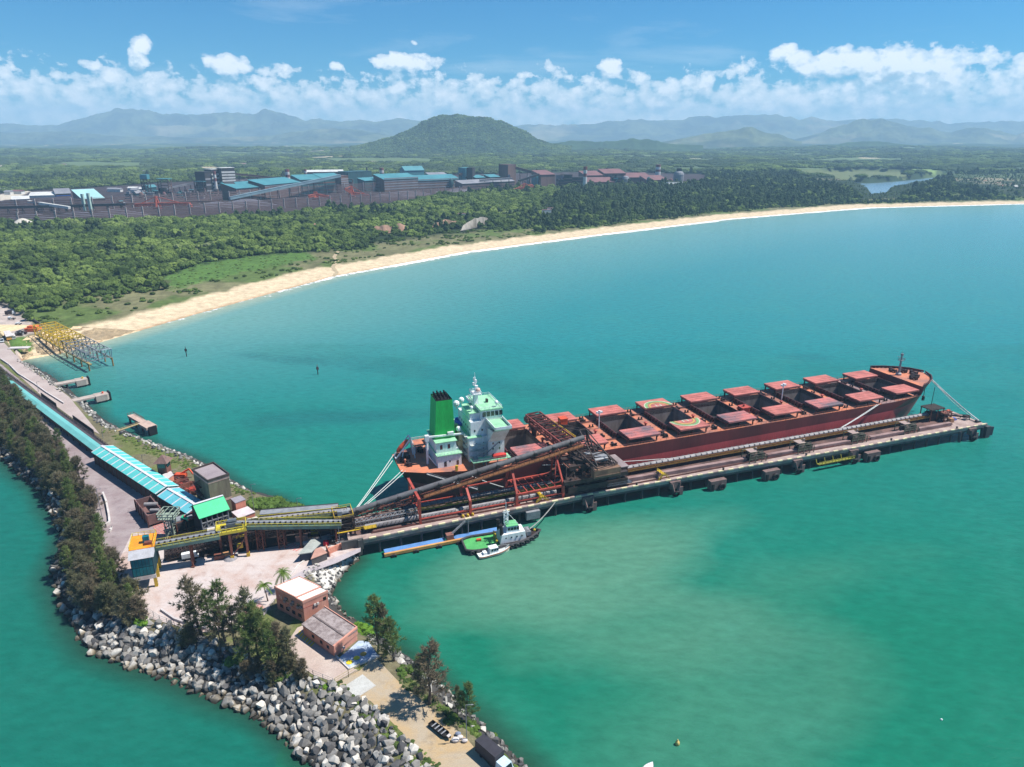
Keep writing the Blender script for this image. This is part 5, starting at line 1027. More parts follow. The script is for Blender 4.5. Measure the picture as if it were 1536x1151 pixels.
def block(T, name, c4, z0, z1, m, roof=None, over=0, rt=.25, rname='roof'):
    c4 = orient(list(c4)); part(T, name, MB().prism(c4, z0, z1 - (rt if roof else 0)), m)
    if roof:
        cx = sum(p[0] for p in c4) / 4; cy = sum(p[1] for p in c4) / 4
        q = [(cx + (p[0] - cx) * (1 + over), cy + (p[1] - cy) * (1 + over)) for p in c4]; return part(T, rname, MB().prism(q, z1 - rt, z1), roof)
def quad(ctr, L_, B, a): 
    c, s = math.cos(a), math.sin(a); return [(ctr[0] + x * L_ / 2 * c - y * B / 2 * s, ctr[1] + x * L_ / 2 * s + y * B / 2 * c) for x, y in ((-1, -1), (1, -1), (1, 1), (-1, 1))]
def lerp2(a, b, t): return (a[0] + (b[0] - a[0]) * t, a[1] + (b[1] - a[1]) * t)
def gable(T, a, b, w, z0, ze, zr, wm, rm, over=.5, rib=None, name='wall', lname='roof', ribm=None, lean=0):
    "gabled body along a-b, half width w"
    dx, dy = b[0] - a[0], b[1] - a[1]; l = math.hypot(dx, dy); dx /= l; dy /= l; nx, ny = -dy, dx
    q = lambda t, s, z: (a[0] + dx * t + nx * s, a[1] + dy * t + ny * s, z)
    mb = MB()
    if wm is not None:
        mb.faces([q(0, -w, z0), q(l, -w, z0), q(l, w, z0), q(0, w, z0), q(0, -w, ze), q(l, -w, ze), q(l, w, ze), q(0, w, ze), q(0, 0, zr - .15), q(l, 0, zr - .15)], [(0, 1, 5, 4), (2, 3, 7, 6), (1, 2, 6, 9, 5), (3, 0, 4, 8, 7)]); part(T, name, mb, wm)
    mb = MB(); W_ = w + over; sl = (zr - ze) / w; zl = zr - sl * W_
    for s in (-1, 1):
        P4 = [q(-over, s * W_, zl), q(l + over, s * W_, zl), q(l + over, 0, zr), q(-over, 0, zr)]; mb.faces(P4 + [(x, y, z - .18) for x, y, z in P4], [(0, 1, 2, 3)[::s * -1], (4, 5, 6, 7)[::s], (0, 1, 5, 4)[::s], (0, 3, 7, 4)[::s * -1], (1, 2, 6, 5)[::s]])
    r = part(T, lname, mb, rm)
    if rib:
        mb = MB(); n = int(l / rib)
        for i in range(n + 1):
            t = i * l / n
            for s in (-1, 1): mb.beam(q(t, s * W_, zl + .05), q(t, 0, zr + .05), .7, .08)
        mb.beam(q(-over, 0, zr + .06), q(l + over, 0, zr + .06), 1.1, .1); o = part(T, 'roof_rib', mb, ribm); o.parent = r; o['kind'] = 'stuff'
    return q, l
M_TURQ = mat('roof_turquoise', lin(96, 192, 186), lin(80, 174, 174), .12, .5, .6)
M_TURQP = mat('roof_turquoise_pale', lin(108, 174, 170), lin(92, 158, 156), .1, .5, .6)
M_RIB = mat('roof_rib_pale', lin(206, 204, 208), lin(186, 180, 184), .3)
M_GRNROOF = mat('roof_green', lin(54, 190, 130), lin(44, 172, 114), .15, .45, .5)
M_STEELD = mat('steel_dark_wall', lin(52, 46, 48), lin(34, 32, 36), .2, .7, .8, streak=True)
M_YRAIL = mat('rail_yellow', lin(206, 190, 56), lin(170, 150, 52), .5, .6)
M_TEAL = mat('teal_panel', lin(18, 112, 122), lin(12, 88, 98), .6, .4, .6)
# covered overland conveyor, in three roofs
A0, A1 = P(-75, 508, 8.5), P(148, 672, 9.5)
T = thing('conveyor_gallery', 'long narrow turquoise roofed conveyor gallery running in from the left edge', 'conveyor', W, (*A0, 5), 'turquoise conveyor galleries')
gable(T, A0, A1, 2.0, 6.2, 8.8, 9.4, M_STEELD, M_TURQP, .4)
mb = MB(); dv = Vector((A1[0] - A0[0], A1[1] - A0[1], 0)).normalized(); nv_ = Vector((-dv.y, dv.x, 0))
ln = math.hypot(A1[0] - A0[0], A1[1] - A0[1])
for i in range(int(ln / 9)):
    p = Vector((*A0, 0)) + dv * (i * 9 + 2)
    for s in (-2, 2): q = p + nv_ * s; mb.beam((q.x, q.y, 5), (q.x, q.y, 6.4), .4)
part(T, 'trestle', mb, M_STEELD)
mb = MB(); a, b = Vector((*A0, 6.6)) + nv_ * 4.4, Vector((*A1, 6.6)) + nv_ * 4.4; mb.beam(a, b, 2.6, .3); mb.rail([a + nv_ * 1.3, b + nv_ * 1.3], 1.3, 3, .16); mb.beam(a + nv_ * 1.5 + Vector((0, 0, -.7)), b + nv_ * 1.5 + Vector((0, 0, -.7)), .3, 2.0); part(T, 'side_belt', mb, mat('side_belt', lin(84, 74, 78), lin(56, 50, 54), .2))
for i, f in enumerate((.62, .80)): 
    c = Vector((*A0, 5)) + dv * (ln * f) + nv_ * 7.2; e = c + dv * (26 if i == 0 else 30); mb = MB().beam(c + Vector((0, 0, 1.7)), e + Vector((0, 0, 1.7)), .3, 3.4)
    single('screen_wall', mb, M_STEELD, ['dark screen wall beside the narrow gallery, farther one', 'dark screen wall beside the narrow gallery, nearer one'][i], 'wall', W, tuple(c))
B0, B1 = P(153, 669, 12.6), P(249.5, 729.5, 12.6)
T = thing('conveyor_gallery', 'wide turquoise ribbed roof gallery in the middle of the conveyor line', 'conveyor', W, (*B0, 5), 'turquoise conveyor galleries')
q, l = gable(T, B0, B1, 4.4, 5.2, 11.2, 12.6, M_STEELD, M_TURQ, .5, 5.2, ribm=M_RIB)
mb = MB()
for i in range(14):
    t = 1 + i * (l - 2) / 13
    for s in (-4.46, 4.46): mb.beam(q(t, s, 5), q(t, s, 11.1), .3)
part(T, 'wall_post', mb, M_OXIDE)['kind'] = 'stuff'
C0, C1 = P(252, 733, 12.4), P(296, 758, 12.6)
T = thing('conveyor_gallery', 'short turquoise ribbed roof gallery joining the green roofed house', 'conveyor', W, (*C0, 5), 'turquoise conveyor galleries')
gable(T, C0, C1, 4.3, 5.2, 11.0, 12.4, M_STEELD, mat('roof_turq_blue', lin(104, 184, 194), lin(86, 168, 182), .12, .5, .6), .4, 5.0, ribm=M_RIB)
# green roofed transfer house
R0, R1 = P(291, 757, 18.6), P(333, 744, 18.6); du = Vector((R1[0] - R0[0], R1[1] - R0[1], 0)).normalized()
T = thing('transfer_house', 'dark transfer house under a bright green gable roof', 'building', W, (*R0, 5))
q, l = gable(T, R0, R1, 5.2, 5.02, 15.4, 18.6, None, M_GRNROOF, .5)
part(T, 'roof_ridge', MB().beam(q(-.4, 0, 18.75), q(l + .4, 0, 18.75), 1.0, .16), M_RIB)
mb = MB()
mb.faces([q(.2, -5, 5), q(l - .2, -5, 5), q(l - .2, 5, 5), q(.2, 5, 5), q(.2, -5, 15.4), q(l - .2, -5, 15.4), q(l - .2, 5, 15.4), q(.2, 5, 15.4), q(.2, 0, 18.3), q(l - .2, 0, 18.3)], [(2, 3, 7, 6), (3, 0, 4, 8, 7), (1, 2, 6, 9, 5), (4, 5, 6, 7), (0, 1, 2, 3)])
part(T, 'wall', mb, M_STEELD)
mb = MB()
for t in np.linspace(.3, l - .3, 6): mb.beam(q(t, -5.1, 5), q(t, -5.1, 15.3), .4)
for z in (7.5, 10, 12.5, 15): mb.beam(q(.2, -5.15, z), q(l - .2, -5.15, z), .35, .4)
for k in range(5):
    for z in (7.6, 10.1): mb.beam(q(.3 + (l - .6) * k / 5, -5.12, z), q(.3 + (l - .6) * (k + 1) / 5, -5.12, z + 2.3), .2)
part(T, 'wall_frame', mb, M_GREY)
mb = MB()
for k in range(5):
    if k != 3: mb.poly([q(.5 + (l - .6) * k / 5, -4.9, 5.1), q(.1 + (l - .6) * (k + 1) / 5, -4.9, 5.1), q(.1 + (l - .6) * (k + 1) / 5, -4.9, 12.4), q(.5 + (l - .6) * k / 5, -4.9, 12.4)])
part(T, 'wall_panel', mb, mat('mesh_panel', lin(96, 88, 88), lin(64, 58, 60), .5, .8, .8))
a, b = P3(281, 778, 11.6), P3(295, 768, 11.6); mb = MB().beam(a, P3(284, 783, 11.6), 2.4, .2, 0)
part(T, 'canopy', MB().poly([P3(271, 776, 11.4), P3(282, 782, 11.4), P3(285, 778, 11.9), P3(275, 772, 11.9)]).poly([P3(271, 776, 11.2), P3(275, 772, 11.7), P3(285, 778, 11.7), P3(282, 782, 11.2)]).beam(P3(282, 782, 11.2), (*P(282, 782, 11.2), 5), .3, m=1), [M_GRNROOF, M_STEELD])
mb = MB()
for p, r in (((276, 775), (289, 769)), ((282, 780), (296, 773))): mb.beam(P3(*p, 12.1), P3(*r, 12.1), .9, .4)
part(T, 'canopy_beam', mb, M_RED)
# substation
q4 = [P(x, y, 21) for x, y in [(289, 705.5), (320, 695), (343, 712), (311.5, 722)]]
T = thing('substation', 'tall windowless olive brown block with flat grey roof beside the bay', 'building', W, (*q4[3], 5))
q4 = orient(q4); cx = sum(p[0] for p in q4) / 4; cy = sum(p[1] for p in q4) / 4
M_OLIVE = mat('olive_render', lin(126, 120, 98), lin(84, 76, 66), .2, .85, .8, streak=True)
part(T, 'wall', MB().prism(q4, 5, 20.9), M_OLIVE)
q2 = [(cx + (p[0] - cx) * 1.015, cy + (p[1] - cy) * 1.015) for p in q4]; mb = MB().prism(q2, 10.2, 11.2); mb.prism(q2, 19.6, 20.6); part(T, 'cornice', mb, mat('cornice_rose', lin(190, 160, 148), lin(150, 118, 108), .3))
part(T, 'roof', MB().prism([(cx + (p[0] - cx) * .95, cy + (p[1] - cy) * .95) for p in q4], 20.9, 21.0), mat('roof_grey_rose', lin(152, 140, 142), lin(130, 116, 120), .2))
mb = MB()
for a, b in zip(q2, q2[1:] + q2[:1]): mb.beam((*a, 21.1), (*b, 21.1), .4, 1.0)
part(T, 'parapet', mb, mat('parapet_brown', lin(76, 66, 62), lin(56, 50, 48), .3))
e0, e1 = q4[0], q4[1]
mb = MB(); k = min(range(4), key=lambda i: q4[i][0]); a, b = q4[k], q4[(k + 1) % 4]; dd = Vector((b[0] - a[0], b[1] - a[1], 0)).normalized(); nn_ = Vector((dd.y, -dd.x, 0))
for i in range(4):
    z = 6 + i * 3.4; p = Vector((*a, z)) + dd * 2 + nn_ * .9; mb.beam(p, p + dd * 6, 1.2, .15); mb.rail([p + nn_ * .6, p + nn_ * .6 + dd * 6], 1.1, 1.5, .12); mb.beam(p + dd * (0 if i % 2 else 6) - Vector((0, 0, .1)), p + dd * (6 if i % 2 else 0) + Vector((0, 0, 3.3)), .9, .15)
part(T, 'fire_stair', mb, M_OXIDE)
# watch tower and houses beside the wide gallery
c = P(250, 722, 5); x, y = c
T = thing('watch_tower', 'small brown watch tower with a pyramid roof beside the turquoise gallery', 'tower', W, (*c, 5))
part(T, 'wall', MB().box(x - 2, x + 2, y - 2, y + 2, 5, 14.8), mat('brick_brown', lin(128, 84, 72), lin(96, 66, 60), .5))
mb = MB(); 
for s in (-1, 1): mb.box(x + s * 2.05 - .03, x + s * 2.05 + .03, y - 1.5, y + 1.5, 12.4, 14.3); mb.box(x - 1.5, x + 1.5, y + s * 2.05 - .03, y + s * 2.05 + .03, 12.4, 14.3)
part(T, 'window', mb, M_GLASS)
z = 14.9; mb = MB(); k = [(x - 3.1, y - 3.1, z), (x + 3.1, y - 3.1, z), (x + 3.1, y + 3.1, z), (x - 3.1, y + 3.1, z), (x, y, 18)]; mb.faces(k, [(0, 1, 4), (1, 2, 4), (2, 3, 4), (3, 0, 4), (3, 2, 1, 0)]); part(T, 'roof', mb, mat('tile_brown', lin(128, 100, 92), lin(98, 78, 74), .5)); part(T, 'antenna', MB().tube((x + 1.6, y, 15), (x + 1.6, y, 19.4), .08, 5), M_GREY)
M_PINK = mat('pink_render', lin(214, 146, 122), lin(190, 118, 100), .2, .8, .8, streak=True)
def hut(nm, label, cat, pts, z0, h, wm, rm, over=.06):
    c4 = [P(x, y, z0 + h) for x, y in pts]; T = thing(nm, label, cat, W, (*c4[0], z0)); block(T, 'wall', c4, z0, z0 + h, wm, rm, over); return T
hut('control_house', 'small pink house with pale roof below the watch tower', 'building', [(244, 712), (256, 707), (260, 712), (249, 720)], 5, 5, M_PINK, M_PALE)
hut('pump_house', 'pink block house with grey roof between the green roof and the hedge', 'building', [(346, 748), (361, 743.5), (368, 749), (353, 754.5)], 5, 6.5, M_PINK, mat('hut_roof_grey', lin(150, 144, 152), lin(126, 118, 124), .3))
hut('pump_house', 'low flat roofed annex in front of the pink block house', 'building', [(348, 768), (371, 760), (382, 768), (358, 777)], 5, 3.6, M_PINK, mat('hut_roof_pale', lin(206, 194, 196), lin(180, 164, 166), .3))
hut('pump_house', 'low pink shed behind the yellow gallery', 'building', [(366, 780), (384, 775), (389, 779), (371, 785)], 5, 3.4, M_PINK, M_PALE)
# scrap and steel stock
for i in range(26):
    px = R.uniform(262, 292); py = 720 + (px - 262) * .42 + R.uniform(-6, 18); c = P(px, py, 5); a = R.uniform(0, PI); l = R.uniform(2, 6); h = R.uniform(.6, 2.2); d_ = Vector((math.cos(a), math.sin(a), 0)) * l / 2; v = Vector((*c, 5.2 + h / 2))
    mb = MB().beam(v - d_, v + d_, R.uniform(.6, 1.6), h); mb.beam(v - d_ * .8 + Vector((0, 0, h * .6)), v + d_ * .9 + Vector((0, 0, h * .4)), .5, .5)
    mm = R.choice([M_RED, M_OXIDE, M_RUST, M_RUST, M_ORANGE if i % 9 == 0 else M_OXIDE, M_MACH]); single('steel_scrap', mb, mm, 'rusty red steel piece in the stock yard beside the olive block', 'scrap', W, (*c, 5), 'steel pieces in the stock yard')
c = P(272, 717, 5); single('excavator_arm', MB().box(c[0] - 2.4, c[0] + 2.4, c[1] - 1.2, c[1] + 1.2, 5.4, 7.2).beam((*c, 7), (c[0] + 3.6, c[1] + 1, 9), .7).beam((c[0] + 3.6, c[1] + 1, 9), (c[0] + 5.4, c[1] + .4, 6.6), .5), M_ORANGE, 'orange machine amid the red steel stock', 'machine', W, (*c, 5))
# open steel hopper frame on the road
c = P(226, 775, 5); T = thing('hopper', 'rusty open steel hopper box standing on the road', 'hopper', W, (*c, 5)); ax = Vector((.66, -.75, 0)); ay = Vector((.75, .66, 0)); o_ = Vector((*c, 5))
def ob(mb, x0, x1, y0, y1, z0, z1, m=0, o_=o_, ax=ax, ay=ay):
    v = [o_ + ax * x + ay * y + Vector((0, 0, z)) for z in (z0, z1) for y in (y0, y1) for x in (x0, x1)]; return mb.faces(v, [(0, 2, 3, 1), (4, 5, 7, 6), (0, 1, 5, 4), (2, 6, 7, 3), (0, 4, 6, 2), (1, 3, 7, 5)], m)
mb = MB(); ob(mb, -8, 9, -3, -2.6, 1, 5.2); ob(mb, -8, 9, 2.6, 3, 1, 5.2); ob(mb, -8, -7.6, -2.6, 2.6, 1, 5.2); ob(mb, 8.6, 9, -2.6, 2.6, 1, 5.2); ob(mb, -7.6, 8.6, -2.6, 2.6, .8, 1.0); part(T, 'bin', mb, mat('bin_rust', lin(122, 92, 88), lin(80, 60, 60), .4))
mb = MB()
for x in (-8, -4, 0, 4, 8.8):
    for y in (-3.1, 3.1): ob(mb, x - .2, x + .2, y - .2, y + .2, 0, 5.5)
part(T, 'post', mb, M_OXIDE)['kind'] = 'stuff'
p = o_ + Vector((0, 0, 5)); part(T, 'pipe', MB().tube(p - ax * 2 - ay * 1, p + ax * 1 + ay * 3, .8, 10).tube(p + ax * 4.6 - ay * .6, p + ax * 6.8 + ay * 2, .7, 10), M_HOOD)
c = P(259, 806, 5); T = thing('lattice_platform', 'pale green lattice stand with square railed top beside the red hatching', 'platform', W, (*c, 5)); x, y = c
part(T, 'leg_frame', MB().lattice(x - 1.5, x + 1.5, y - 1.5, y + 1.5, 5, 14, 4, .3), mat('green_grey_steel', lin(150, 164, 148), lin(110, 118, 106), .4))
mb = MB().box(x - 3, x + 3, y - 3, y + 3, 14, 14.2); 
for z in (15.2, 16.4):
    for a, b in (((-3, -3), (3, -3)), ((3, -3), (3, 3)), ((3, 3), (-3, 3)), ((-3, 3), (-3, -3))): mb.beam((x + a[0], y + a[1], z), (x + b[0], y + b[1], z), .28)
for i in range(-3, 4, 2):
    for s in (-3, 3): mb.beam((x + i, y + s, 14), (x + i, y + s, 16.4), .2); mb.beam((x + s, y + i, 14), (x + s, y + i, 16.4), .2)
    mb.beam((x + i, y - 3, 16.4), (x + i, y + 3, 16.4), .2)
part(T, 'top_cage', mb, mat('green_grey_steel', (1, 1, 1, 1)))
# teal sampling tower with orange roof
o_ = Vector((*P(237, 880, 5), 5)); q1 = Vector((*P(205, 886, 5), 5)); ax = (o_ - q1); ax.z = 0; w_ = 6.8; ax.normalize(); ay = Vector((-ax.y, ax.x, 0)); d_ = 12.5
T = thing('sampling_tower', 'teal clad tower on yellow legs with an orange roof at the corner of the yard', 'tower', W, tuple(o_))
O = o_ - ax * w_
def tb(mb, x0, x1, y0, y1, z0, z1, m=0): return ob(mb, x0, x1, y0, y1, z0, z1, m, O, ax, ay)
mb = MB(); tb(mb, 0, w_, 0, d_, 5, 11.8); part(T, 'wall', mb, mat('teal_dark_wall', lin(26, 70, 78), lin(20, 40, 44), .4, .6, .8, streak=True))
mb = MB()
for i in range(6):
    for z in (5.3, 8.6): tb(mb, .25 + i * 1.06, 1.15 + i * 1.06, -.1, 0, z, z + 2.9)
part(T, 'panel', mb, M_TEAL)
mb = MB(); tb(mb, -.1, w_ + .1, -.15, .3, 3.6, 5); part(T, 'sill_band', mb, M_WWALL)
mb = MB()
for x in (.4, w_ - .4):
    for y in (.3, d_ * .5, d_ - .4): tb(mb, x - .5, x + .5, y - .4, y + .5, 0, 3.6 if y < 1 else 5)
part(T, 'leg', mb, M_YELLOW)['kind'] = 'stuff'
mb = MB()
for k in range(3): tb(mb, w_ - .05, w_ + .12, .0, .8, .4 + k * 1.1, .9 + k * 1.1); tb(mb, -.12, .05, 0, .8, .4 + k * 1.1, .9 + k * 1.1)
part(T, 'leg_stripe', mb, M_BLACK)['kind'] = 'stuff'
c = lambda x, y, z: O + ax * x + ay * y + Vector((0, 0, z))
mb = MB().faces([c(-.5, -.5, 11.9), c(w_ + .5, -.5, 11.9), c(w_ + .5, 3.4, 13.4), c(-.5, 3.4, 13.4), c(-.5, 3.4, 11.9), c(w_ + .5, 3.4, 11.9)], [(0, 1, 2, 3), (0, 3, 4), (1, 5, 2), (0, 4, 5, 1), (4, 3, 2, 5)]); part(T, 'awning', mb, mat('awning_grey', lin(172, 172, 176), lin(150, 148, 150), .4))
mb = MB(); tb(mb, -.5, w_ + .5, 3.4, d_ + .6, 13.2, 13.6); part(T, 'roof', mb, mat('roof_orange', lin(232, 150, 36), lin(212, 126, 36), .3, .5))
mb = MB().rail([c(-.3, 3.6, 13.6), c(-.3, d_ + .4, 13.6), c(w_ + .3, d_ + .4, 13.6), c(w_ + .3, 3.6, 13.6)], 1.2, 1.8, .12); part(T, 'railing', mb, M_YRAIL)
mb = MB(); tb(mb, 3.6, 5.6, 6.6, 8.2, 13.7, 16); tb(mb, 4.2, 6.4, 5, 6.4, 13.7, 14.6, 1); part(T, 'drive_unit', mb, [M_TEAL, M_RUST])
# yellow railed gallery from the tower to the central drive, and on to the pier
def gallery(label, p, q, h0, w=2.6, cover=M_GREY, legs=(), group='yellow railed conveyor galleries'):
    T = thing('railed_gallery', label, 'conveyor', W, (p[0], p[1], 5), group); p, q = Vector(p), Vector(q); d = (q - p).normalized(); n = d.cross(Vector((0, 0, 1))).normalized()
    mb = MB().beam(p + Vector((0, 0, -.6)), q + Vector((0, 0, -.6)), w + 1.6, .3); mb.beam(p - n * (w / 2) + Vector((0, 0, -1.1)), q - n * (w / 2) + Vector((0, 0, -1.1)), .3, 1.1); mb.beam(p + n * (w / 2 + .7) + Vector((0, 0, -1.0)), q + n * (w / 2 + .7) + Vector((0, 0, -1.0)), .3, 1.2); part(T, 'deck', mb, mat('gallery_teal', lin(96, 128, 122), lin(70, 84, 82), .3))
    mb = MB().tube(p, q, .95, 8); k = int((q - p).length / 1.8)
    for i in range(k): c = p + (q - p) * ((i + .5) / k); mb.beam(c - d * .3 + Vector((0, 0, .35)) + n * .3, c + d * .3 + Vector((0, 0, .35)) + n * .3, 1.2, .9, 1)
    part(T, 'belt_cover', mb, [cover, M_MACH])
    mb = MB()
    for s in (-1, 1): o = n * (s * (w / 2 + .75)) + Vector((0, 0, -.5)); mb.rail([p + o, q + o], 1.3, 1.8, .17)
    mb.beam(p + n * (w / 2 + .75) + Vector((0, 0, -.45)), q + n * (w / 2 + .75) + Vector((0, 0, -.45)), .12, .4); part(T, 'railing', mb, M_YRAIL)
    for t, kind in legs:
        c = p + (q - p) * t; mb = MB()
        if kind == 'lattice': mb.lattice(c.x - 1.1, c.x + 1.1, c.y - 1.1, c.y + 1.1, 5, c.z - 1.2, 4, .3)
        else:
            for s in (-1, 1): e = c + n * (s * 1.3); mb.beam((e.x, e.y, 5), (e.x, e.y, c.z - 1.1), .55); mb.box(e.x - .6, e.x + .6, e.y - .6, e.y + .6, 5, 5.6)
        part(T, 'leg', mb, M_RUST)
    return T
GL0 = P3(226, 818, 15.4); GL1 = P3(330, 799, 16.6)
gallery('yellow railed gallery from the orange roofed tower to the central drive', GL0, GL1, 15, 2.6, M_GREY, ((.55, 'posts'),))
gallery('yellow railed gallery from the central drive out to the pier', P3(352, 785, 16.8), P3(512, 783, 13.6), 15, 2.8, M_GREY, ((.22, 'lattice'), (.42, 'lattice'), (.60, 'posts'), (.94, 'posts')))
gallery('grey tube gallery meeting the pier above the yellow one', P3(388, 780, 14.6), P3(520, 766, 14.2), 14, 1.6, M_HOOD, ((.5, 'posts'), (.8, 'posts')))
cc_ = P(348, 832, 5); T = thing('central_drive', 'yellow railed drive platform on rust red columns in the middle of the yard', 'platform', W, (*cc_, 5)); x, y = P(346, 806, 11)
ax, ay = Vector((.93, .37, 0)), Vector((-.37, .93, 0)); O = Vector((*P(347, 790, 16.6), 5)); O -= ax * 0
def cb(mb, x0, x1, y0, y1, z0, z1, m=0): return ob(mb, x0, x1, y0, y1, z0, z1, m, O, ax, ay)
mb = MB(); cb(mb, -5, 5, -3.4, -2.2, 11.2, 11.5); cb(mb, -5, 5, 2.2, 3.4, 11.2, 11.5); cb(mb, -5, -3.8, -2.2, 2.2, 11.2, 11.5); cb(mb, 3.8, 5, -2.2, 2.2, 11.2, 11.5); cb(mb, -5, 5, -3.5, -3.4, 10.6, 11.6); cb(mb, -5.1, -5, -3.4, 3.4, 10.6, 11.6)
c = lambda x, y, z: O + ax * x + ay * y + Vector((0, 0, z))
mb.rail([c(-5, -3.4, 11.5), c(5, -3.4, 11.5), c(5, 3.4, 11.5), c(-5, 3.4, 11.5), c(-5, -3.4, 11.5)], 1.2, 1.5, .2); part(T, 'platform', mb, M_YRAIL)
mb = MB()
for u, v in ((-1, -3), (4.4, -3), (-1, 3), (4.4, 3), (-4.6, 3)): cb(mb, u - .4, u + .4, v - .4, v + .4, 0, 11.2)
mb.beam(c(-1, -3, 1), c(4.4, -3, 8), .35); mb.beam(c(-1, -3, 8), c(4.4, -3, 10.8), .35); mb.beam(c(-1, -3, 6), c(-1, 3, 10), .3); part(T, 'column', mb, M_RUST)
mb = MB()
for u, v in ((-1, -3), (4.4, -3)): cb(mb, u - .6, u + .6, v - .6, v + .6, 0, 1.6)
cb(mb, 1, 3, -2.6, -1.6, 3.6, 5.2); mb.rail([c(0, -2, 7.4), c(4, -2, 7.4)], 1.1, 1.2, .16); part(T, 'column_guard', mb, M_YELLOW)
mb = MB(); cb(mb, -1.6, 1.4, -1.2, 1.4, 11.4, 13.4); cb(mb, 1.4, 3.4, -.4, .8, 11.4, 12.6); mb.tube(c(-1, 0, 14), c(2, 0, 14), .8, 8); cb(mb, -8, -5.4, -1, 1, 10.6, 12.2, 1); part(T, 'drive', mb, [mat('drive_slate', lin(96, 104, 112), lin(70, 76, 84), .5), M_WWALL])
# shaded lower conveyors and clutter below the galleries
for i, (a, b, z0, z1, lab) in enumerate([((318, 822), (420, 800), 6, 9.4, 'dark latticed lower conveyor behind the rust red columns'), ((360, 806), (515, 790), 8, 10, 'dark lower conveyor bridge running toward the pier root'), ((300, 800), (345, 812), 7, 9, 'dark chute bridge beneath the green roofed house'), ((250, 838), (322, 818), 6, 7.4, 'low dark conveyor under the yellow gallery')]):
    p, q = Vector(P3(*a, z0)), Vector(P3(*b, z1)); mb = MB().truss(p, q, 2.6, 2.2, 12, .35); mb.beam(p + Vector((0, 0, 1)), q + Vector((0, 0, 1)), 1.8, .8); 
    for t in np.linspace(.05, .95, 6): c = p + (q - p) * t; mb.beam((c.x, c.y, 5), (c.x, c.y, c.z), .35)
    single('lattice_conveyor', mb, M_MACH, lab, 'conveyor', W, (p.x, p.y, 5))
for i, (x, y, a, l, h, w, mm, lab, nm, cat) in enumerate([(330, 838, .3, 3.6, 1.5, 2, M_RUST, 'rust red skip bin beneath the central drive', 'skip_bin', 'skip'), (340, 836, .4, 2.4, 1.6, 1.8, mat('crate_tan', lin(176, 130, 92)), 'tan crate beside the rust red skip', 'crate', 'crate'), (453, 811, .3, 4.4, 2.2, 2.4, mat('cabin_rose', lin(160, 126, 116), lin(130, 100, 92), .4), 'rosy brown cabin under the gallery near the pier root', 'site_cabin', 'cabin'), (459, 818, .2, 2, 1.2, 1.4, M_WWALL, 'small white box by the grey roofed shed', 'box', 'box'), (472, 801, .2, 2.6, 1.6, 1.2, M_YELLOW, 'yellow pump set under the gallery near the pier root', 'pump', 'pump'), (352, 832, .3, 2.4, .6, 2, M_WWALL, 'white sack on the pile beside the yellow column guards', 'sack', 'sack')]):
    c = P(x, y, 5); v = Vector((*c, 5.1 + h / 2)); d = Vector((math.cos(a), math.sin(a), 0)) * l / 2; mb = MB().beam(v - d, v + d, w, h); mb.beam(v - d * 1.04 + Vector((0, 0, h / 2)), v + d * 1.04 + Vector((0, 0, h / 2)), w * 1.06, .15); mb.beam(v - d * .7 - Vector((0, 0, h / 2 - .05)), v + d * .7 - Vector((0, 0, h / 2 - .05)), w * 1.02, .2, 0)
    single(nm, mb, mm, lab, cat, W, (*c, 5))
c = P(346, 838, 5); mb = MB().lathe((*c, 5), [(2.6, 0), (2.0, .6), (1.0, 1.1), (.1, 1.3)], 14); single('ore_heap', mb, mat('heap_grey', lin(150, 148, 152), lin(118, 112, 116), .6), 'small grey heap at the foot of the yellow column guards', 'heap', W, (*c, 5))
for i, (a, b, z0, w, h, lab) in enumerate([((262, 822), (318, 810), 5.1, 5, 4.0, 'black belt feeder housing under the first yellow gallery'), ((362, 806), (440, 795), 5.1, 6, 5.6, 'long black conveyor casing under the yellow gallery'), ((440, 795), (516, 785), 5.1, 6, 5.6, 'black conveyor casing reaching the pier root tower'), ((392, 784), (508, 774), 5.1, 7, 4.0, 'grey latticed conveyor along the hedge foot'), ((262, 800), (290, 790), 5.1, 7, 5, 'black chute housing below the short turquoise gallery')]):
    p, q = Vector(P3(*a, z0)), Vector(P3(*b, z0)); mb = MB().beam(p + Vector((0, 0, h / 2)), q + Vector((0, 0, h / 2)), w, h); mb.beam(p + Vector((0, 0, h)), q + Vector((0, 0, h)), w * .5, 1.0, 1); n_ = int((q - p).length / 3); dd = (q - p).normalized(); nn = Vector((dd.y, -dd.x, 0))
    for k in range(n_ + 1): c = p + (q - p) * (k / n_) + nn * (w / 2 + .1); mb.beam(c, c + Vector((0, 0, h + .2)), .3, .3, 2)
    for z in (h * .4, h + .9): mb.beam(p + nn * (w / 2 + .2) + Vector((0, 0, z)), q + nn * (w / 2 + .2) + Vector((0, 0, z)), .2, .2, 2)
    single('conveyor_casing', mb, [M_STEELD, M_GREY if i > 1 else M_MACH, M_RUST], lab, 'conveyor', W, (p.x, p.y, 5))
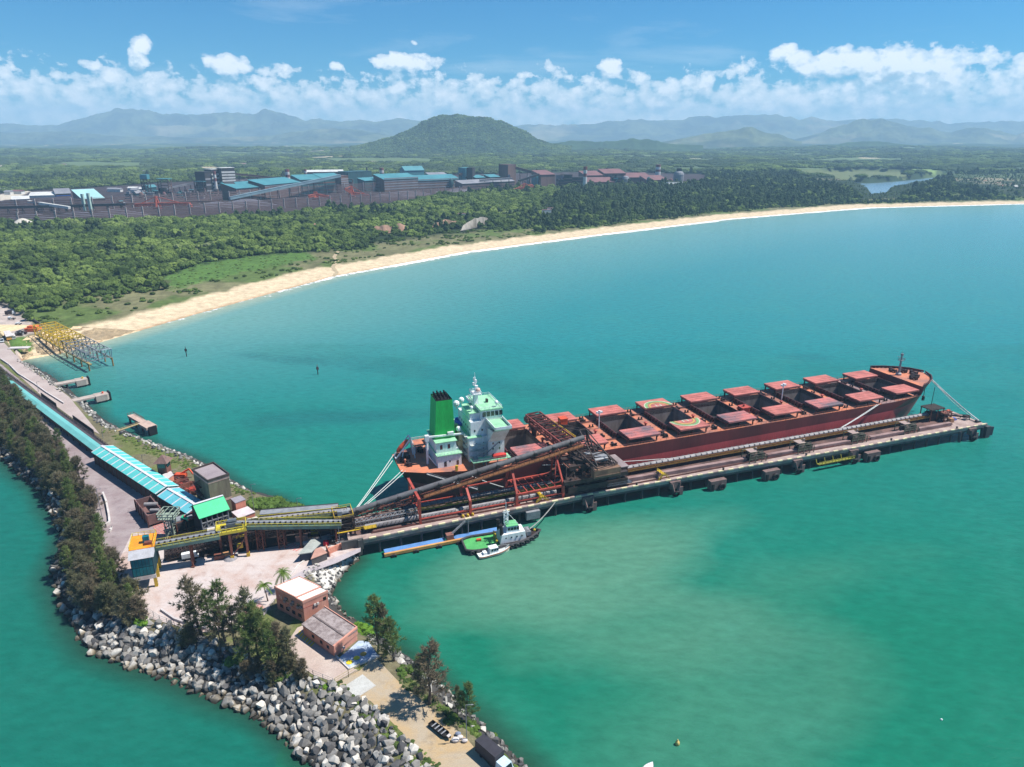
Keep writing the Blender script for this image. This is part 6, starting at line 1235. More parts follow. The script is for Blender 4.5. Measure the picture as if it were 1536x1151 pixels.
# vehicles
def vehicle(nm, label, cat, px, py, ang, L_=5, Wd=2, cab=(.05, .35), boxh=1.6, cabh=1.8, body=M_WHITE, cabm=M_WHITE, boxm=None, zz=5.1):
    c = P(px, py, zz); fr = Frame(*c, ang); T = thing(nm, label, cat, fr, (0, 0, zz)); z = zz
    mb = MB().box(-L_ / 2, L_ / 2, -Wd / 2, Wd / 2, z + .45, z + .95); part(T, 'chassis', mb, M_DKMACH)
    a, b = L_ / 2 - L_ * cab[1], L_ / 2 - L_ * cab[0]; mb = MB().box(a, b + .2, -Wd / 2, Wd / 2, z + .7, z + 1.2); frustum(mb, [(a, -Wd / 2), (b, -Wd / 2), (b, Wd / 2), (a, Wd / 2)], z + 1.2, [(a + .1, -Wd / 2 + .15), (b - .5, -Wd / 2 + .15), (b - .5, Wd / 2 - .15), (a + .1, Wd / 2 - .15)], z + .4 + cabh); part(T, 'cab', mb, cabm)
    mb = MB(); mb.poly([(b - .02, -Wd / 2 + .2, z + 1.25), (b - .02, Wd / 2 - .2, z + 1.25), (b - .42, Wd / 2 - .3, z + .3 + cabh), (b - .42, -Wd / 2 + .3, z + .3 + cabh)]); part(T, 'windscreen', mb, M_GLASS)
    mb = MB().box(-L_ / 2, a - .1, -Wd / 2, Wd / 2, z + .95, z + .95 + boxh); part(T, 'cargo_body', mb, boxm or body)
    for x in (-L_ * .3, L_ * .32):
        for s in (-1, 1): part(T, 'wheel', MB().tube((x, s * Wd / 2 - .12, z + .45), (x, s * Wd / 2 + .12, z + .45), .45, 10), M_BLACK)
    return T
vehicle('van', 'white box van parked under the yellow gallery', 'van', 286, 838, .35, 5.4, 2.3, (.02, .3), 1.8, 2.2)
a_ = math.atan2(P(757, 1150, 5)[1] - P(720, 1118, 5)[1], P(757, 1150, 5)[0] - P(720, 1118, 5)[0])
vehicle('lorry', 'dark box lorry with pale cab at the bottom edge of the dirt track', 'lorry', 741, 1142, a_, 10.5, 3.0, (.0, .3), 2.9, 2.2, boxm=mat('box_dark', lin(52, 50, 58), lin(40, 38, 46), .5), cabm=mat('cab_pale_blue', lin(190, 212, 224), lin(170, 190, 204), .8))
c = P(660, 1098, 5.1); fr = Frame(*c, math.radians(-42)); T = thing('rowing_boat', 'slender black boat with thwarts lying on the dirt under the trees', 'boat', fr, (0, 0, 5.1))
mb = MB()
for s in (-1, 1): mb.faces([(-3.6, s * .75, 5.3), (2.2, s * .85, 5.3), (4, 0, 5.7), (-3.6, s * .85, 6.1), (2.2, s * 1.0, 6.1), (4.2, 0, 6.4)], [(0, 1, 4, 3)[::s], (1, 2, 5, 4)[::s]])
mb.poly([(-3.6, -.75, 5.3), (2.2, -.85, 5.3), (4, 0, 5.7), (2.2, .85, 5.3), (-3.6, .75, 5.3)]); mb.poly([(-3.6, -.85, 6.1), (-3.6, .85, 6.1), (-3.6, .75, 5.3), (-3.6, -.75, 5.3)]); part(T, 'hull', mb, M_BLACK)
mb = MB()
for x in (-2.4, -1.2, 0, 1.2): mb.box(x, x + .35, -.85, .85, 5.9, 6.0)
part(T, 'thwart', mb, M_GREY); part(T, 'stern_cap', MB().box(3.0, 3.8, -.5, .5, 6.1, 6.3), M_WWALL)
for i, (x, y, s, m_, lab) in enumerate([(683, 1112, .9, M_WWALL, 'largest white sack at the foot of the lamp pole'), (690, 1108, .7, M_WWALL, 'white sack between the boat and the lamp pole'), (697, 1113, .7, M_PALE, 'pale sack right against the lamp pole'), (687, 1103, .7, mat('sack_blue', lin(120, 130, 150)), 'blue grey sack next to the black boat')]):
    c = P(x, y, 5); single('sack', MB().ball((*c, 5.5), s, 0, 9, 5, (1.2, .9, .7)), m_, lab, 'sack', W, (*c, 5))
# office building with annex
ga, gb, gc = P(412, 913, 5), P(456.5, 938.5, 5), P(494, 915, 5)
M_BRICK = mat('pink_brick', lin(204, 146, 128), lin(184, 122, 106), .25, .8, .8, fine=6, streak=True)
T = thing('office_building', 'two storey pink office building with a white flat roof', 'building', W, (*gb, 5))
a0, b0 = Vector((*P(412.5, 882, 13), 0)), Vector((*P(454, 903, 13), 0)); d0 = Vector((*P(491, 887, 13), 0)); fx = (b0 - a0); fy = (d0 - b0); gd = a0 + fy
c4 = [tuple(v[:2]) for v in (a0, b0, d0, gd)]; c4 = orient(c4); part(T, 'wall', MB().prism(c4, 5, 13), M_BRICK)
ux = fx.normalized(); uy = (fy - ux * fy.dot(ux)).normalized(); LX, LY = fx.length, fy.length; uy = fy.normalized()
ob2 = lambda mb, x0, x1, y0, y1, z0, z1, m=0: ob(mb, x0, x1, y0, y1, z0, z1, m, a0, ux, uy)
mb = MB(); ob2(mb, .25, LX * .74, .2, LY - .2, 13, 13.5); ob2(mb, LX * .78, LX - .2, .2, LY - .2, 13, 13.2); part(T, 'roof', mb, mat('roof_white', lin(236, 234, 228), lin(220, 214, 206), .3, .6))
mb = MB(); ob2(mb, -.15, LX * .74, -.15, .2, 12.6, 13.6); ob2(mb, -.15, .25, -.15, LY + .1, 12.6, 13.6); ob2(mb, -.15, LX * .74, LY - .2, LY + .15, 12.6, 13.6); ob2(mb, LX * .74, LX * .78, -.15, LY + .15, 12.6, 13.55); ob2(mb, LX * .78, LX + .15, -.15, .2, 12.4, 13.3); ob2(mb, LX - .2, LX + .15, .2, LY + .15, 12.4, 13.3); part(T, 'parapet', mb, mat('parapet_pink', lin(206, 152, 134), lin(188, 130, 114), .3))
mb = MB(); ob2(mb, -.05, LX + .05, -.06, 0, 8.9, 9.15); ob2(mb, LX, LX + .06, 0, LY, 10.4, 10.6); part(T, 'string_course', mb, mat('brick_dark', lin(176, 100, 84)))  # string courses in a darker brick tone
for i in range(4):
    for z in (6.4, 10):
        x = .12 * LX + i * LX * .22; mb = MB(); ob2(mb, x, x + 1.5, -.05, 0, z, z + 1.3); w = part(T, 'window', mb, M_GLASS)
for i, (x, z) in enumerate([(.3, 9.4), (.35, 10.6), (.55, 9.5), (.62, 10.7), (.78, 9.6), (.9, 10.2), (.45, 7.6)]): mb = MB(); ob2(mb, x * LX, x * LX + .9, -.5, 0, z, z + .7); part(T, 'air_conditioner', mb, mat('unit_grey', lin(150, 140, 138), lin(110, 100, 98), 1))
mb = MB(); ob2(mb, LX, LX + .06, LY * .8, LY * .92, 10.2, 11.4); part(T, 'window', mb, M_GLASS)
mb = MB(); ob2(mb, LX, LX + .4, LY * .4, LY * .48, 9.9, 10.6); ob2(mb, LX, LX + .4, LY * .52, LY * .6, 9.9, 10.6); part(T, 'air_conditioner', mb, M_WWALL)
T = thing('office_annex', 'low pink annex with a grey corrugated roof beside the office building', 'building', W, (*gb, 5))
qa, qb, qc, qd = [Vector((*P(x, y, 9), 0)) for x, y in [(452, 937), (501, 971), (537, 944), (487, 911)]]
c4 = orient([tuple(v[:2]) for v in (qa, qb, qc, qd)]); cx = sum(p[0] for p in c4) / 4; cy = sum(p[1] for p in c4) / 4; part(T, 'wall', MB().prism([(cx + (p[0] - cx) * .95, cy + (p[1] - cy) * .95) for p in c4], 5, 8.7), M_BRICK)
m_, t_ = newmat('fibre_cement'); tc_ = t_.add('ShaderNodeTexCoord'); wv = t_.add('ShaderNodeTexWave', i={'Scale': 1.1, 'Distortion': 0}); wv.bands_direction = 'DIAGONAL'; t_.t.links.new(tc_.outputs[3], wv.inputs[0])
n_ = t_.noise(.6, 5, .65, (tc_, 3)); cc_ = t_.mix(t_.ramp(n_, [(.4, (0, 0, 0)), (.62, (1, 1, 1))]), lin(164, 152, 150), lin(122, 108, 106)); finish(t_, t_.mix(.25, cc_, (wv, 0), 'MULTIPLY'), .9)
part(T, 'roof', MB().prism(c4, 8.8, 9.15), m_)
mb = MB().beam((*((qa + qb) / 2 + (qd - qa) * .5).to_2d(), 9.3) if False else (*((qa + qd) / 2).to_2d(), 9.2), (*((qb + qc) / 2).to_2d(), 9.2), .5, .3); part(T, 'roof_ridge', mb, mat('ridge_grey', lin(110, 98, 96)))
ux = (qb - qa).normalized(); uy = (qd - qa).normalized(); LX, LY = (qb - qa).length, (qd - qa).length
mb = MB(); ob(mb, LX - .3, LX + .3, -.2, LY * .98, 7.2, 9.6, 0, qa, ux, uy); part(T, 'end_wall', mb, M_BRICK)
mb = MB(); ob(mb, -.1, LX, LY - .1, LY + .15, 8.9, 9.5, 0, qa, ux, uy); part(T, 'parapet', mb, mat('parapet_pink', (1, 1, 1, 1)))
for x in (.3, .55, .75): mb = MB(); ob(mb, x * LX, x * LX + 1.2, LY * .025 - .06, LY * .025, 6.6, 7.7, 0, qa, ux, uy); part(T, 'window', mb, M_GLASS)
mb = MB(); ob(mb, LX - .35, LX - .25, LY * .55, LY * .66, 5, 7.2, 0, qa, ux, uy); part(T, 'door', mb, mat('door_maroon', (1, 1, 1, 1)))
mb = MB(); ob(mb, LX + .3, LX + 1, LY * .3, LY * .36, 6.6, 7.2, 0, qa, ux, uy); part(T, 'air_conditioner', mb, M_WWALL)
# sheds at the pier root
ZS_ = 8.4
c4 = [P(x, y, ZS_) for x, y in [(447, 832), (467, 829), (481, 815), (469, 807)]]; T = thing('gate_shed', 'dark blue walled shed under a pale grey roof by the pier root', 'shed', W, (*c4[0], 5))
c4 = orient(c4); block(T, 'wall', [(sum(p[0] for p in c4) / 4 + (q[0] - sum(p[0] for p in c4) / 4) * .9, sum(p[1] for p in c4) / 4 + (q[1] - sum(p[1] for p in c4) / 4) * .9) for q in c4], 5, 8.2, mat('wall_navy', lin(52, 62, 84), lin(40, 46, 60), .4)); part(T, 'roof', MB().prism(c4, 8.2, 8.5), mat('roof_pale_grey', lin(164, 168, 162), lin(140, 140, 136), .3))
c4 = [P(x, y, 8) for x, y in [(467, 838), (490, 829), (481, 821), (473, 824)]]; T = thing('gate_shed', 'small rosy brown roofed shed beside the dark blue one', 'shed', W, (*c4[0], 5)); block(T, 'wall', c4, 5, 8, mat('shed_grey_wall', lin(92, 86, 84), lin(70, 64, 62), .4), mat('roof_rose', lin(190, 146, 130), lin(160, 118, 106), .3), .08)
lowwall('pink boundary wall at the pier root', [(492, 832), (518, 821)], 2.4, .5, M_PINK)
lowwall('pink stub wall next to the small shed', [(490, 826), (495, 836)], 2.4, .4, M_PINK)
c = P(489, 818, 5); single('red_drum', MB().lathe((*c, 5.1), [(1.0, 0), (1.1, .8), (1.0, 1.7), (.3, 2)], 10), mat('drum_red', lin(198, 30, 54)), 'bright red drum behind the pink wall', 'drum', W, (*c, 5.1))
for i in range(8):
    x, y = R.uniform(494, 512), R.uniform(808, 818); c = P(x, y, 5); mb = MB().box(c[0] - 1, c[0] + 1, c[1] - .5, c[1] + .5, 5.1, 5.8).beam((c[0] - 1.4, c[1], 6), (c[0] + 1.2, c[1] + .6, 6.3), .25); single('spare_part', mb, M_GREY if i % 2 else M_MACH, 'grey steel part stacked behind the pink wall at the pier root', 'spare part', W, (*c, 5.1), 'steel parts behind the pink wall')
# lamp poles
def lamp(label, px, py, top, arm=1.6, zz=5, r=.13):
    c = P(px, py, zz); h = ZH(top, c[1]); T = thing('lamp_pole', label, 'lamp', W, (*c, zz), 'lamp poles'); part(T, 'pole', MB().tube((*c, zz), (*c, h), r, 7, r2=r * .7), M_GREY); part(T, 'lamp_head', MB().beam((*c, h), (c[0] + arm, c[1], h + .2), .12).box(c[0] + arm - .3, c[0] + arm + .3, c[1] - .12, c[1] + .12, h + .08, h + .22), M_GREY)
for a in [('pale lamp pole beside the sacks on the dirt track', 700, 1112, 1058), ('lamp pole among casuarinas by the white barrier wall', 155, 784, 734), ('lamp pole behind the olive block near the hedge', 381.5, 768, 727), ('lamp pole inside the hedge', 448, 775, 748), ('lamp pole beside the grey roofed shed', 510, 820, 788), ('lamp pole by the cove side of the wide gallery', 215, 698, 683), ('lamp pole on the grass bank below the short jetty', 155, 658, 644), ('lamp pole on the access road above the first jetty', 58, 588, 573), ('pale pole at the road bend near the beach', 37, 477, 463), ('lamp pole beside the stock yard', 262, 726, 706)]: lamp(*a)
# chain link fences with posts
def fence(label, pts, h=2.2, zz=5, group=None, m=M_GREY):
    q = [Vector((*P(x, y, zz), zz)) for x, y in pts]; T = thing('wire_fence', label, 'fence', W, tuple(q[0])); mb = MB(); mp_ = MB()
    for a, b in zip(q, q[1:]):
        n = max(1, int((b - a).length / 2.8))
        for i in range(n + 1): c = a + (b - a) * (i / n); mp_.beam(c, c + Vector((0, 0, h)), .12)
        for z in (h * .3, h * .65, h - .05): mb.beam(a + Vector((0, 0, z)), b + Vector((0, 0, z)), .06)
    part(T, 'post', mp_, m)['kind'] = 'stuff'; part(T, 'wire', mb, m)
fence('curved wire fence at the seaward corner of the yard', [(212, 905), (222, 920), (240, 932), (262, 940), (290, 950), (318, 952)])
fence('wire fence along the parking apron above the boulders', [(436, 985), (452, 1003), (470, 1015), (500, 1027)])
fence('yellowish gate fence across the track by the concrete pad', [(503, 1028), (523, 1016), (540, 1006)], 2.4, 5, None, M_LIME)
fence('wire fence on the bay side of the yard behind the palms', [(386, 938), (412, 905)], 1.8)
# mooring jetties in the cove
M_JET = mat('jetty_concrete', lin(176, 162, 152), lin(146, 132, 122), .2, .85)
def jetty(label, a, b, hw, hd, group='small concrete jetties'):
    a, b = Vector((*P(*a, 4.6), 0)), Vector((*P(*b, 4.6), 0)); d = (b - a).normalized(); n = Vector((-d.y, d.x, 0)); L_ = (b - a).length; T = thing('jetty', label, 'jetty', W, (a.x, a.y, 0), group)
    q = lambda t, s: tuple((a + d * t + n * s)[:2])
    part(T, 'walkway', MB().prism([q(0, -hw), q(L_ * .68, -hw), q(L_ * .68, hw), q(0, hw)], 3.6, 4.6), M_JET)
    part(T, 'head', MB().prism([q(L_ * .68, -hd), q(L_ - 1.5, -hd), q(L_, -hd + 1.5), q(L_, hd - 1.5), q(L_ - 1.5, hd), q(L_ * .68, hd)], 1.2, 4.7), M_JET)
    mb = MB()
    for t in (.2, .45, .75, .93):
        for s in (-.6, .6): p = q(L_ * t, s * hw); mb.tube((*p, -3), (*p, 3.6), .5, 8)
    part(T, 'pile', mb, M_PILE)['kind'] = 'stuff'
    p = q(L_ + .4, 0); part(T, 'fender', MB().prism([q(L_, -hd + 1), q(L_ + .8, -hd + 1), q(L_ + .8, hd - 1), q(L_, hd - 1)], .2, 5.4), M_BLACK)
    p = q(L_ * .88, .5); part(T, 'bollard', MB().lathe((*p, 4.7), [(.6, 0), (.4, .5), (.7, .9), (.2, 1.1)], 8), M_ORANGE if 'second' in label else M_YELLOW); return T
jetty('concrete jetty with a yellow fitting, the one nearest the beach', (72, 578), (131, 567), 2.5, 3.3); jetty('second concrete jetty with a red dot on its head', (96, 603), (162, 589), 2.6, 3.4)
T = thing('mooring_dolphin', 'T shaped mooring platform on piles with a thin footbridge', 'jetty', W, (*P(212, 640, 4.5), 0)); a, b = Vector((*P(196, 622, 4.8), 0)), Vector((*P(228, 640, 4.8), 0)); d = (b - a).normalized(); n = Vector((-d.y, d.x, 0)); L_ = (b - a).length; q = lambda t, s: tuple((a + d * t + n * s)[:2])
part(T, 'platform', MB().prism([q(0, -1.8), q(L_ * .6, -1.8), q(L_ * .6, -3), q(L_, -3), q(L_, 2.6), q(L_ * .6, 2.6), q(L_ * .6, 1.8), q(0, 1.8)], 3.4, 4.8), mat('dolphin_rose', lin(190, 164, 150), lin(150, 126, 116), .3)); mb = MB()
for t in (.06, .35, .66, .95):
    for s in (-1.4, 1.4): p = q(L_ * t, s); mb.tube((*p, -3), (*p, 3.4), .55, 8)
part(T, 'pile', mb, M_PILE)['kind'] = 'stuff'; part(T, 'fender', MB().prism([q(L_, -2), q(L_ + .8, -2), q(L_ + .8, 2), q(L_, 2)], .2, 5), M_BLACK); part(T, 'railing', MB().rail([(*q(0, -1.7), 4.8), (*q(0, 1.7), 4.8), (*q(L_ * .5, 1.7), 4.8)], 1.1, 1.6, .12), M_RUST)
e = Vector((*P(163, 651, 4.6), 4.6)); f_ = Vector((*q(L_ * .62, -2), 4.6)); part(T, 'footbridge', MB().beam(e, f_, 1.3, .3).rail([e, f_], 1, 2.4, .1), mat('bridge_ochre', lin(176, 156, 112), lin(150, 126, 92), .4))
# lattice jetty: yellow then grey box frames
T = thing('lattice_jetty', 'box lattice jetty, yellow on the beach end and grey over the water', 'jetty', W, (*P(60, 500, 5), 5)); a, b = Vector((*P(52, 500, 6), 0)), Vector((*P(132, 544, 6), 0)); d = (b - a).normalized(); n = Vector((-d.y, d.x, 0)); L_ = (b - a).length; wd = 15
q = lambda t, s, z: a + d * (t * L_) + n * s + Vector((0, 0, z))
for nm, t0, t1, m_ in (('yellow_frame', 0, .58, M_YELLOW), ('grey_frame', .58, .98, M_GREY)):
    mb = MB(); k = 7 if t0 == 0 else 5
    for i in range(k + 1):
        t = t0 + (t1 - t0) * i / k
        for s in (0, wd * .5, wd): mb.beam(q(t, s, 4), q(t, s, 12.5), .42)
        mb.beam(q(t, 0, 12.3), q(t, wd, 12.3), .45); mb.beam(q(t, 0, 6), q(t, wd, 6), .4); mb.beam(q(t, 0, 6), q(t, wd * .5, 12.3), .28)
        if i < k:
            t2 = t0 + (t1 - t0) * (i + 1) / k
            for s in (0, wd): mb.beam(q(t, s, 6), q(t2, s, 12.3), .28)
            mb.beam(q(t, 0, 12.3), q(t2, wd, 12.3), .25)
    for s in (0, wd * .5, wd):
        for z in (6, 12.3): mb.beam(q(t0, s, z), q(t1, s, z), .42)
    part(T, nm, mb, m_)
mb = MB()
for t in np.linspace(.1, 1, 8):
    for s in (0, wd): p = q(t, s, 0); mb.tube((p.x, p.y, -3), (p.x, p.y, 6), .5, 8)
part(T, 'pile', mb, mat('pile_ochre', lin(150, 112, 56), lin(100, 76, 52), .4))['kind'] = 'stuff'
part(T, 'runway', MB().beam(q(.05, 0, 5.5), q(1.04, 0, 5.5), 1.6, .8).beam(q(.3, wd, 5.5), q(1.0, wd, 5.5), 1.0, .6), mat('runway_ochre', lin(166, 150, 100), lin(130, 112, 76), .3)); part(T, 'end_frame', MB().beam(q(1, wd * .6, 6), q(1.02, wd * .6, 13), .5).beam(q(1, wd, 6), q(1.02, wd, 13), .5).beam(q(1.02, wd * .6, 13), q(1.02, wd, 13), .5).beam(q(1, wd * .6, 6), q(1.02, wd, 13), .4), mat('frame_pale', lin(176, 190, 196), lin(150, 160, 164), .4))
c = P(50, 496, 5); single('orange_winch', MB().box(c[0] - 5, c[0] + 5, c[1] - 3, c[1] + 3, 5.6, 7.4).box(c[0] - 3, c[0] + 1, c[1] - 2, c[1] + 2, 7.4, 9).tube((c[0] + 3, c[1] - 2, 8.6), (c[0] + 3, c[1] + 2, 8.6), 1.2, 10).beam((c[0] - 5, c[1] - 3, 5), (c[0] + 5, c[1] - 3, 5.6), .5), mat('winch_orange', lin(236, 122, 70), lin(206, 96, 52), .5), 'bright orange winch block at the shore end of the lattice jetty', 'winch', W, (*c, 5))
T = hut('gate_hut', 'ochre hut with a white awning beside the beach road', 'hut', [(5, 497), (14, 496), (20, 503), (9, 505)], 5, 3, mat('ochre_wall', lin(206, 150, 64), lin(180, 126, 60), .4), M_WWALL); hut('gate_hut', 'small white cabin right of the ochre hut', 'hut', [(14, 501), (21, 500), (23, 504), (15, 505)], 5, 2.4, M_WWALL, M_WWALL)
vehicle('pickup', 'white pickup parked on the port road near the beach', 'pickup', 18, 479, .1, 5.6, 2, (.55, .95), .5, 1.8, boxm=M_GREY); vehicle('lorry', 'dark lorry under the trees at the left edge of the port road', 'lorry', 16, 472, .4, 7.5, 2.6, (.02, .3), 2.4, 2.4, boxm=M_DKMACH); vehicle('lorry', 'dark open truck on the road at the left edge by the kerb', 'lorry', 3, 513, -.9, 7, 2.6, (.02, .3), 1.6, 2.4, boxm=M_MACH); vehicle('car', 'pale car on the port road below the pickup', 'car', 28, 487, .1, 4.6, 1.9, (.3, .8), .4, 1.5)
for i in range(6): x, y = R.uniform(26, 40), R.uniform(498, 504); c = P(x, y, 5); single('scrap_frame', MB().box(c[0] - 2, c[0] + 2, c[1] - 1, c[1] + 1, 5.1, 6.6).beam((c[0] - 2, c[1], 7), (c[0] + 2.6, c[1], 8), .4), M_MACH if i % 2 else M_GREY, 'dark scrap frame beside the orange winch', 'scrap', W, (*c, 5), 'scrap frames beside the orange winch')
lowwall('dark boundary wall from the port road toward the dunes', [(-30, 450), (0, 458), (28, 466), (44, 478), (64, 490)], 2, .5, M_CONCD)
lowwall('pale concrete slipway slab between grass and cove', [(14, 523), (44, 522)], .6, 5, M_PALE, name='slipway', cat='slipway')
# ---------------------------------------------------------------- the pellet plant behind the wood
ZP = 14.0
M_BRN = mat('plant_brown', lin(116, 90, 84), lin(80, 64, 62), .03, .85, .8, fine=.5, streak=True)
M_PUR = mat('windbreak_mesh', lin(112, 92, 92), lin(80, 66, 68), .03, .9, .8, fine=.6)
M_PTEAL = mat('plant_teal', lin(72, 134, 142), lin(56, 114, 124), .03, .6, .6, fine=.4)
M_PTEALD = mat('plant_teal_dark', lin(46, 92, 98), lin(36, 66, 74), .03, .7, .7, fine=.4, streak=True)
M_PDK = mat('plant_dark', lin(54, 50, 54), lin(38, 38, 42), .05, .8, .7, fine=.5)
M_PRED = mat('plant_red_roof', lin(122, 84, 84), lin(98, 70, 72), .04, .8, .7, fine=.5)
M_PWHT = mat('plant_white', lin(206, 206, 202), lin(176, 172, 168), .08, .7)
M_PGRY = mat('plant_grey', lin(134, 134, 140), lin(104, 104, 112), .04, .8)
M_PORG = mat('stacker_orange', lin(206, 104, 80), lin(170, 82, 66), .1, .7)
def pz(x, yb, yt): return ZH(yt, P(x, yb, ZP)[1])
def bld(nm, label, xl, yl, xr, yr, yt, depth, wm, rm, roof='flat', bands=None, cat='building', win=0, group=None):
    a, b = Vector((*P(xl, yl, ZP), 0)), Vector((*P(xr, yr, ZP), 0)); d = b - a; L_ = d.length; d.normalize(); n = Vector((-d.y, d.x, 0)); h = pz(xl, yl, yt)
    T = thing(nm, label, cat, W, (a.x, a.y, ZP), group); q = lambda t, s, z: (a.x + d.x * t + n.x * s, a.y + d.y * t + n.y * s, z); c4 = [q(0, 0, 0)[:2], q(L_, 0, 0)[:2], q(L_, depth, 0)[:2], q(0, depth, 0)[:2]]
    if roof == 'flat':
        part(T, 'wall', MB().prism(c4, ZP, h - 1), wm); part(T, 'roof', MB().prism([q(-.6, -.6, 0)[:2], q(L_ + .6, -.6, 0)[:2], q(L_ + .6, depth + .6, 0)[:2], q(-.6, depth + .6, 0)[:2]], h - 1, h), rm)
    elif roof == 'shed':
        e = h - depth * .22; mb = MB().faces([q(0, 0, ZP), q(L_, 0, ZP), q(L_, depth, ZP), q(0, depth, ZP), q(0, 0, e), q(L_, 0, e), q(L_, depth, h), q(0, depth, h)], [(0, 1, 5, 4), (1, 2, 6, 5), (2, 3, 7, 6), (3, 0, 4, 7)]); part(T, 'wall', mb, wm)
        R4 = [q(-1, -1.5, e + .2), q(L_ + 1, -1.5, e + .2), q(L_ + 1, depth + 1, h + .7), q(-1, depth + 1, h + .7)]; part(T, 'roof', MB().faces(R4 + [(x, y, z - .5) for x, y, z in R4], [(0, 1, 2, 3), (7, 6, 5, 4), (0, 4, 5, 1), (1, 5, 6, 2), (0, 3, 7, 4), (3, 2, 6, 7)]), rm)
    else:
        e = h - depth * .28; mb = MB().faces([q(0, 0, ZP), q(L_, 0, ZP), q(L_, depth, ZP), q(0, depth, ZP), q(0, 0, e), q(L_, 0, e), q(L_, depth, e), q(0, depth, e), q(0, depth / 2, h), q(L_, depth / 2, h)], [(0, 1, 5, 4), (1, 2, 6, 9, 5), (2, 3, 7, 6), (3, 0, 4, 8, 7)]); part(T, 'wall', mb, wm)
        mb = MB(); k = .28 / .5
        for s0, s1 in ((-1.2, depth / 2), (depth + 1.2, depth / 2)): P4 = [q(-1, s0, e - 1.2 * k + .3), q(L_ + 1, s0, e - 1.2 * k + .3), q(L_ + 1, s1, h + .3), q(-1, s1, h + .3)]; mb.faces(P4 + [(x, y, z - .5) for x, y, z in P4], [(0, 1, 2, 3), (7, 6, 5, 4), (0, 4, 5, 1), (0, 3, 7, 4), (1, 5, 6, 2)])
        part(T, 'roof', mb, rm)
    if bands:
        mb = MB(); hh = h - ZP
        for k in range(bands[0]):
            z = ZP + hh * (.12 + .78 * k / max(1, bands[0])); mb.faces([q(.2, -.35, z), q(L_ - .2, -.35, z), q(L_ - .2, -.35, z + hh * .07), q(.2, -.35, z + hh * .07), q(.2, 0, z), q(L_ - .2, 0, z), q(L_ - .2, 0, z + hh * .07), q(.2, 0, z + hh * .07)], [(0, 1, 2, 3), (3, 2, 6, 7), (0, 4, 5, 1), (0, 3, 7, 4), (1, 5, 6, 2)])
        part(T, 'wall_band', mb, bands[1])['kind'] = 'stuff'
    return T, q, L_, h
def fence2(label, pts, hm, step, top=True):
    q = [Vector((*P(x, y, ZP), ZP)) for x, y in pts]; T = thing('windbreak_fence', label, 'windbreak', W, tuple(q[0])); mb = MB(); mp_ = MB(); ml = MB()
    for a, b in zip(q, q[1:]):
        n = max(1, int((b - a).length / step))
        for i in range(n):
            p, r = a + (b - a) * (i / n), a + (b - a) * ((i + 1) / n); mp_.beam(p, p + Vector((0, 0, hm + 2)), 1.9)
            for k in range(6):
                z0, z1 = hm * k / 6, hm * (k + .62) / 6; mb.beam(p + Vector((0, 0, (z0 + z1) / 2)), r + Vector((0, 0, (z0 + z1) / 2)), .15, z1 - z0)
        for z in (hm * .33, hm * .66, hm): ml.beam(a + Vector((0, 0, z)), b + Vector((0, 0, z)), .5)
    part(T, 'mesh_panel', mb, M_PUR)['kind'] = 'stuff'; part(T, 'post', mp_, mat('fence_post_pale', lin(172, 160, 156), lin(140, 128, 126), .05))['kind'] = 'stuff'; part(T, 'rail', ml, mat('plant_rail', lin(122, 104, 104)))
fence2('front windbreak fence of the ore yard along the wood edge', [(-60, 340), (140, 331), (330, 319), (480, 309), (612, 299), (700, 291)], 17, 24)
fence2('tall back windbreak fence behind the ore stockpiles at left', [(-60, 324), (110, 317), (200, 312), (335, 303)], 23, 26)
fence2('short windbreak fence behind the orange stackers', [(345, 304), (420, 297), (530, 289), (620, 285)], 22, 26)
bld('plant_hall', 'long turquoise roofed hall right of the dark furnace tower', 356, 301, 398, 297, 276, 46, M_BRN, M_PTEAL, 'shed', (3, M_PGRY)); bld('plant_hall', 'middle turquoise roofed hall behind the inclined conveyor', 399, 298, 452, 292, 271, 46, M_BRN, M_PTEAL, 'shed', (3, M_PGRY))
bld('plant_hall', 'higher turquoise roofed hall at the head of the inclined conveyor', 452, 291, 486, 289, 264, 44, M_PTEALD, M_PTEAL, 'shed', (2, M_PDK)); bld('plant_hall', 'turquoise roofed hall with brown slatted end beside the dark teal hall', 486, 289, 517, 287, 262, 44, M_PTEALD, M_PTEAL, 'shed', (4, M_BRN))
bld('plant_hall', 'brown slatted stair block before the dark teal hall', 513, 290, 524, 289, 264, 20, M_BRN, M_BRN, 'flat', (6, M_PGRY)); bld('plant_hall', 'big dark teal clad hall in the centre of the plant', 524, 286, 559, 284, 258, 50, M_PTEALD, M_PTEALD, 'flat')
bld('plant_hall', 'low dark teal hall stepping down right of the big one', 548, 288, 572, 286, 268, 26, M_PTEALD, M_PTEAL, 'shed'); bld('plant_hall', 'narrow upright dark teal slab with pale edges', 563, 285, 577, 285, 262, 22, M_PTEALD, M_PTEAL, 'shed')
bld('plant_hall', 'long turquoise roofed hall below the tall turquoise block', 577, 288, 628, 285, 263, 50, M_BRN, M_PTEAL, 'shed', (5, M_PGRY)); bld('plant_hall', 'right turquoise roofed hall with slatted brown wall', 628, 285, 691, 282, 265, 50, M_BRN, M_PTEAL, 'shed', (4, M_PGRY))
bld('plant_block', 'tall bright turquoise block standing above the long hall', 608, 276, 637, 275, 250, 40, M_PTEAL, M_PTEAL, 'gable', (1, M_PTEALD)); bld('plant_block', 'long low brown and white roofed gallery above the left halls', 460, 272, 516, 271, 256, 22, M_BRN, M_PWHT, 'shed'); bld('plant_hall', 'grey roofed shed right of the tall turquoise block', 645, 274, 672, 273, 260, 30, M_PTEALD, M_PGRY, 'shed')
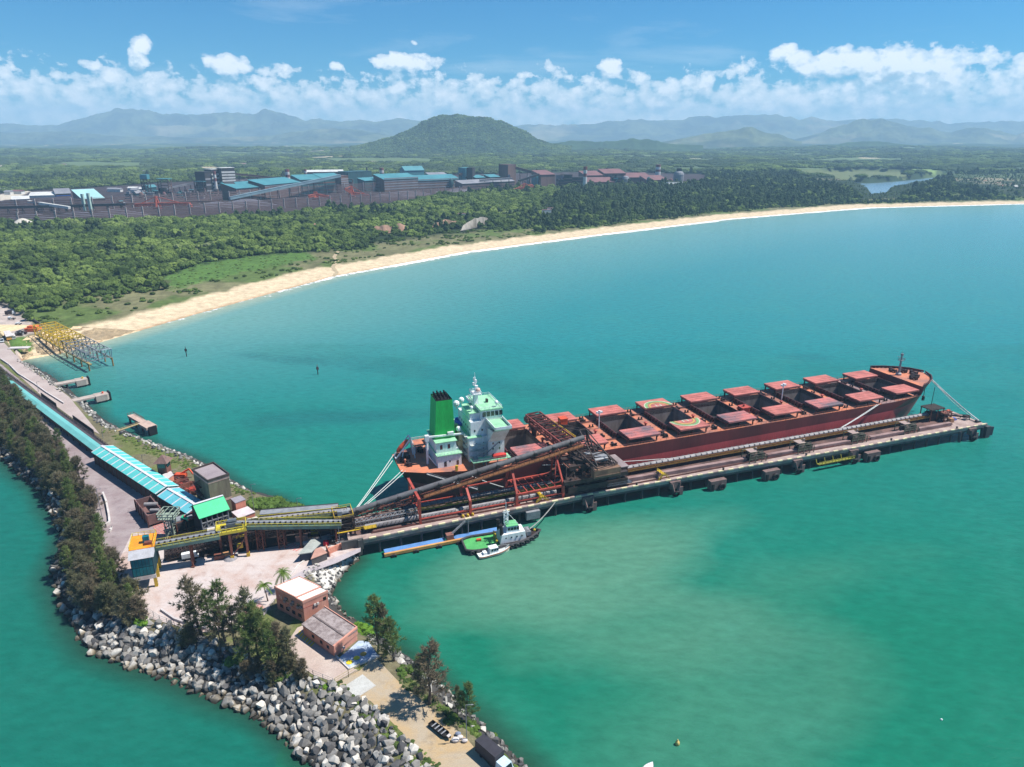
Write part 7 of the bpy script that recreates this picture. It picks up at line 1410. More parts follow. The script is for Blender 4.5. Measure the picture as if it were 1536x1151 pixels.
for i, (x0, x1, yb, yt, m1) in enumerate([(311, 321, 292, 258, M_PDK), (321, 336, 290, 254, M_PDK), (336, 356, 290, 252, M_PDK)]): bld('furnace_tower', ['narrow dark furnace tower, leftmost of three', 'middle dark furnace tower with pale pipes', 'widest dark furnace tower with white bands'][i], x0, yb, x1, yb - 1, yt, 30, m1, M_PWHT if i else M_PDK, 'flat', ((3, 5, 7)[i], (M_PGRY, M_PWHT, M_PWHT)[i]), 'tower', group='dark furnace towers')
bld('plant_hall', 'dark round shouldered shed left of the long turquoise hall', 344, 300, 358, 299, 274, 30, M_PDK, M_PDK, 'gable'); bld('plant_hall', 'flat pale turquoise roofed shed among the left windbreaks', 127, 313, 160, 311, 288, 70, M_PUR, mat('pale_teal_roof', lin(160, 200, 200), lin(140, 182, 186), .03), 'shed')
bld('plant_block', 'small turquoise shed below the crusher tower', 221, 292, 236, 291, 278, 18, M_PTEALD, M_PTEAL, 'gable'); bld('plant_block', 'grey shed left of the small turquoise shed', 205, 295, 221, 294, 287, 16, M_PTEALD, M_PGRY, 'gable')
bld('warehouse', 'brown warehouse with a blue and orange end wall at left', 84, 296, 107, 295, 284, 36, M_BRN, M_PGRY, 'gable', (1, M_BLUE)); bld('warehouse', 'long white roofed warehouse at far left', 44, 297, 83, 296, 290, 26, M_PWHT, M_PWHT, 'shed'); bld('warehouse', 'low white roofed store left of the long white warehouse', 18, 301, 44, 300, 296, 22, M_PGRY, M_PWHT, 'shed')
bld('plant_block', 'tall brown windowless block with an inclined gallery on its right', 762, 279, 774, 278, 247, 34, M_BRN, M_BRN, 'flat', None, 'tower'); bld('plant_block', 'brown building with a pale pink roof right of the tall brown block', 811, 281, 832, 280, 257, 44, M_BRN, M_PRED, 'shed'); bld('plant_block', 'small turquoise box before the brown building', 804, 281, 818, 280, 263, 18, M_PTEAL, M_PTEAL, 'flat'); bld('plant_block', 'grey silo block right of the brown building', 834, 279, 844, 279, 263, 20, M_PGRY, M_PDK, 'flat', (2, M_PDK))
bld('plant_block', 'turquoise crusher tower in the plant centre right', 699, 284, 709, 283, 252, 24, M_PTEAL, M_PTEAL, 'flat', (2, M_PDK), 'tower'); bld('plant_block', 'dark slender tower beside the turquoise crusher tower', 709, 284, 713, 283, 252, 16, M_PDK, M_PDK, 'flat', None, 'tower'); bld('plant_block', 'small turquoise roofed shed right of the crusher tower', 714, 284, 728, 283, 264, 24, M_PDK, M_PTEAL, 'shed'); bld('plant_block', 'second small turquoise roofed shed near the tall brown block', 735, 283, 750, 282, 263, 24, M_PDK, M_PTEAL, 'shed'); bld('plant_block', 'dark slatted stockhouse behind the front windbreak', 694, 288, 772, 283, 272, 30, M_PUR, M_PGRY, 'shed', (3, M_PDK))
for i, (x0, x1, yb, yt, lab) in enumerate([(878, 904, 279, 258, 'red roofed mill hall beside the striped chimney'), (906, 938, 278, 255, 'red roofed mill hall with a raised centre'), (939, 976, 278, 261, 'long red roofed mill hall behind the tank'), (970, 1001, 279, 265, 'lower red roofed mill hall left of the domed tower'), (880, 922, 281, 268, 'low red roofed shed in front of the mill halls')]): bld('mill_hall', lab, x0, yb, x1, yb - .7, yt, 46, M_BRN, M_PRED, 'shed', (2, M_PDK), group='red roofed mill halls')
for i, (x0, x1, yb, yt) in enumerate([(846, 858, 281, 262), (858, 876, 281, 266), (838, 846, 281, 270), (918, 934, 280, 266)]): bld('plant_block', ['dark open steel block right of the grey silo', 'dark stepped steel block left of the striped chimney', 'dark low steel block under the pink roofed building', 'dark steel block beside the silver tank'][i], x0, yb, x1, yb, yt, 24, M_PDK, M_PDK, 'flat', (3, M_BRN))
def chimney(label, x, yb, yt, r, bands=True, group='chimneys'):
    c = P(x, yb, ZP); h = pz(x, yb, yt); T = thing('chimney', label, 'chimney', W, (*c, ZP), group); n = 6; mb = MB()
    part(T, 'shaft', MB().tube((*c, ZP), (*c, h - (h - ZP) * .45), r * 1.15, 12, r2=r * 1.05), M_PWHT if bands else M_PDK)
    for k in range(3): z0 = h - (h - ZP) * .45 * (3 - k) / 3; part(T, 'band', MB().tube((*c, z0), (*c, h - (h - ZP) * .45 * (2 - k) / 3), r, 12), (mat('chimney_red', lin(128, 74, 74)) if k != 1 else M_PWHT) if bands else M_PDK)
for a in [('red and white chimney behind the left turquoise hall', 433, 281, 254, 6.0), ('red and white chimney at the end of the long gallery', 459.5, 274, 254, 4.2), ('red topped white chimney by the upright teal slab', 573.5, 276, 252, 6.2), ('slim striped chimney left of the red roofed mills', 877, 284, 250, 5), ('red and white chimney above the right mill hall', 986, 271, 247, 8), ('white slender stack beside the dark furnace towers', 325.5, 291, 257, 3.4), ('short dark stack above the dark teal hall', 551, 266, 251, 3, False), ('short dark stack pair on the mill hall', 910, 264, 252, 4, False)]: chimney(*a)
c = P(1017, 278, ZP); h = pz(1017, 278, 258); T = thing('domed_tower', 'grey domed round tower at the right end of the plant', 'tower', W, (*c, ZP)); part(T, 'drum', MB().lathe((*c, ZP), [(15, 0), (15, (h - ZP) * .8)], 14), M_PGRY); part(T, 'dome', MB().lathe((*c, ZP + (h - ZP) * .8), [(15.4, 0), (13, 6), (8, 9), (2, 10.5)], 14), M_PGRY); part(T, 'cap', MB().box(c[0] - 6, c[0] + 6, c[1] - 6, c[1] + 6, h, h + 10), M_PDK)
c = P(938, 280, ZP); h = pz(938, 280, 264); T = thing('storage_tank', 'silver domed tank before the red roofed mills', 'tank', W, (*c, ZP)); part(T, 'shell', MB().lathe((*c, ZP), [(11, 0), (11, (h - ZP) * .7), (8, (h - ZP) * .92), (2, h - ZP)], 14), M_PGRY); part(T, 'pipe', MB().tube((c[0] + 9, c[1] - 8, ZP + 8), (c[0] + 22, c[1] - 10, ZP), 3, 8), M_PWHT)
def incline(label, x0, y0, t0, x1, y1, t1, w, m_, legs=5):
    a = Vector((*P(x0, y0, ZP), pz(x0, y0, t0))); b = Vector((*P(x1, y1, ZP), pz(x1, y1, t1))); T = thing('plant_conveyor', label, 'conveyor', W, (a.x, a.y, ZP), 'plant conveyors'); part(T, 'gallery', MB().beam(a, b, w, w * .8).beam(a + Vector((0, 0, w * .45)), b + Vector((0, 0, w * .45)), w * 1.15, .6), m_)
    mb = MB()
    for i in range(legs): c = a + (b - a) * ((i + .6) / legs); mb.beam((c.x - 1.5, c.y, ZP), c, .8); mb.beam((c.x + 3, c.y, ZP), c, .8)
    part(T, 'trestle', mb, M_PDK)
for a in [('long grey roofed conveyor climbing along the turquoise halls', 345, 304, 298, 512, 291, 264, 7, mat('conveyor_bluegrey', lin(120, 146, 156), lin(96, 118, 130), .05), 9), ('curved pale conveyor right of the crusher tower at left', 248, 292, 284, 282, 290, 277, 4, M_PGRY, 4), ('level pale conveyor into the dark furnace towers', 282, 290, 277, 308, 289, 275, 4, M_PGRY, 3), ('dark gallery descending behind the furnace towers', 352, 283, 261, 420, 281, 268, 6, M_BRN, 5), ('inclined gallery right of the tall brown block', 773, 279, 252, 806, 279, 261, 8, M_BRN, 3), ('dark inclined gallery below the pink roofed building', 778, 284, 272, 808, 283, 262, 6, M_PDK, 3), ('inclined brown gallery left of the turquoise crusher tower', 690, 284, 263, 700, 283, 257, 6, M_BRN, 2), ('low white conveyor at the right end of the plant', 1000, 283, 275, 1040, 279, 275, 6, M_PWHT, 3), ('level dark gallery along the stockhouse', 720, 286, 271, 768, 284, 268, 5, M_PGRY, 4)]: incline(*a)
T = thing('crusher_tower', 'lattice crusher tower with a small turquoise cabin on top at left', 'tower', W, (*P(222, 296, ZP), ZP)); c = P(222, 296, ZP); h = pz(222, 296, 262); part(T, 'lattice', MB().lattice(c[0] - 7, c[0] + 7, c[1] - 7, c[1] + 7, ZP, h - 10, 5, 1.2), M_PDK); part(T, 'cabin', MB().box(c[0] - 8, c[0] + 8, c[1] - 7, c[1] + 7, h - 10, h), M_PTEAL)
T = thing('ore_bunker', 'open steel bunker under a thin turquoise roof at left', 'bunker', W, (*P(250, 297, ZP), ZP)); c = P(250, 297, ZP); h = pz(250, 297, 268); part(T, 'frame', MB().lattice(c[0] - 12, c[0] + 12, c[1] - 8, c[1] + 8, ZP, h - 1.5, 3, 1.3), M_BRN); part(T, 'roof', MB().box(c[0] - 14, c[0] + 14, c[1] - 10, c[1] + 10, h - 1.5, h), M_PTEAL); part(T, 'hopper', MB().lathe((c[0] - 6, c[1], ZP + 4), [(4, 0), (9, 14), (9, 18)], 8), M_PDK)
T = thing('ore_bunker', 'dark steel bunker beside the furnace towers', 'bunker', W, (*P(303, 296, ZP), ZP)); c = P(303, 296, ZP); h = pz(303, 296, 272); part(T, 'frame', MB().lattice(c[0] - 10, c[0] + 10, c[1] - 8, c[1] + 8, ZP, h - 1.5, 3, 1.4), M_PDK); part(T, 'roof', MB().box(c[0] - 11, c[0] + 11, c[1] - 9, c[1] + 9, h - 1.5, h), M_PTEALD); part(T, 'hopper', MB().lathe((*c, ZP + 3), [(4, 0), (9, 12), (9, 17)], 8), M_PDK)
def stacker(label, x, yb, yt, xl, yl, xr, yr):
    c = Vector((*P(x, yb, ZP), ZP)); h = pz(x, yb, yt); a = Vector((P(xl, yb, ZP)[0], c.y - 8, pz(x, yb, yl))); b = Vector((P(xr, yb, ZP)[0], c.y + 10, pz(x, yb, yr))); T = thing('stacker', label, 'stacker', W, tuple(c), 'stackers in the ore yard'); top = Vector((c.x, c.y, h)); s = 2.8
    part(T, 'base', MB().box(c.x - 8, c.x + 8, c.y - 5, c.y + 5, ZP, ZP + 5).beam((c.x - 7, c.y, ZP + 4), top, s).beam((c.x + 6, c.y, ZP + 4), top, s).beam((c.x, c.y - 5, ZP + 4), top, s).beam((c.x - 4, c.y, ZP + 16), (c.x + 4, c.y, ZP + 16), s), M_PORG); k = Vector((c.x, c.y, ZP + 9))
    part(T, 'boom', MB().truss(k, a, 5, 4, 6, 1.7).beam(k, a, 3, 2).beam(top, a, 1.4), M_PORG); part(T, 'counter_boom', MB().truss(k, b, 5, 4, 5, 1.7).beam(top, b, 1.4).box(b.x - 3, b.x + 3, b.y - 3, b.y + 3, b.z - 3, b.z + 2), M_PORG)
stacker('orange stacker with a long low boom at the left of the ore yard', 237, 315, 295, 207, 309, 283, 309); stacker('orange stacker with a dense frame in the middle of the ore yard', 528, 297, 279, 519, 284, 553, 296); stacker('red curved reclaimer in front of the right part of the plant', 786, 288, 275, 771, 286, 799, 280); stacker('low rust red reclaimer left of the dense orange stacker', 474, 300, 291, 465, 296, 494, 298)
def heap(label, x, yb, yt, hw, m_, el=1.0, nm='stockpile'):
    c = P(x, yb, ZP); h = pz(x, yb, yt) - ZP; mb = MB(); n = 22; prof = [(1.0, 0), (.72, .36), (.42, .7), (.2, .93), (.05, 1)]; v = []
    for r, z in prof:
        for i in range(n): t = 2 * PI * i / n; w = 1 + R.uniform(-.06, .06); v.append((c[0] + hw * r * w * math.cos(t), c[1] + hw * el * r * w * math.sin(t) + hw * el, ZP + h * z))
    mb.faces(v, [(j * n + i, j * n + (i + 1) % n, (j + 1) * n + (i + 1) % n, (j + 1) * n + i) for j in range(4) for i in range(n)] + [tuple(range(4 * n, 5 * n))]); single(nm, mb, m_, label, 'stockpile', W, (*c, ZP), smooth=True)
M_SANDP = mat('pale_stone_heap', lin(206, 200, 188), lin(180, 172, 158), .06, .9); M_OREP = mat('ore_heap_grey', lin(104, 100, 108), lin(84, 78, 86), .04, .9)
incline('white covered conveyor slanting down among the left windbreaks', 46, 318, 303, 106, 321, 312, 5, M_PWHT, 5); incline('long level dark conveyor along the left stockyard', 0, 322, 312, 190, 316, 307, 5, M_PDK, 9); incline('second long conveyor along the left stockyard before the stacker', 150, 316, 308, 330, 308, 302, 4, M_BRN, 9)
heap('dark ore heap behind the front windbreak at far left', 40, 333, 322, 60, M_OREP, .3); heap('dark ore heap behind the front windbreak left of the stacker', 170, 325, 315, 60, M_OREP, .3)
for i, (x, y, yt) in enumerate([(128, 318, 291), (137, 319, 290)]): c = P(x, y, ZP); single('tall_post', MB().beam((*c, ZP), (*c, pz(x, y, yt)), 4.4), mat('post_mint', lin(170, 196, 184)), ['pale green slab post at the front of the teal roofed shed, left', 'pale green slab post at the front of the teal roofed shed, right'][i], 'post', W, (*c, ZP))
heap('pale stone heap at the left edge beside the wood', 22, 343, 330, 22, M_SANDP); heap('small pale stone heap right of the large one', 45, 341, 336, 16, M_SANDP); heap('wide low ore heap below the inclined conveyor', 366, 309, 300, 62, M_OREP, .4); heap('dark ore heap by the left windbreaks', 110, 325, 318, 40, M_OREP, .4); heap('long blue grey ore heap in front of the right halls', 610, 296, 288, 90, M_OREP, .3); heap('long ore heap ending with a pale tip before the stockhouse', 690, 290, 284, 70, mat('ore_heap_pale', lin(132, 134, 142), lin(110, 108, 116), .04), .3); heap('ore heap behind the left orange stacker', 320, 312, 304, 50, M_OREP, .4)
for i in range(14):
    x = R.uniform(150, 680); y = 331 - (x - 150) * .075 - R.uniform(16, 24); bld('yard_shed', 'small brown shed in the ore yard', x, y, x + R.uniform(4, 10), y - .5, y - R.uniform(4, 8), 10, R.choice([M_BRN, M_PDK, M_PGRY]), R.choice([M_PRED, M_PGRY, M_PTEAL]), 'gable', group='small sheds in the ore yard')
for i in range(90):
    x = R.uniform(300, 1035) if i < 70 else R.uniform(190, 320); y = float(np.interp(x, [190, 330, 560, 700, 1035], [303, 298, 286, 283, 279])) - R.uniform(0, 6); c = P(x, y, ZP); w, d, h = R.uniform(4, 16), R.uniform(5, 12), R.uniform(8, 34) * (1 if x > 330 else .6); m1 = R.choice([M_BRN, M_PDK, M_PDK, M_PGRY, M_PTEALD, M_PRED]); mb = MB(); kd = i % 3
    if kd == 0: mb.lattice(c[0] - w / 2, c[0] + w / 2, c[1] - d / 2, c[1] + d / 2, ZP, ZP + h, 3, 1.0); mb.box(c[0] - w * .45, c[0] + w * .45, c[1] - d * .4, c[1] + d * .4, ZP + h * .5, ZP + h * .8); mb.box(c[0] - w * .6, c[0] + w * .6, c[1] - d * .6, c[1] + d * .6, ZP + h, ZP + h + .8, 1)
    elif kd == 1: mb.lathe((*c, ZP), [(w * .35, 0), (w * .4, h * .6), (w * .3, h * .8), (.5, h * .9)], 10); mb.tube((c[0] + w * .3, c[1], ZP + h * .6), (c[0] + w, c[1], ZP), .9, 6, 1)
    else: mb.box(c[0] - w / 2, c[0] + w / 2, c[1] - d / 2, c[1] + d / 2, ZP, ZP + h * .7); mb.box(c[0] - w * .3, c[0] + w * .2, c[1] - d * .3, c[1] + d * .3, ZP + h * .7, ZP + h); mb.box(c[0] - w * .6, c[0] + w * .6, c[1] - d * .6, c[1] + d * .6, ZP + h * .66, ZP + h * .72, 1); mb.beam((c[0] - w, c[1] - d / 2 - 1, ZP + 1), (c[0] + w * .4, c[1] - d / 2 - 1, ZP + h * .6), 1, 1, 1)
    single(('steel_tower', 'silo', 'process_building')[kd], mb, [m1, R.choice([M_PGRY, M_PTEAL, M_PDK])], ('open steel frame tower among the plant halls', 'round steel silo with a discharge pipe among the plant halls', 'stepped process building among the plant halls')[kd], ('tower', 'silo', 'building')[kd], W, (*c, ZP), ('steel frames of the plant', 'silos of the plant', 'process buildings of the plant')[kd])
# cliffs of bare earth below the plateau
def cliff(label, pts, hm, m_):
    q = [Vector((*P(x, y, 9), 9)) for x, y in pts]; n = 26; X = []; rows = 8; V = []
    for j in range(rows):
        for i in range(n):
            t = i / (n - 1) * (len(q) - 1); k = min(int(t), len(q) - 2); p = q[k] + (q[k + 1] - q[k]) * (t - k); e = math.sin(PI * i / (n - 1)) ** .4; z = j / (rows - 1); back = z ** 1.5 * 9 + (4 * fbm(np.array([i * .55]), np.array([j * .35 + hm]), 3)[0] - 2) * (z > 0)
            V.append((p.x + back * .2, p.y + back, 8 + z * hm * e * (.8 + .4 * vnoise(np.array([i * .4]), np.array([hm]))[0])))
    single('cliff', MB().faces(V, [(j * n + i, j * n + i + 1, (j + 1) * n + i + 1, (j + 1) * n + i) for j in range(rows - 1) for i in range(n - 1)]), m_, kind='structure')
M_CLF = mat('bare_earth', lin(168, 132, 112), lin(104, 88, 70), .06, .95, .9, fine=.4, streak=True); M_CLW = mat('pale_rock', lin(170, 162, 152), lin(104, 96, 84), .06, .95, .9, fine=.4, streak=True)
cliff('c', [(552, 350), (575, 350), (612, 345)], 13, M_CLF); cliff('c', [(645, 346), (660, 343), (688, 339)], 12, M_CLF); cliff('c', [(690, 346), (715, 341), (732, 334)], 17, M_CLW); cliff('c', [(462, 349), (474, 347)], 12, M_CLF)
single('villa', MB().box(0, 0, 0, 0, 0, 0), M_PWHT) if False else None
for i, (x, y, w) in enumerate([(690, 328, 16), (820, 322, 14), (826, 319, 10)]):
    a, b = P(x - w / 2, y, 12), P(x + w / 2, y - .5, 12); T = thing('villa', ['pale villa above the white cliff', 'white villa in the wood behind the beach', 'second villa with a pale wall in the wood'][i], 'house', W, (*a, 12)); block(T, 'wall', [a, b, (b[0], b[1] + 9), (a[0], a[1] + 9)], 12, 20, M_PWHT, M_PRED, .05)
# village by the lagoon
for i in range(70):
    t = R.random(); x = 1428 + 130 * t + R.uniform(-6, 6); y = R.uniform(266, 272) + t * R.uniform(4, 20); a = P(x, y, 6); w, d, h = R.uniform(8, 16), R.uniform(8, 12), R.uniform(4, 8); wm = R.choice([M_PWHT, M_PWHT, mat('house_cream', lin(196, 182, 160)), M_PGRY, mat('house_brick', lin(160, 108, 84))]); rm = R.choice([mat('house_tile', lin(170, 112, 86), lin(140, 90, 70), .1), M_PGRY, M_PWHT, mat('house_tile', (1, 1, 1, 1))]); zb = 4; e = zb + h; r = e + d * .22
    mb = MB().box(a[0], a[0] + w, a[1], a[1] + d, zb, e, 0); mb.faces([(a[0] - .6, a[1] - .6, e), (a[0] + w + .6, a[1] - .6, e), (a[0] + w + .6, a[1] + d / 2, r), (a[0] - .6, a[1] + d / 2, r), (a[0] + w + .6, a[1] + d + .6, e), (a[0] - .6, a[1] + d + .6, e)], [(0, 1, 2, 3), (3, 2, 4, 5), (0, 3, 5), (1, 4, 2)], 1)
    single('village_house', mb, [wm, rm], 'small pale village house beside the lagoon', 'house', W, (*a, zb), 'houses of the lagoon village')
for i in range(30):
    x, y = R.choice([(90, 282), (150, 264), (30, 290), (215, 262), (60, 249), (190, 285), (330, 250), (860, 240)]); x += R.uniform(-34, 34); y += R.uniform(-3, 3); a = P(x, y, 16); w = R.uniform(12, 26); mb = MB().box(a[0], a[0] + w, a[1], a[1] + 14, 14, 21, 0); mb.faces([(a[0] - 1, a[1] - 1, 21), (a[0] + w + 1, a[1] - 1, 21), (a[0] + w + 1, a[1] + 7, 24), (a[0] - 1, a[1] + 7, 24), (a[0] + w + 1, a[1] + 15, 21), (a[0] - 1, a[1] + 15, 21)], [(0, 1, 2, 3), (3, 2, 4, 5), (0, 3, 5), (1, 4, 2)], 1)
    single('farm_house', mb, [M_PWHT, R.choice([M_PWHT, M_PRED, M_PGRY])], 'small pale building among the distant woods behind the plant', 'house', W, (*a, 14), 'scattered buildings behind the plant')
# ---------------------------------------------------------------- vegetation and rocks
def leafmat(name, cols, trans=.25, s1=.02):
    m, t = newmat(name); oi = t.add('ShaderNodeObjectInfo'); ge = t.add('ShaderNodeNewGeometry'); n = t.noise(s1, 3, .6, (ge, 0)); n2 = t.noise(.9, 3, .6, (ge, 0))
    f = t.math('ADD', t.math('MULTIPLY', (oi, 5), .5), t.math('MULTIPLY', t.math('SUBTRACT', n, .3), 1.25), True)
    c = t.ramp(f, [(i / (len(cols) - 1), lin(*x)) for i, x in enumerate(cols)]); c = t.mix(1.0, c, t.ramp(n2, [(.3, (.62,) * 3), (.7, (1.3,) * 3)]), 'MULTIPLY')
    d = t.add('ShaderNodeBsdfDiffuse'); tr = t.add('ShaderNodeBsdfTranslucent'); t.t.links.new(c[0].outputs[c[1]], d.inputs[0]); t.t.links.new(c[0].outputs[c[1]], tr.inputs[0]); mx = t.add('ShaderNodeMixShader', i={'Fac': trans}); t.t.links.new(d.outputs[0], mx.inputs[1]); t.t.links.new(tr.outputs[0], mx.inputs[2]); o = t.add('ShaderNodeOutputMaterial'); t.t.links.new(mx.outputs[0], o.inputs[0]); return m
M_BARK = mat('bark', lin(98, 84, 74), lin(70, 60, 54), .8, .9)
M_CAS = leafmat('casuarina_needles', [(110, 100, 84), (130, 118, 98), (112, 114, 84), (146, 134, 110)], .38, .05)
M_CASG = leafmat('casuarina_green', [(92, 110, 68), (110, 126, 74), (128, 140, 86)], .3, .05)
M_LEAF = leafmat('broadleaf', [(48, 62, 40), (64, 80, 46), (80, 98, 52), (98, 116, 60), (122, 140, 74), (124, 128, 98)], .2, .007)
M_DARKW = leafmat('dark_wood_leaf', [(52, 68, 50), (66, 82, 56), (80, 96, 62), (100, 114, 78)], .2, .01)
M_BUSH = leafmat('bush_leaf', [(86, 124, 44), (104, 140, 52), (80, 112, 48)], .3, .05)
def casuarina(seed, h=15, spread=3.6, bare=.22, nb=64, dens=10, needle=1.0):
    r = random.Random(seed); tr = MB(); V = []; Fc = []
    pts = [Vector((0, 0, 0))]; x = y = 0
    for k in range(1, 8): x += r.uniform(-.28, .28); y += r.uniform(-.28, .28); pts.append(Vector((x, y, h * k / 7)))
    for k in range(7): tr.tube(pts[k], pts[k + 1], .3 * (1 - k / 8), 7, r2=.3 * (1 - (k + 1) / 8), cap=False)
    at = lambda t: pts[min(6, int(t * 7))] + (pts[min(6, int(t * 7)) + 1] - pts[min(6, int(t * 7))]) * (t * 7 - min(6, int(t * 7)))
    for b in range(nb):
        t = bare + (1 - bare) * (b / nb) ** .85; p = at(min(t, .999)); u = (t - bare) / (1 - bare); L_ = spread * (1.05 - u) ** .62 * r.uniform(.55, 1.15) * (1 if u > .12 else .75) + .4
        a = r.uniform(0, 2 * PI); e = r.uniform(.1, .6) + u * .5; d = Vector((math.cos(a) * math.cos(e), math.sin(a) * math.cos(e), math.sin(e))); q = p + d * L_
        if b % 2 == 0: tr.tube(p, p + d * L_ * .8, .08 * (1.2 - u), 4, r2=.025, cap=False)
        ns = int(dens * (L_ / spread + .35))
        for k in range(ns):
            f = r.uniform(.3, 1.0); c = p + (q - p) * f + Vector((r.gauss(0, .22), r.gauss(0, .22), r.gauss(0, .2)))
            for j in range(7):
                g = (d * r.uniform(.2, 1.1) + Vector((r.gauss(0, .6), r.gauss(0, .6), r.gauss(.15, .55)))).normalized(); l = r.uniform(.5, 1.15) * needle; w = g.cross(Vector((r.gauss(0, 1), r.gauss(0, 1), r.gauss(0, 1)))).normalized() * (.085 * needle); m = len(V)
                V += [c - w * .8, c + w * .8, c + g * l]; Fc.append((m, m + 1, m + 2))
    cr = bpy.data.meshes.new('crown'); cr.from_pydata([tuple(v) for v in V], [], Fc); return mesh_of('trunk', tr, M_BARK), cr
CAS = [casuarina(s, h, sp, ba, 62, 9) for s, h, sp, ba in ((1, 15, 3.6, .2), (2, 14, 4.0, .15), (3, 16, 3.2, .3), (4, 13, 4.4, .1))]
CASB = [casuarina(s, h, sp, .08, 54, 8, 1.25) for s, h, sp in ((11, 9, 3.8), (12, 8, 4.2), (13, 10, 3.6))]
for i, (tm, cm) in enumerate(CAS + CASB): cm.materials.append(M_CASG if i in (0, 1) else M_CAS)
def tree(nm, label, loc, meshes, s, rz, group=None, cat='tree', tilt=0.):
    o = bpy.data.objects.new(nm, None); COL.objects.link(o); o.location = loc; o.rotation_euler = (R.uniform(-.06, .06) + tilt, R.uniform(-.06, .06), rz); o.scale = (s, s, s * R.uniform(.92, 1.08)); setp(o, label, cat, group)
    for n_, me in zip(('trunk', 'crown'), meshes): c = bpy.data.objects.new(n_, me); COL.objects.link(c); c.parent = o
    return o
FG = [(567, 978, 897, 1.0, 'tallest casuarina beside the bay just past the blue painted pad'), (592, 990, 925, .95, 'casuarina standing second along the bay edge by the track'), (580, 982, 915, .9, 'casuarina between the first two at the bay edge'), (645, 1056, 960, 1.05, 'single straight casuarina above its star shaped shadow'), (632, 1040, 985, .8, 'smaller casuarina just behind the single straight one'), (700, 1080, 1022, .9, 'casuarina leaning over the water behind the lamp pole'), (686, 1068, 1025, .8, 'shorter casuarina behind the black boat'),
      (302, 952, 866, 1.0, 'slim tall casuarina at the left of the yard clump'), (318, 948, 885, .9, 'slim casuarina second in the yard clump'), (338, 962, 880, 1.0, 'bushy casuarina in the middle of the yard clump'), (352, 968, 905, .9, 'casuarina before the red bars at the yard edge'), (371, 975, 892, 1.0, 'casuarina right of the red bars'), (388, 985, 905, 1.0, 'casuarina half hiding the office facade'), (402, 990, 915, 1.0, 'casuarina in front of the office annex corner'), (420, 1000, 930, .95, 'low casuarina at the right end of the yard clump'), (430, 1008, 950, .8, 'smallest casuarina by the parking fence'), (412, 1010, 945, .9, 'dark casuarina leaning over the boulders'), (376, 995, 925, .9, 'casuarina rooted among the boulders'), (330, 975, 915, .85, 'casuarina at the boulder edge below the yard'), (290, 950, 905, .7, 'short casuarina at the far left of the yard clump')]
def gz(x, y):
    z = h_bw(np.array([x]), np.array([y]))[0][0]; return float(z)
for i, (px, py, yt, k, lab) in enumerate(FG):
    x, y = P(px, py, 5); h = max(6, ZH(yt, y) - 5); ms = CAS[i % 4]; hh = (15, 14, 16, 13)[i % 4]; tree('casuarina_tree', lab, (x, y, min(5, gz(x, y)) - .1), ms, h / hh, R.uniform(0, 6.28))
for i in range(13):
    px, py = R.choice([(262, 962), (285, 968), (312, 978), (340, 985), (358, 1000), (392, 1004), (432, 1018), (440, 1012), (244, 950), (452, 1022), (300, 985), (375, 1012), (410, 1022)]); px += R.uniform(-7, 7); py += R.uniform(-5, 5); x, y = P(px, py, 4); tree('casuarina_tree', 'low olive casuarina growing among the boulders below the yard', (x, y, min(5, gz(x, y)) - .2), CASB[i % 3], R.uniform(.5, .8), R.uniform(0, 6), 'low casuarinas among the boulders')
BELT = poly_px([(-30, 575), (12, 578), (62, 648), (108, 702), (140, 745), (148, 795), (176, 868), (200, 905), (226, 936), (186, 950), (126, 915), (96, 852), (114, 802), (92, 756), (52, 708), (8, 668), (-30, 648)], 5)
xs = [p[0] for p in BELT]; ys = [p[1] for p in BELT]; got = []
gxx = np.arange(min(xs), max(xs), 4.7)
for x in gxx:
    for y in np.arange(min(ys), max(ys), 4.7):
        a, b = x + R.uniform(-1.9, 1.9), y + R.uniform(-1.9, 1.9)
        if inside(np.array([a]), np.array([b]), BELT)[0]: got.append((a, b))
for i, (x, y) in enumerate(got): tree('casuarina_tree', 'bushy grey green casuarina in the dense belt between road and boulders', (x, y, min(5, gz(x, y)) - .2), CASB[i % 3] if i % 4 else CAS[i % 4], R.uniform(.8, 1.22) * (.8 if i % 4 == 0 else 1), R.uniform(0, 6.28), 'casuarinas of the seaward belt')
# palms
def palm(seed):
    r = random.Random(seed); tr = MB(); p = Vector((0, 0, 0)); H_ = 6.6
    for k in range(6): q = p + Vector((r.uniform(-.12, .12), r.uniform(-.12, .12), H_ / 6)); tr.tube(p, q, .24 - .02 * k, 7, r2=.22 - .02 * k, cap=False); p = q
    fr = MB()
    for b in range(17):
        a = 2 * PI * b / 17 + r.uniform(-.15, .15); e = r.uniform(-.1, 1.1); d = Vector((math.cos(a), math.sin(a), 0)); L_ = r.uniform(2.6, 3.4); c = p.copy(); vz = math.sin(e) * 1.2
        for k in range(9):
            n = c + d * (L_ / 9) * math.cos(e * .6) + Vector((0, 0, vz * L_ / 9)); vz -= .24; s = Vector((-d.y, d.x, 0)); fr.beam(c, n, .06)
            for sg in (-1, 1):
                for j in range(2): m = c + (n - c) * (j / 2); tip = m + s * (sg * (.95 - .06 * k)) + d * .4 - Vector((0, 0, .35)); fr.poly([m, m + (n - c) * .42, tip])
            c = n
    return mesh_of('trunk', tr, M_BARK), mesh_of('crown', fr, leafmat('palm_leaf', [(88, 116, 48), (110, 134, 60)], .3))
for i, (px, py, yt, lab) in enumerate([(402, 902, 866, 'palm left of the office building, nearer the yard clump'), (427, 885, 852, 'palm behind the office building beside the curved kerb')]): x, y = P(px, py, 5); tree('palm_tree', lab, (x, y, 5), palm(i), 1.0, R.uniform(0, 6), None, 'palm')
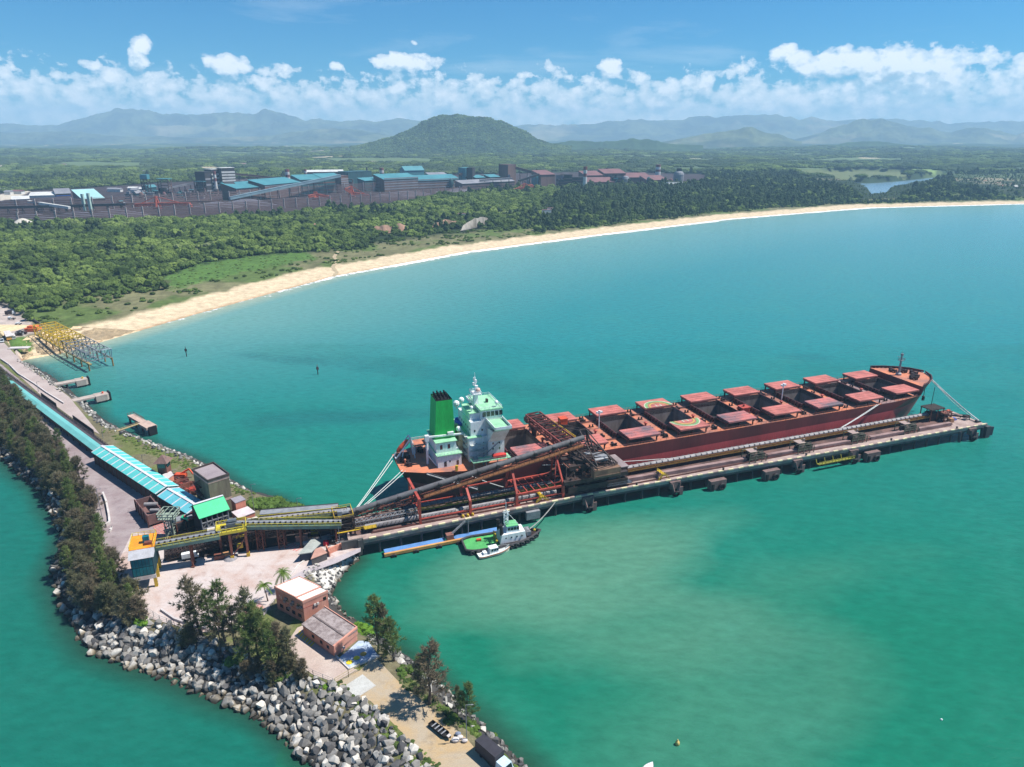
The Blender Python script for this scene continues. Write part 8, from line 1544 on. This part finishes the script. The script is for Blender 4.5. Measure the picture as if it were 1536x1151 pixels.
# broad crowns
def ico(sub):
    b = bmesh.new(); bmesh.ops.create_icosphere(b, subdivisions=sub, radius=1); v = np.array([x.co[:] for x in b.verts]); f = [tuple(q.index for q in x.verts) for x in b.faces]; b.free(); return v, f
IV, IF = ico(2)
def crown(seed, n=14, flat=.75, tall=1.0, leaves=260, conical=False, sub=1):
    r = random.Random(seed); rs = np.random.RandomState(seed); mb = MB()
    for k in range(n):
        if conical: t = k / n; a = r.uniform(0, 6.28); rad = .62 * (1 - t * .7) * r.uniform(.3, 1); c = np.array([math.cos(a) * rad, math.sin(a) * rad, .25 + tall * t]); s = .42 * (1.1 - t * .5)
        else: a = r.uniform(0, 6.28); e = r.uniform(.05, 1.45); c = np.array([math.cos(a) * math.cos(e) * .68, math.sin(a) * math.cos(e) * .68, .35 + math.sin(e) * .5 * flat]); s = r.uniform(.24, .42)
        ph = rs.rand(3) * 9; d = 1 + .2 * np.sin(IV @ np.array([5, 3, 4.]) + ph[0]) * np.sin(IV @ np.array([-3, 6, 2.]) + ph[1]) + rs.uniform(-.16, .16, len(IV)); v = IV * d[:, None] * s * np.array([1, 1, .8]) + c; mb.faces(v.tolist(), IF)
        for j in range(leaves // n):
            q = IV[rs.randint(len(IV))] * s * r.uniform(.95, 1.35) * np.array([1, 1, .8]) + c; g = rs.normal(size=3) * .07; h = rs.normal(size=3) * .07; mb.poly([q, q + g, q + g * .6 + h])
    return mb
def proto(name, mb, m): o = bpy.data.objects.new(name, mesh_of(name, mb, m)); return o
PC = bpy.data.collections.new('wood_kinds')
PROT = [proto('kind_%d' % i, crown(20 + i, 13, (.75, .6, .9, .7)[i]), M_LEAF) for i in range(4)] + [proto('kind_%d' % (4 + i), crown(40 + i, 13, 1, 1.25, 240, True), M_DARKW) for i in range(2)] + [proto('kind_6', crown(60, 30, .34, 1, 420), M_LEAF), proto('kind_7', crown(61, 30, .3, 1, 420), M_DARKW)]
for o in PROT: PC.objects.link(o)
ng = bpy.data.node_groups.new('scatter', 'GeometryNodeTree'); ng.interface.new_socket('Geometry', in_out='INPUT', socket_type='NodeSocketGeometry'); ng.interface.new_socket('Geometry', in_out='OUTPUT', socket_type='NodeSocketGeometry'); ng.is_modifier = True
gi = ng.nodes.new('NodeGroupInput'); go = ng.nodes.new('NodeGroupOutput'); ip = ng.nodes.new('GeometryNodeInstanceOnPoints'); ci = ng.nodes.new('GeometryNodeCollectionInfo'); ci.inputs['Collection'].default_value = PC; ci.inputs['Separate Children'].default_value = True; ci.inputs['Reset Children'].default_value = True; ip.inputs['Pick Instance'].default_value = True
def na_(n, typ): a = ng.nodes.new('GeometryNodeInputNamedAttribute'); a.data_type = typ; a.inputs['Name'].default_value = n; return next(o for o in a.outputs if o.enabled and o.name == 'Attribute')
L_ = ng.links.new; L_(gi.outputs[0], ip.inputs['Points']); L_(ci.outputs[0], ip.inputs['Instance']); L_(na_('kind_i', 'INT'), ip.inputs['Instance Index']); L_(na_('rot_v', 'FLOAT_VECTOR'), ip.inputs['Rotation']); L_(na_('scale_v', 'FLOAT_VECTOR'), ip.inputs['Scale']); L_(ip.outputs[0], go.inputs[0])
def scatter(name, xyz, scale, kind, seed=1):
    rs = np.random.RandomState(seed); me = bpy.data.meshes.new(name); n = len(xyz); me.vertices.add(n); me.vertices.foreach_set('co', xyz.astype(np.float32).ravel())
    a = me.attributes.new('scale_v', 'FLOAT_VECTOR', 'POINT'); a.data.foreach_set('vector', scale.astype(np.float32).ravel()); a = me.attributes.new('rot_v', 'FLOAT_VECTOR', 'POINT'); r = np.zeros((n, 3), np.float32); r[:, 2] = rs.rand(n) * 6.28; a.data.foreach_set('vector', r.ravel()); a = me.attributes.new('kind_i', 'INT', 'POINT'); a.data.foreach_set('value', kind.astype(np.int32))
    o = bpy.data.objects.new(name, me); COL.objects.link(o); md = o.modifiers.new('scatter', 'NODES'); md.node_group = ng; o['kind'] = 'stuff'; return o
def jgrid(x0, x1, y0, y1, st, seed):
    rs = np.random.RandomState(seed); X, Y = np.meshgrid(np.arange(x0, x1, st), np.arange(y0, y1, st)); X = X + rs.uniform(-.48, .48, X.shape) * st; Y = Y + rs.uniform(-.48, .48, Y.shape) * st; return X.ravel(), Y.ravel(), rs
def zones(X, Y):
    Z, D = h_main(X, Y); bad = inside(X, Y, PLANT) | (inside(X, Y, LAGOON) | (inside(X, Y, LAGX) & (vnoise(X / 40, Y / 40) > .62))) | inside(X, Y, FIELD) | inside(X, Y, PORT) | inside(X, Y, MEADOW) | (np.abs(X) > Y * .86 + 60); return Z, D, bad
X, Y, rs = jgrid(-1500, 2100, 480, 2750, 7.4, 5); Z, D, bad = zones(X, Y)
edge = np.where(X > 40, 58, 118) + (fbm(X / 50, Y / 50, 3) - .5) * 110 * np.where(X > 40, .35, 1)
vil = inside(X, Y, VILLAGE); keep = ~bad & (D > edge) & ~(vil & (rs.rand(len(X)) < .75))
clif = np.zeros(len(X), bool)
for pg in ([(548, 361), (566, 350), (615, 345), (612, 354), (575, 360)], [(642, 352), (690, 340), (732, 333), (738, 345), (700, 354), (650, 356)]): clif |= inside(X, Y, poly_px(pg, 9))
keep &= ~(clif & (rs.rand(len(X)) < .8)); X, Y, Z, D = X[keep], Y[keep], Z[keep], D[keep]; far_ = np.hypot(X, Y)
dk = fbm(X / 120 + 5, Y / 120, 3); right = (X > -40 + (Y - 1000) * .2); pk = np.random.RandomState(9).rand(len(X))
kind = np.where(right & (pk < .48), 4 + (pk * 100 % 2).astype(int), (pk * 37 % 4).astype(int)); kind = np.where(~right & (dk > .6) & (pk < .28), 4 + (pk * 100 % 2).astype(int), kind)
s = np.random.RandomState(4).uniform(2.8, 8.6, len(X)); tail_ = np.random.RandomState(77).rand(len(X)); s = s * np.where(tail_ < .1, 1.55, 1) * np.where((tail_ > .93), .55, 1); s = s * np.where(inside(X, Y, LAGX), .22, 1) * np.where(inside(X, Y, VILLAGE), .42, 1); s = s * np.clip(.55 + (D - edge[keep]) / 90, .5, 1); con = kind >= 4
sv = np.stack([s * np.where(con, .82, 1), s * np.where(con, .82, 1), s * np.where(con, 1.15, np.random.RandomState(6).uniform(.8, 1.25, len(X)))], 1)
front = np.zeros(len(X), bool)
idx = np.argsort(-(s / far_) * ((D - edge[keep]) < 60) * (far_ < 1000))[:210]; front[idx] = True
scatter('coastal_forest', np.stack([X, Y, Z - .6], 1)[~front], sv[~front], kind[~front], 2)
KL = ['rounded green tree of the coastal wood near the dunes', 'flat crowned green tree of the coastal wood near the dunes', 'domed green tree of the coastal wood near the dunes', 'spreading green tree of the coastal wood near the dunes', 'dark pointed tree of the coastal wood near the dunes', 'dark pointed tree of the coastal wood near the dunes']
for i in idx:
    o = bpy.data.objects.new('broadleaf_tree' if kind[i] < 4 else 'conical_tree', PROT[kind[i]].data); COL.objects.link(o); o.location = (X[i], Y[i], Z[i] - .6); o.scale = tuple(sv[i]); o.rotation_euler = (0, 0, R.uniform(0, 6.28)); setp(o, KL[kind[i]], 'tree', KL[kind[i]].replace('tree', 'trees'))
# distant woods, clumps over the plain
X, Y, rs = jgrid(-6500, 6500, 2500, 7600, 27, 8); Z, D, bad = zones(X, Y); pn = fbm(X / 700, Y / 420 + 40, 5); keep = ~bad & (D > 60) & (pn < .62) & (fbm(X / 260 + 9, Y / 160, 4) < .72) & (fbm(X / 190, Y / 120 + 3, 3) > .34)
for pg in ([(168, 262), (222, 257), (262, 262), (225, 268), (172, 266)], [(58, 277), (100, 274), (102, 278), (60, 282)], [(1320, 258), (1400, 256), (1402, 260), (1330, 261)]): keep &= ~inside(X, Y, poly_px(pg, 14))
X, Y, Z = X[keep], Y[keep], Z[keep]; s = rs.uniform(12, 24, len(X)); kk = np.where(fbm(X / 240, Y / 240, 3) > .5, 7, 6); scatter('distant_woods', np.stack([X, Y, Z - 3], 1), np.stack([s, s, s * rs.uniform(.5, .95, len(X))], 1), kk, 3)
X, Y, rs = jgrid(-2000, -400, 1250, 2700, 10, 18); Z, D, bad = zones(X, Y); keep = ~inside(X, Y, PLANT) & (D > 300) & (np.abs(X) < Y * .8) & (fbm(X / 120, Y / 90, 3) > .42); X, Y, Z = X[keep], Y[keep], Z[keep]; s = rs.uniform(5, 9, len(X)); scatter('plain_scrub_woods', np.stack([X, Y, Z - 1], 1), np.stack([s, s, s * .8], 1), rs.randint(0, 6, len(X)), 5)
hm = bpy.data.objects['hill'].data; v = np.empty(len(hm.vertices) * 3, np.float32); hm.vertices.foreach_get('co', v); v = v.reshape(-1, 3); v = np.repeat(v, 2, 0); rs = np.random.RandomState(31); v[:, :2] += rs.uniform(-9, 9, (len(v), 2)); v = v[(v[:, 1] < 5750) & (v[:, 2] > 20)]; s = rs.uniform(7, 13, len(v)); scatter('hill_woods', v - np.array([0, 0, 7.]), np.stack([s, s, s * .8], 1), rs.randint(0, 4, len(v)), 14)
# dune bushes
X, Y, rs = jgrid(-420, 500, 480, 1500, 6, 12); Z, D, bad = zones(X, Y); dn = fbm(X / 24, Y / 24, 3); keep = ((D > 48) & (D < 150) & (dn > .58) | (D > 70) & (D < 150) & (rs.rand(len(X)) < .06)) & ~bad; X, Y, Z = X[keep], Y[keep], Z[keep]; s = rs.uniform(.8, 3.6, len(X)); scatter('dune_bushes', np.stack([X, Y, Z - .3], 1), np.stack([s, s, s * .8], 1), rs.randint(0, 4, len(X)), 6)
X, Y, rs = jgrid(-420, 100, 640, 1000, 4, 13); keep = inside(X, Y, MEADOW) & (rs.rand(len(X)) < .3); X, Y = X[keep], Y[keep]; Z, D = h_main(X, Y); s = rs.uniform(.4, 1.8, len(X)); scatter('meadow_tufts', np.stack([X, Y, Z - .3], 1), np.stack([s, s, s * .7], 1), rs.randint(0, 4, len(X)), 7)
# bushes of the quay
BM = [mesh_of('bush', crown(80 + i, 14, .7, 1, 500), M_BUSH) for i in range(3)]; BD = [mesh_of('bush', crown(90 + i, 14, .7, 1, 500), leafmat('hedge_leaf%d' % i, [(70, 92, 46), (88, 112, 54), (104, 126, 66)], .25, .05)) for i in range(2)]
def bush(label, px, py, s, ms=BM, group=None, zz=4.6, fl=.8):
    x, y = P(px, py, zz); o = bpy.data.objects.new('bush', ms[R.randrange(len(ms))]); COL.objects.link(o); o.location = (x, y, min(zz, gz(x, y)) - .4); o.scale = (s, s, s * fl); o.rotation_euler = (0, 0, R.uniform(0, 6)); setp(o, label, 'bush', group)
for i in range(26): t = i / 25; bush('olive green hedge bush on the bay side behind the galleries', 376 + 94 * t + R.uniform(-3, 3), 757 + 17 * t + R.uniform(-5, 5) - 4 * math.sin(PI * t), R.uniform(3, 4.6), BD, 'bushes of the hedge behind the galleries')
bush('round dark bush at the pier root beyond the hedge', 490, 776, 3.2, BD); bush('vivid green bush at the annex end wall by the bay', 546, 942, 3.4); bush('second vivid green bush by the annex wall', 538, 934, 2.6); bush('olive shrub at the foot of the bay side casuarinas', 608, 1008, 2.6, BD); bush('low green bush at the seaward yard corner', 215, 935, 3.0); bush('bright low bush left of the yard clump', 205, 925, 2.4); bush('dark round bush under the yard clump', 355, 990, 3.4, BD); bush('dark round bush at the right of the yard clump', 425, 1012, 3.2, BD); bush('green bush by the fence end above the boulders', 487, 1032, 1.6); bush('small bush on the bay bank near the lorry', 740, 1092, 1.2, BD); bush('bush on the bay bank behind the lamp pole', 708, 1086, 2.2, BD); bush('bush behind the black boat', 676, 1080, 2.4, BD)
pts = []
for i in range(900):
    k = R.random()
    if k < .5: t = R.random(); px, py = 160 + 220 * t + R.uniform(-8, 8), 640 + 100 * t + R.uniform(-3, 12)
    elif k < .75: t = R.random(); px, py = 500 + 150 * t + R.uniform(-12, 12), 1028 + 130 * t + R.uniform(-6, 12)
    else: t = R.random(); px, py = 600 + 190 * t + R.uniform(-6, 6), 1015 + 138 * t + R.uniform(-4, 10)
    x, y = P(px, py, 4.5); pts.append((x, y, min(5, gz(x, y)) - .15))
pts = np.array(pts); rs = np.random.RandomState(21); s = rs.uniform(.3, .95, len(pts)); scatter('bank_weeds', pts, np.stack([s, s, s * .6], 1), rs.randint(0, 4, len(pts)), 9)
# armour stone: angular blocks of granite
def rockmat(nm, a, b):
    m, t = newmat(nm); oi = t.add('ShaderNodeObjectInfo'); tc = t.add('ShaderNodeTexCoord'); n = t.noise(1.2, 6, .7, (tc, 3)); ge = t.add('ShaderNodeNewGeometry'); sx = t.add('ShaderNodeSeparateXYZ'); t.t.links.new(ge.outputs[0], sx.inputs[0]); c = t.ramp((oi, 5), [(0, lin(*a)), (.55, lin(*b)), (1, lin(212, 206, 196))]); c = t.mix(1.0, c, t.ramp(n, [(.3, (.62,) * 3), (.7, (1.15,) * 3)]), 'MULTIPLY'); wet = t.ramp(t.math('MULTIPLY', (sx, 2), .4), [(.14, (.22, .19, .14)), (.36, (.55, .5, .42)), (.6, (1, 1, 1))]); c = t.mix(1.0, c, wet, 'MULTIPLY'); finish(t, c, .9, n, 0, .3, .1); return m
M_ROCK = rockmat('granite', (100, 98, 96), (148, 144, 138)); M_ROCKD = rockmat('granite_dark', (66, 66, 68), (96, 94, 94))
def rock(seed):
    r = random.Random(seed); b = bmesh.new()
    for k in range(16): v = Vector((r.gauss(0, 1), r.gauss(0, 1), r.gauss(0, 1))).normalized(); v = Vector((max(-.72, min(.72, v.x)) * 1.25, max(-.7, min(.7, v.y)), max(-.66, min(.66, v.z)))); b.verts.new(v)
    bmesh.ops.convex_hull(b, input=b.verts); me = bpy.data.meshes.new('boulder'); loose = [v for v in b.verts if not v.link_faces]; bmesh.ops.delete(b, geom=loose, context='VERTS'); bmesh.ops.bevel(b, geom=b.edges[:], offset=.035, segments=1, affect='EDGES'); b.to_mesh(me); b.free(); return me
RK = [rock(i) for i in range(10)]; RD = [m.copy() for m in RK]
for m in RK: m.materials.append(M_ROCK)
for m in RD: m.materials.append(M_ROCKD)
cand = []
def fill(poly, st, smin, smax, dark=0., z_=3):
    q = poly_px(poly, z_); x0, x1 = min(p[0] for p in q), max(p[0] for p in q); y0, y1 = min(p[1] for p in q), max(p[1] for p in q); X, Y, rs = jgrid(x0, x1, y0, y1, st, int(st * 100)); k = inside(X, Y, q); X, Y = X[k], Y[k]; Z = h_bw(X, Y)[0]
    for x, y, z in zip(X, Y, Z):
        if z > -1.4: cand.append((x, y, z, R.uniform(smin, smax) * (1.25 if R.random() < .2 else 1), R.random() < dark))
fill([(165, 935), (235, 935), (300, 962), (360, 985), (400, 1010), (450, 1015), (500, 1035), (560, 1068), (640, 1152), (700, 1240), (560, 1240), (470, 1165), (360, 1072), (250, 1025), (180, 1005), (140, 985)], 1.62, .75, 1.6, .2)
fill([(-20, 640), (30, 668), (70, 710), (110, 755), (132, 800), (112, 850), (140, 905), (190, 940), (140, 985), (95, 935), (66, 868), (90, 800), (60, 740), (0, 690), (-20, 680)], 2.3, .9, 1.6, .7)  # large dark share puts the shade of the tree belt into stone colour
nb_ = len(cand)
fill([(452, 870), (500, 850), (540, 826), (546, 842), (520, 866), (502, 892), (512, 914), (488, 912), (470, 890)], 1.5, .4, .9, .1, 1.5)
fill([(545, 950), (570, 970), (610, 985), (690, 1048), (745, 1100), (800, 1152), (775, 1152), (700, 1095), (640, 1045), (590, 995), (545, 968)], 2.0, .6, 1.3, .1, 2)
fill([(100, 590), (130, 606), (160, 640), (240, 672), (300, 696), (380, 742), (376, 748), (290, 704), (230, 682), (150, 648), (110, 602)], 2.2, .6, 1.2, .1, 1.5); fill([(24, 545), (45, 546), (100, 592), (92, 596), (60, 572), (34, 556)], 2.0, .5, 1.0, .2, 2); fill([(535, 935), (556, 950), (520, 915), (500, 893), (492, 905)], 1.8, .5, 1.0, .2, 1)
order = sorted(range(len(cand)), key=lambda i: -cand[i][3] / math.hypot(cand[i][0], cand[i][1]) * (1 if i < nb_ else .6)); ind = set(order[:290])
sx_ = []
RC = bpy.data.collections.new('stone_kinds')
for i, m in enumerate(RK + RD): o = bpy.data.objects.new('stone_%02d' % i, m); RC.objects.link(o)
for i, (x, y, z, s, dk) in enumerate(cand):
    if i in ind:
        o = bpy.data.objects.new('boulder', (RD if dk else RK)[R.randrange(10)]); COL.objects.link(o); o.location = (x, y, z + s * .18); o.rotation_euler = (R.uniform(0, 6), R.uniform(0, 6), R.uniform(0, 6)); o.scale = (s * R.uniform(.85, 1.2), s * R.uniform(.85, 1.15), s * R.uniform(.8, 1.1)); lb = 'dark grey granite boulder on the seaward slope of the breakwater' if dk else 'pale granite boulder on the seaward slope of the breakwater'; setp(o, lb, 'boulder', lb.replace('boulder', 'boulders'))
    else: sx_.append((x, y, z + s * .15, s, R.randrange(10) + (10 if dk else 0)))
ng2 = ng.copy(); [n for n in ng2.nodes if n.bl_idname == 'GeometryNodeCollectionInfo'][0].inputs['Collection'].default_value = RC
a = np.array(sx_); o = scatter('armour_rubble', a[:, :3], np.stack([a[:, 3]] * 3, 1), a[:, 4], 11); o.modifiers[0].node_group = ng2; rr = np.random.RandomState(5).rand(len(a), 3) * 6.28; o.data.attributes['rot_v'].data.foreach_set('vector', rr.astype(np.float32).ravel())
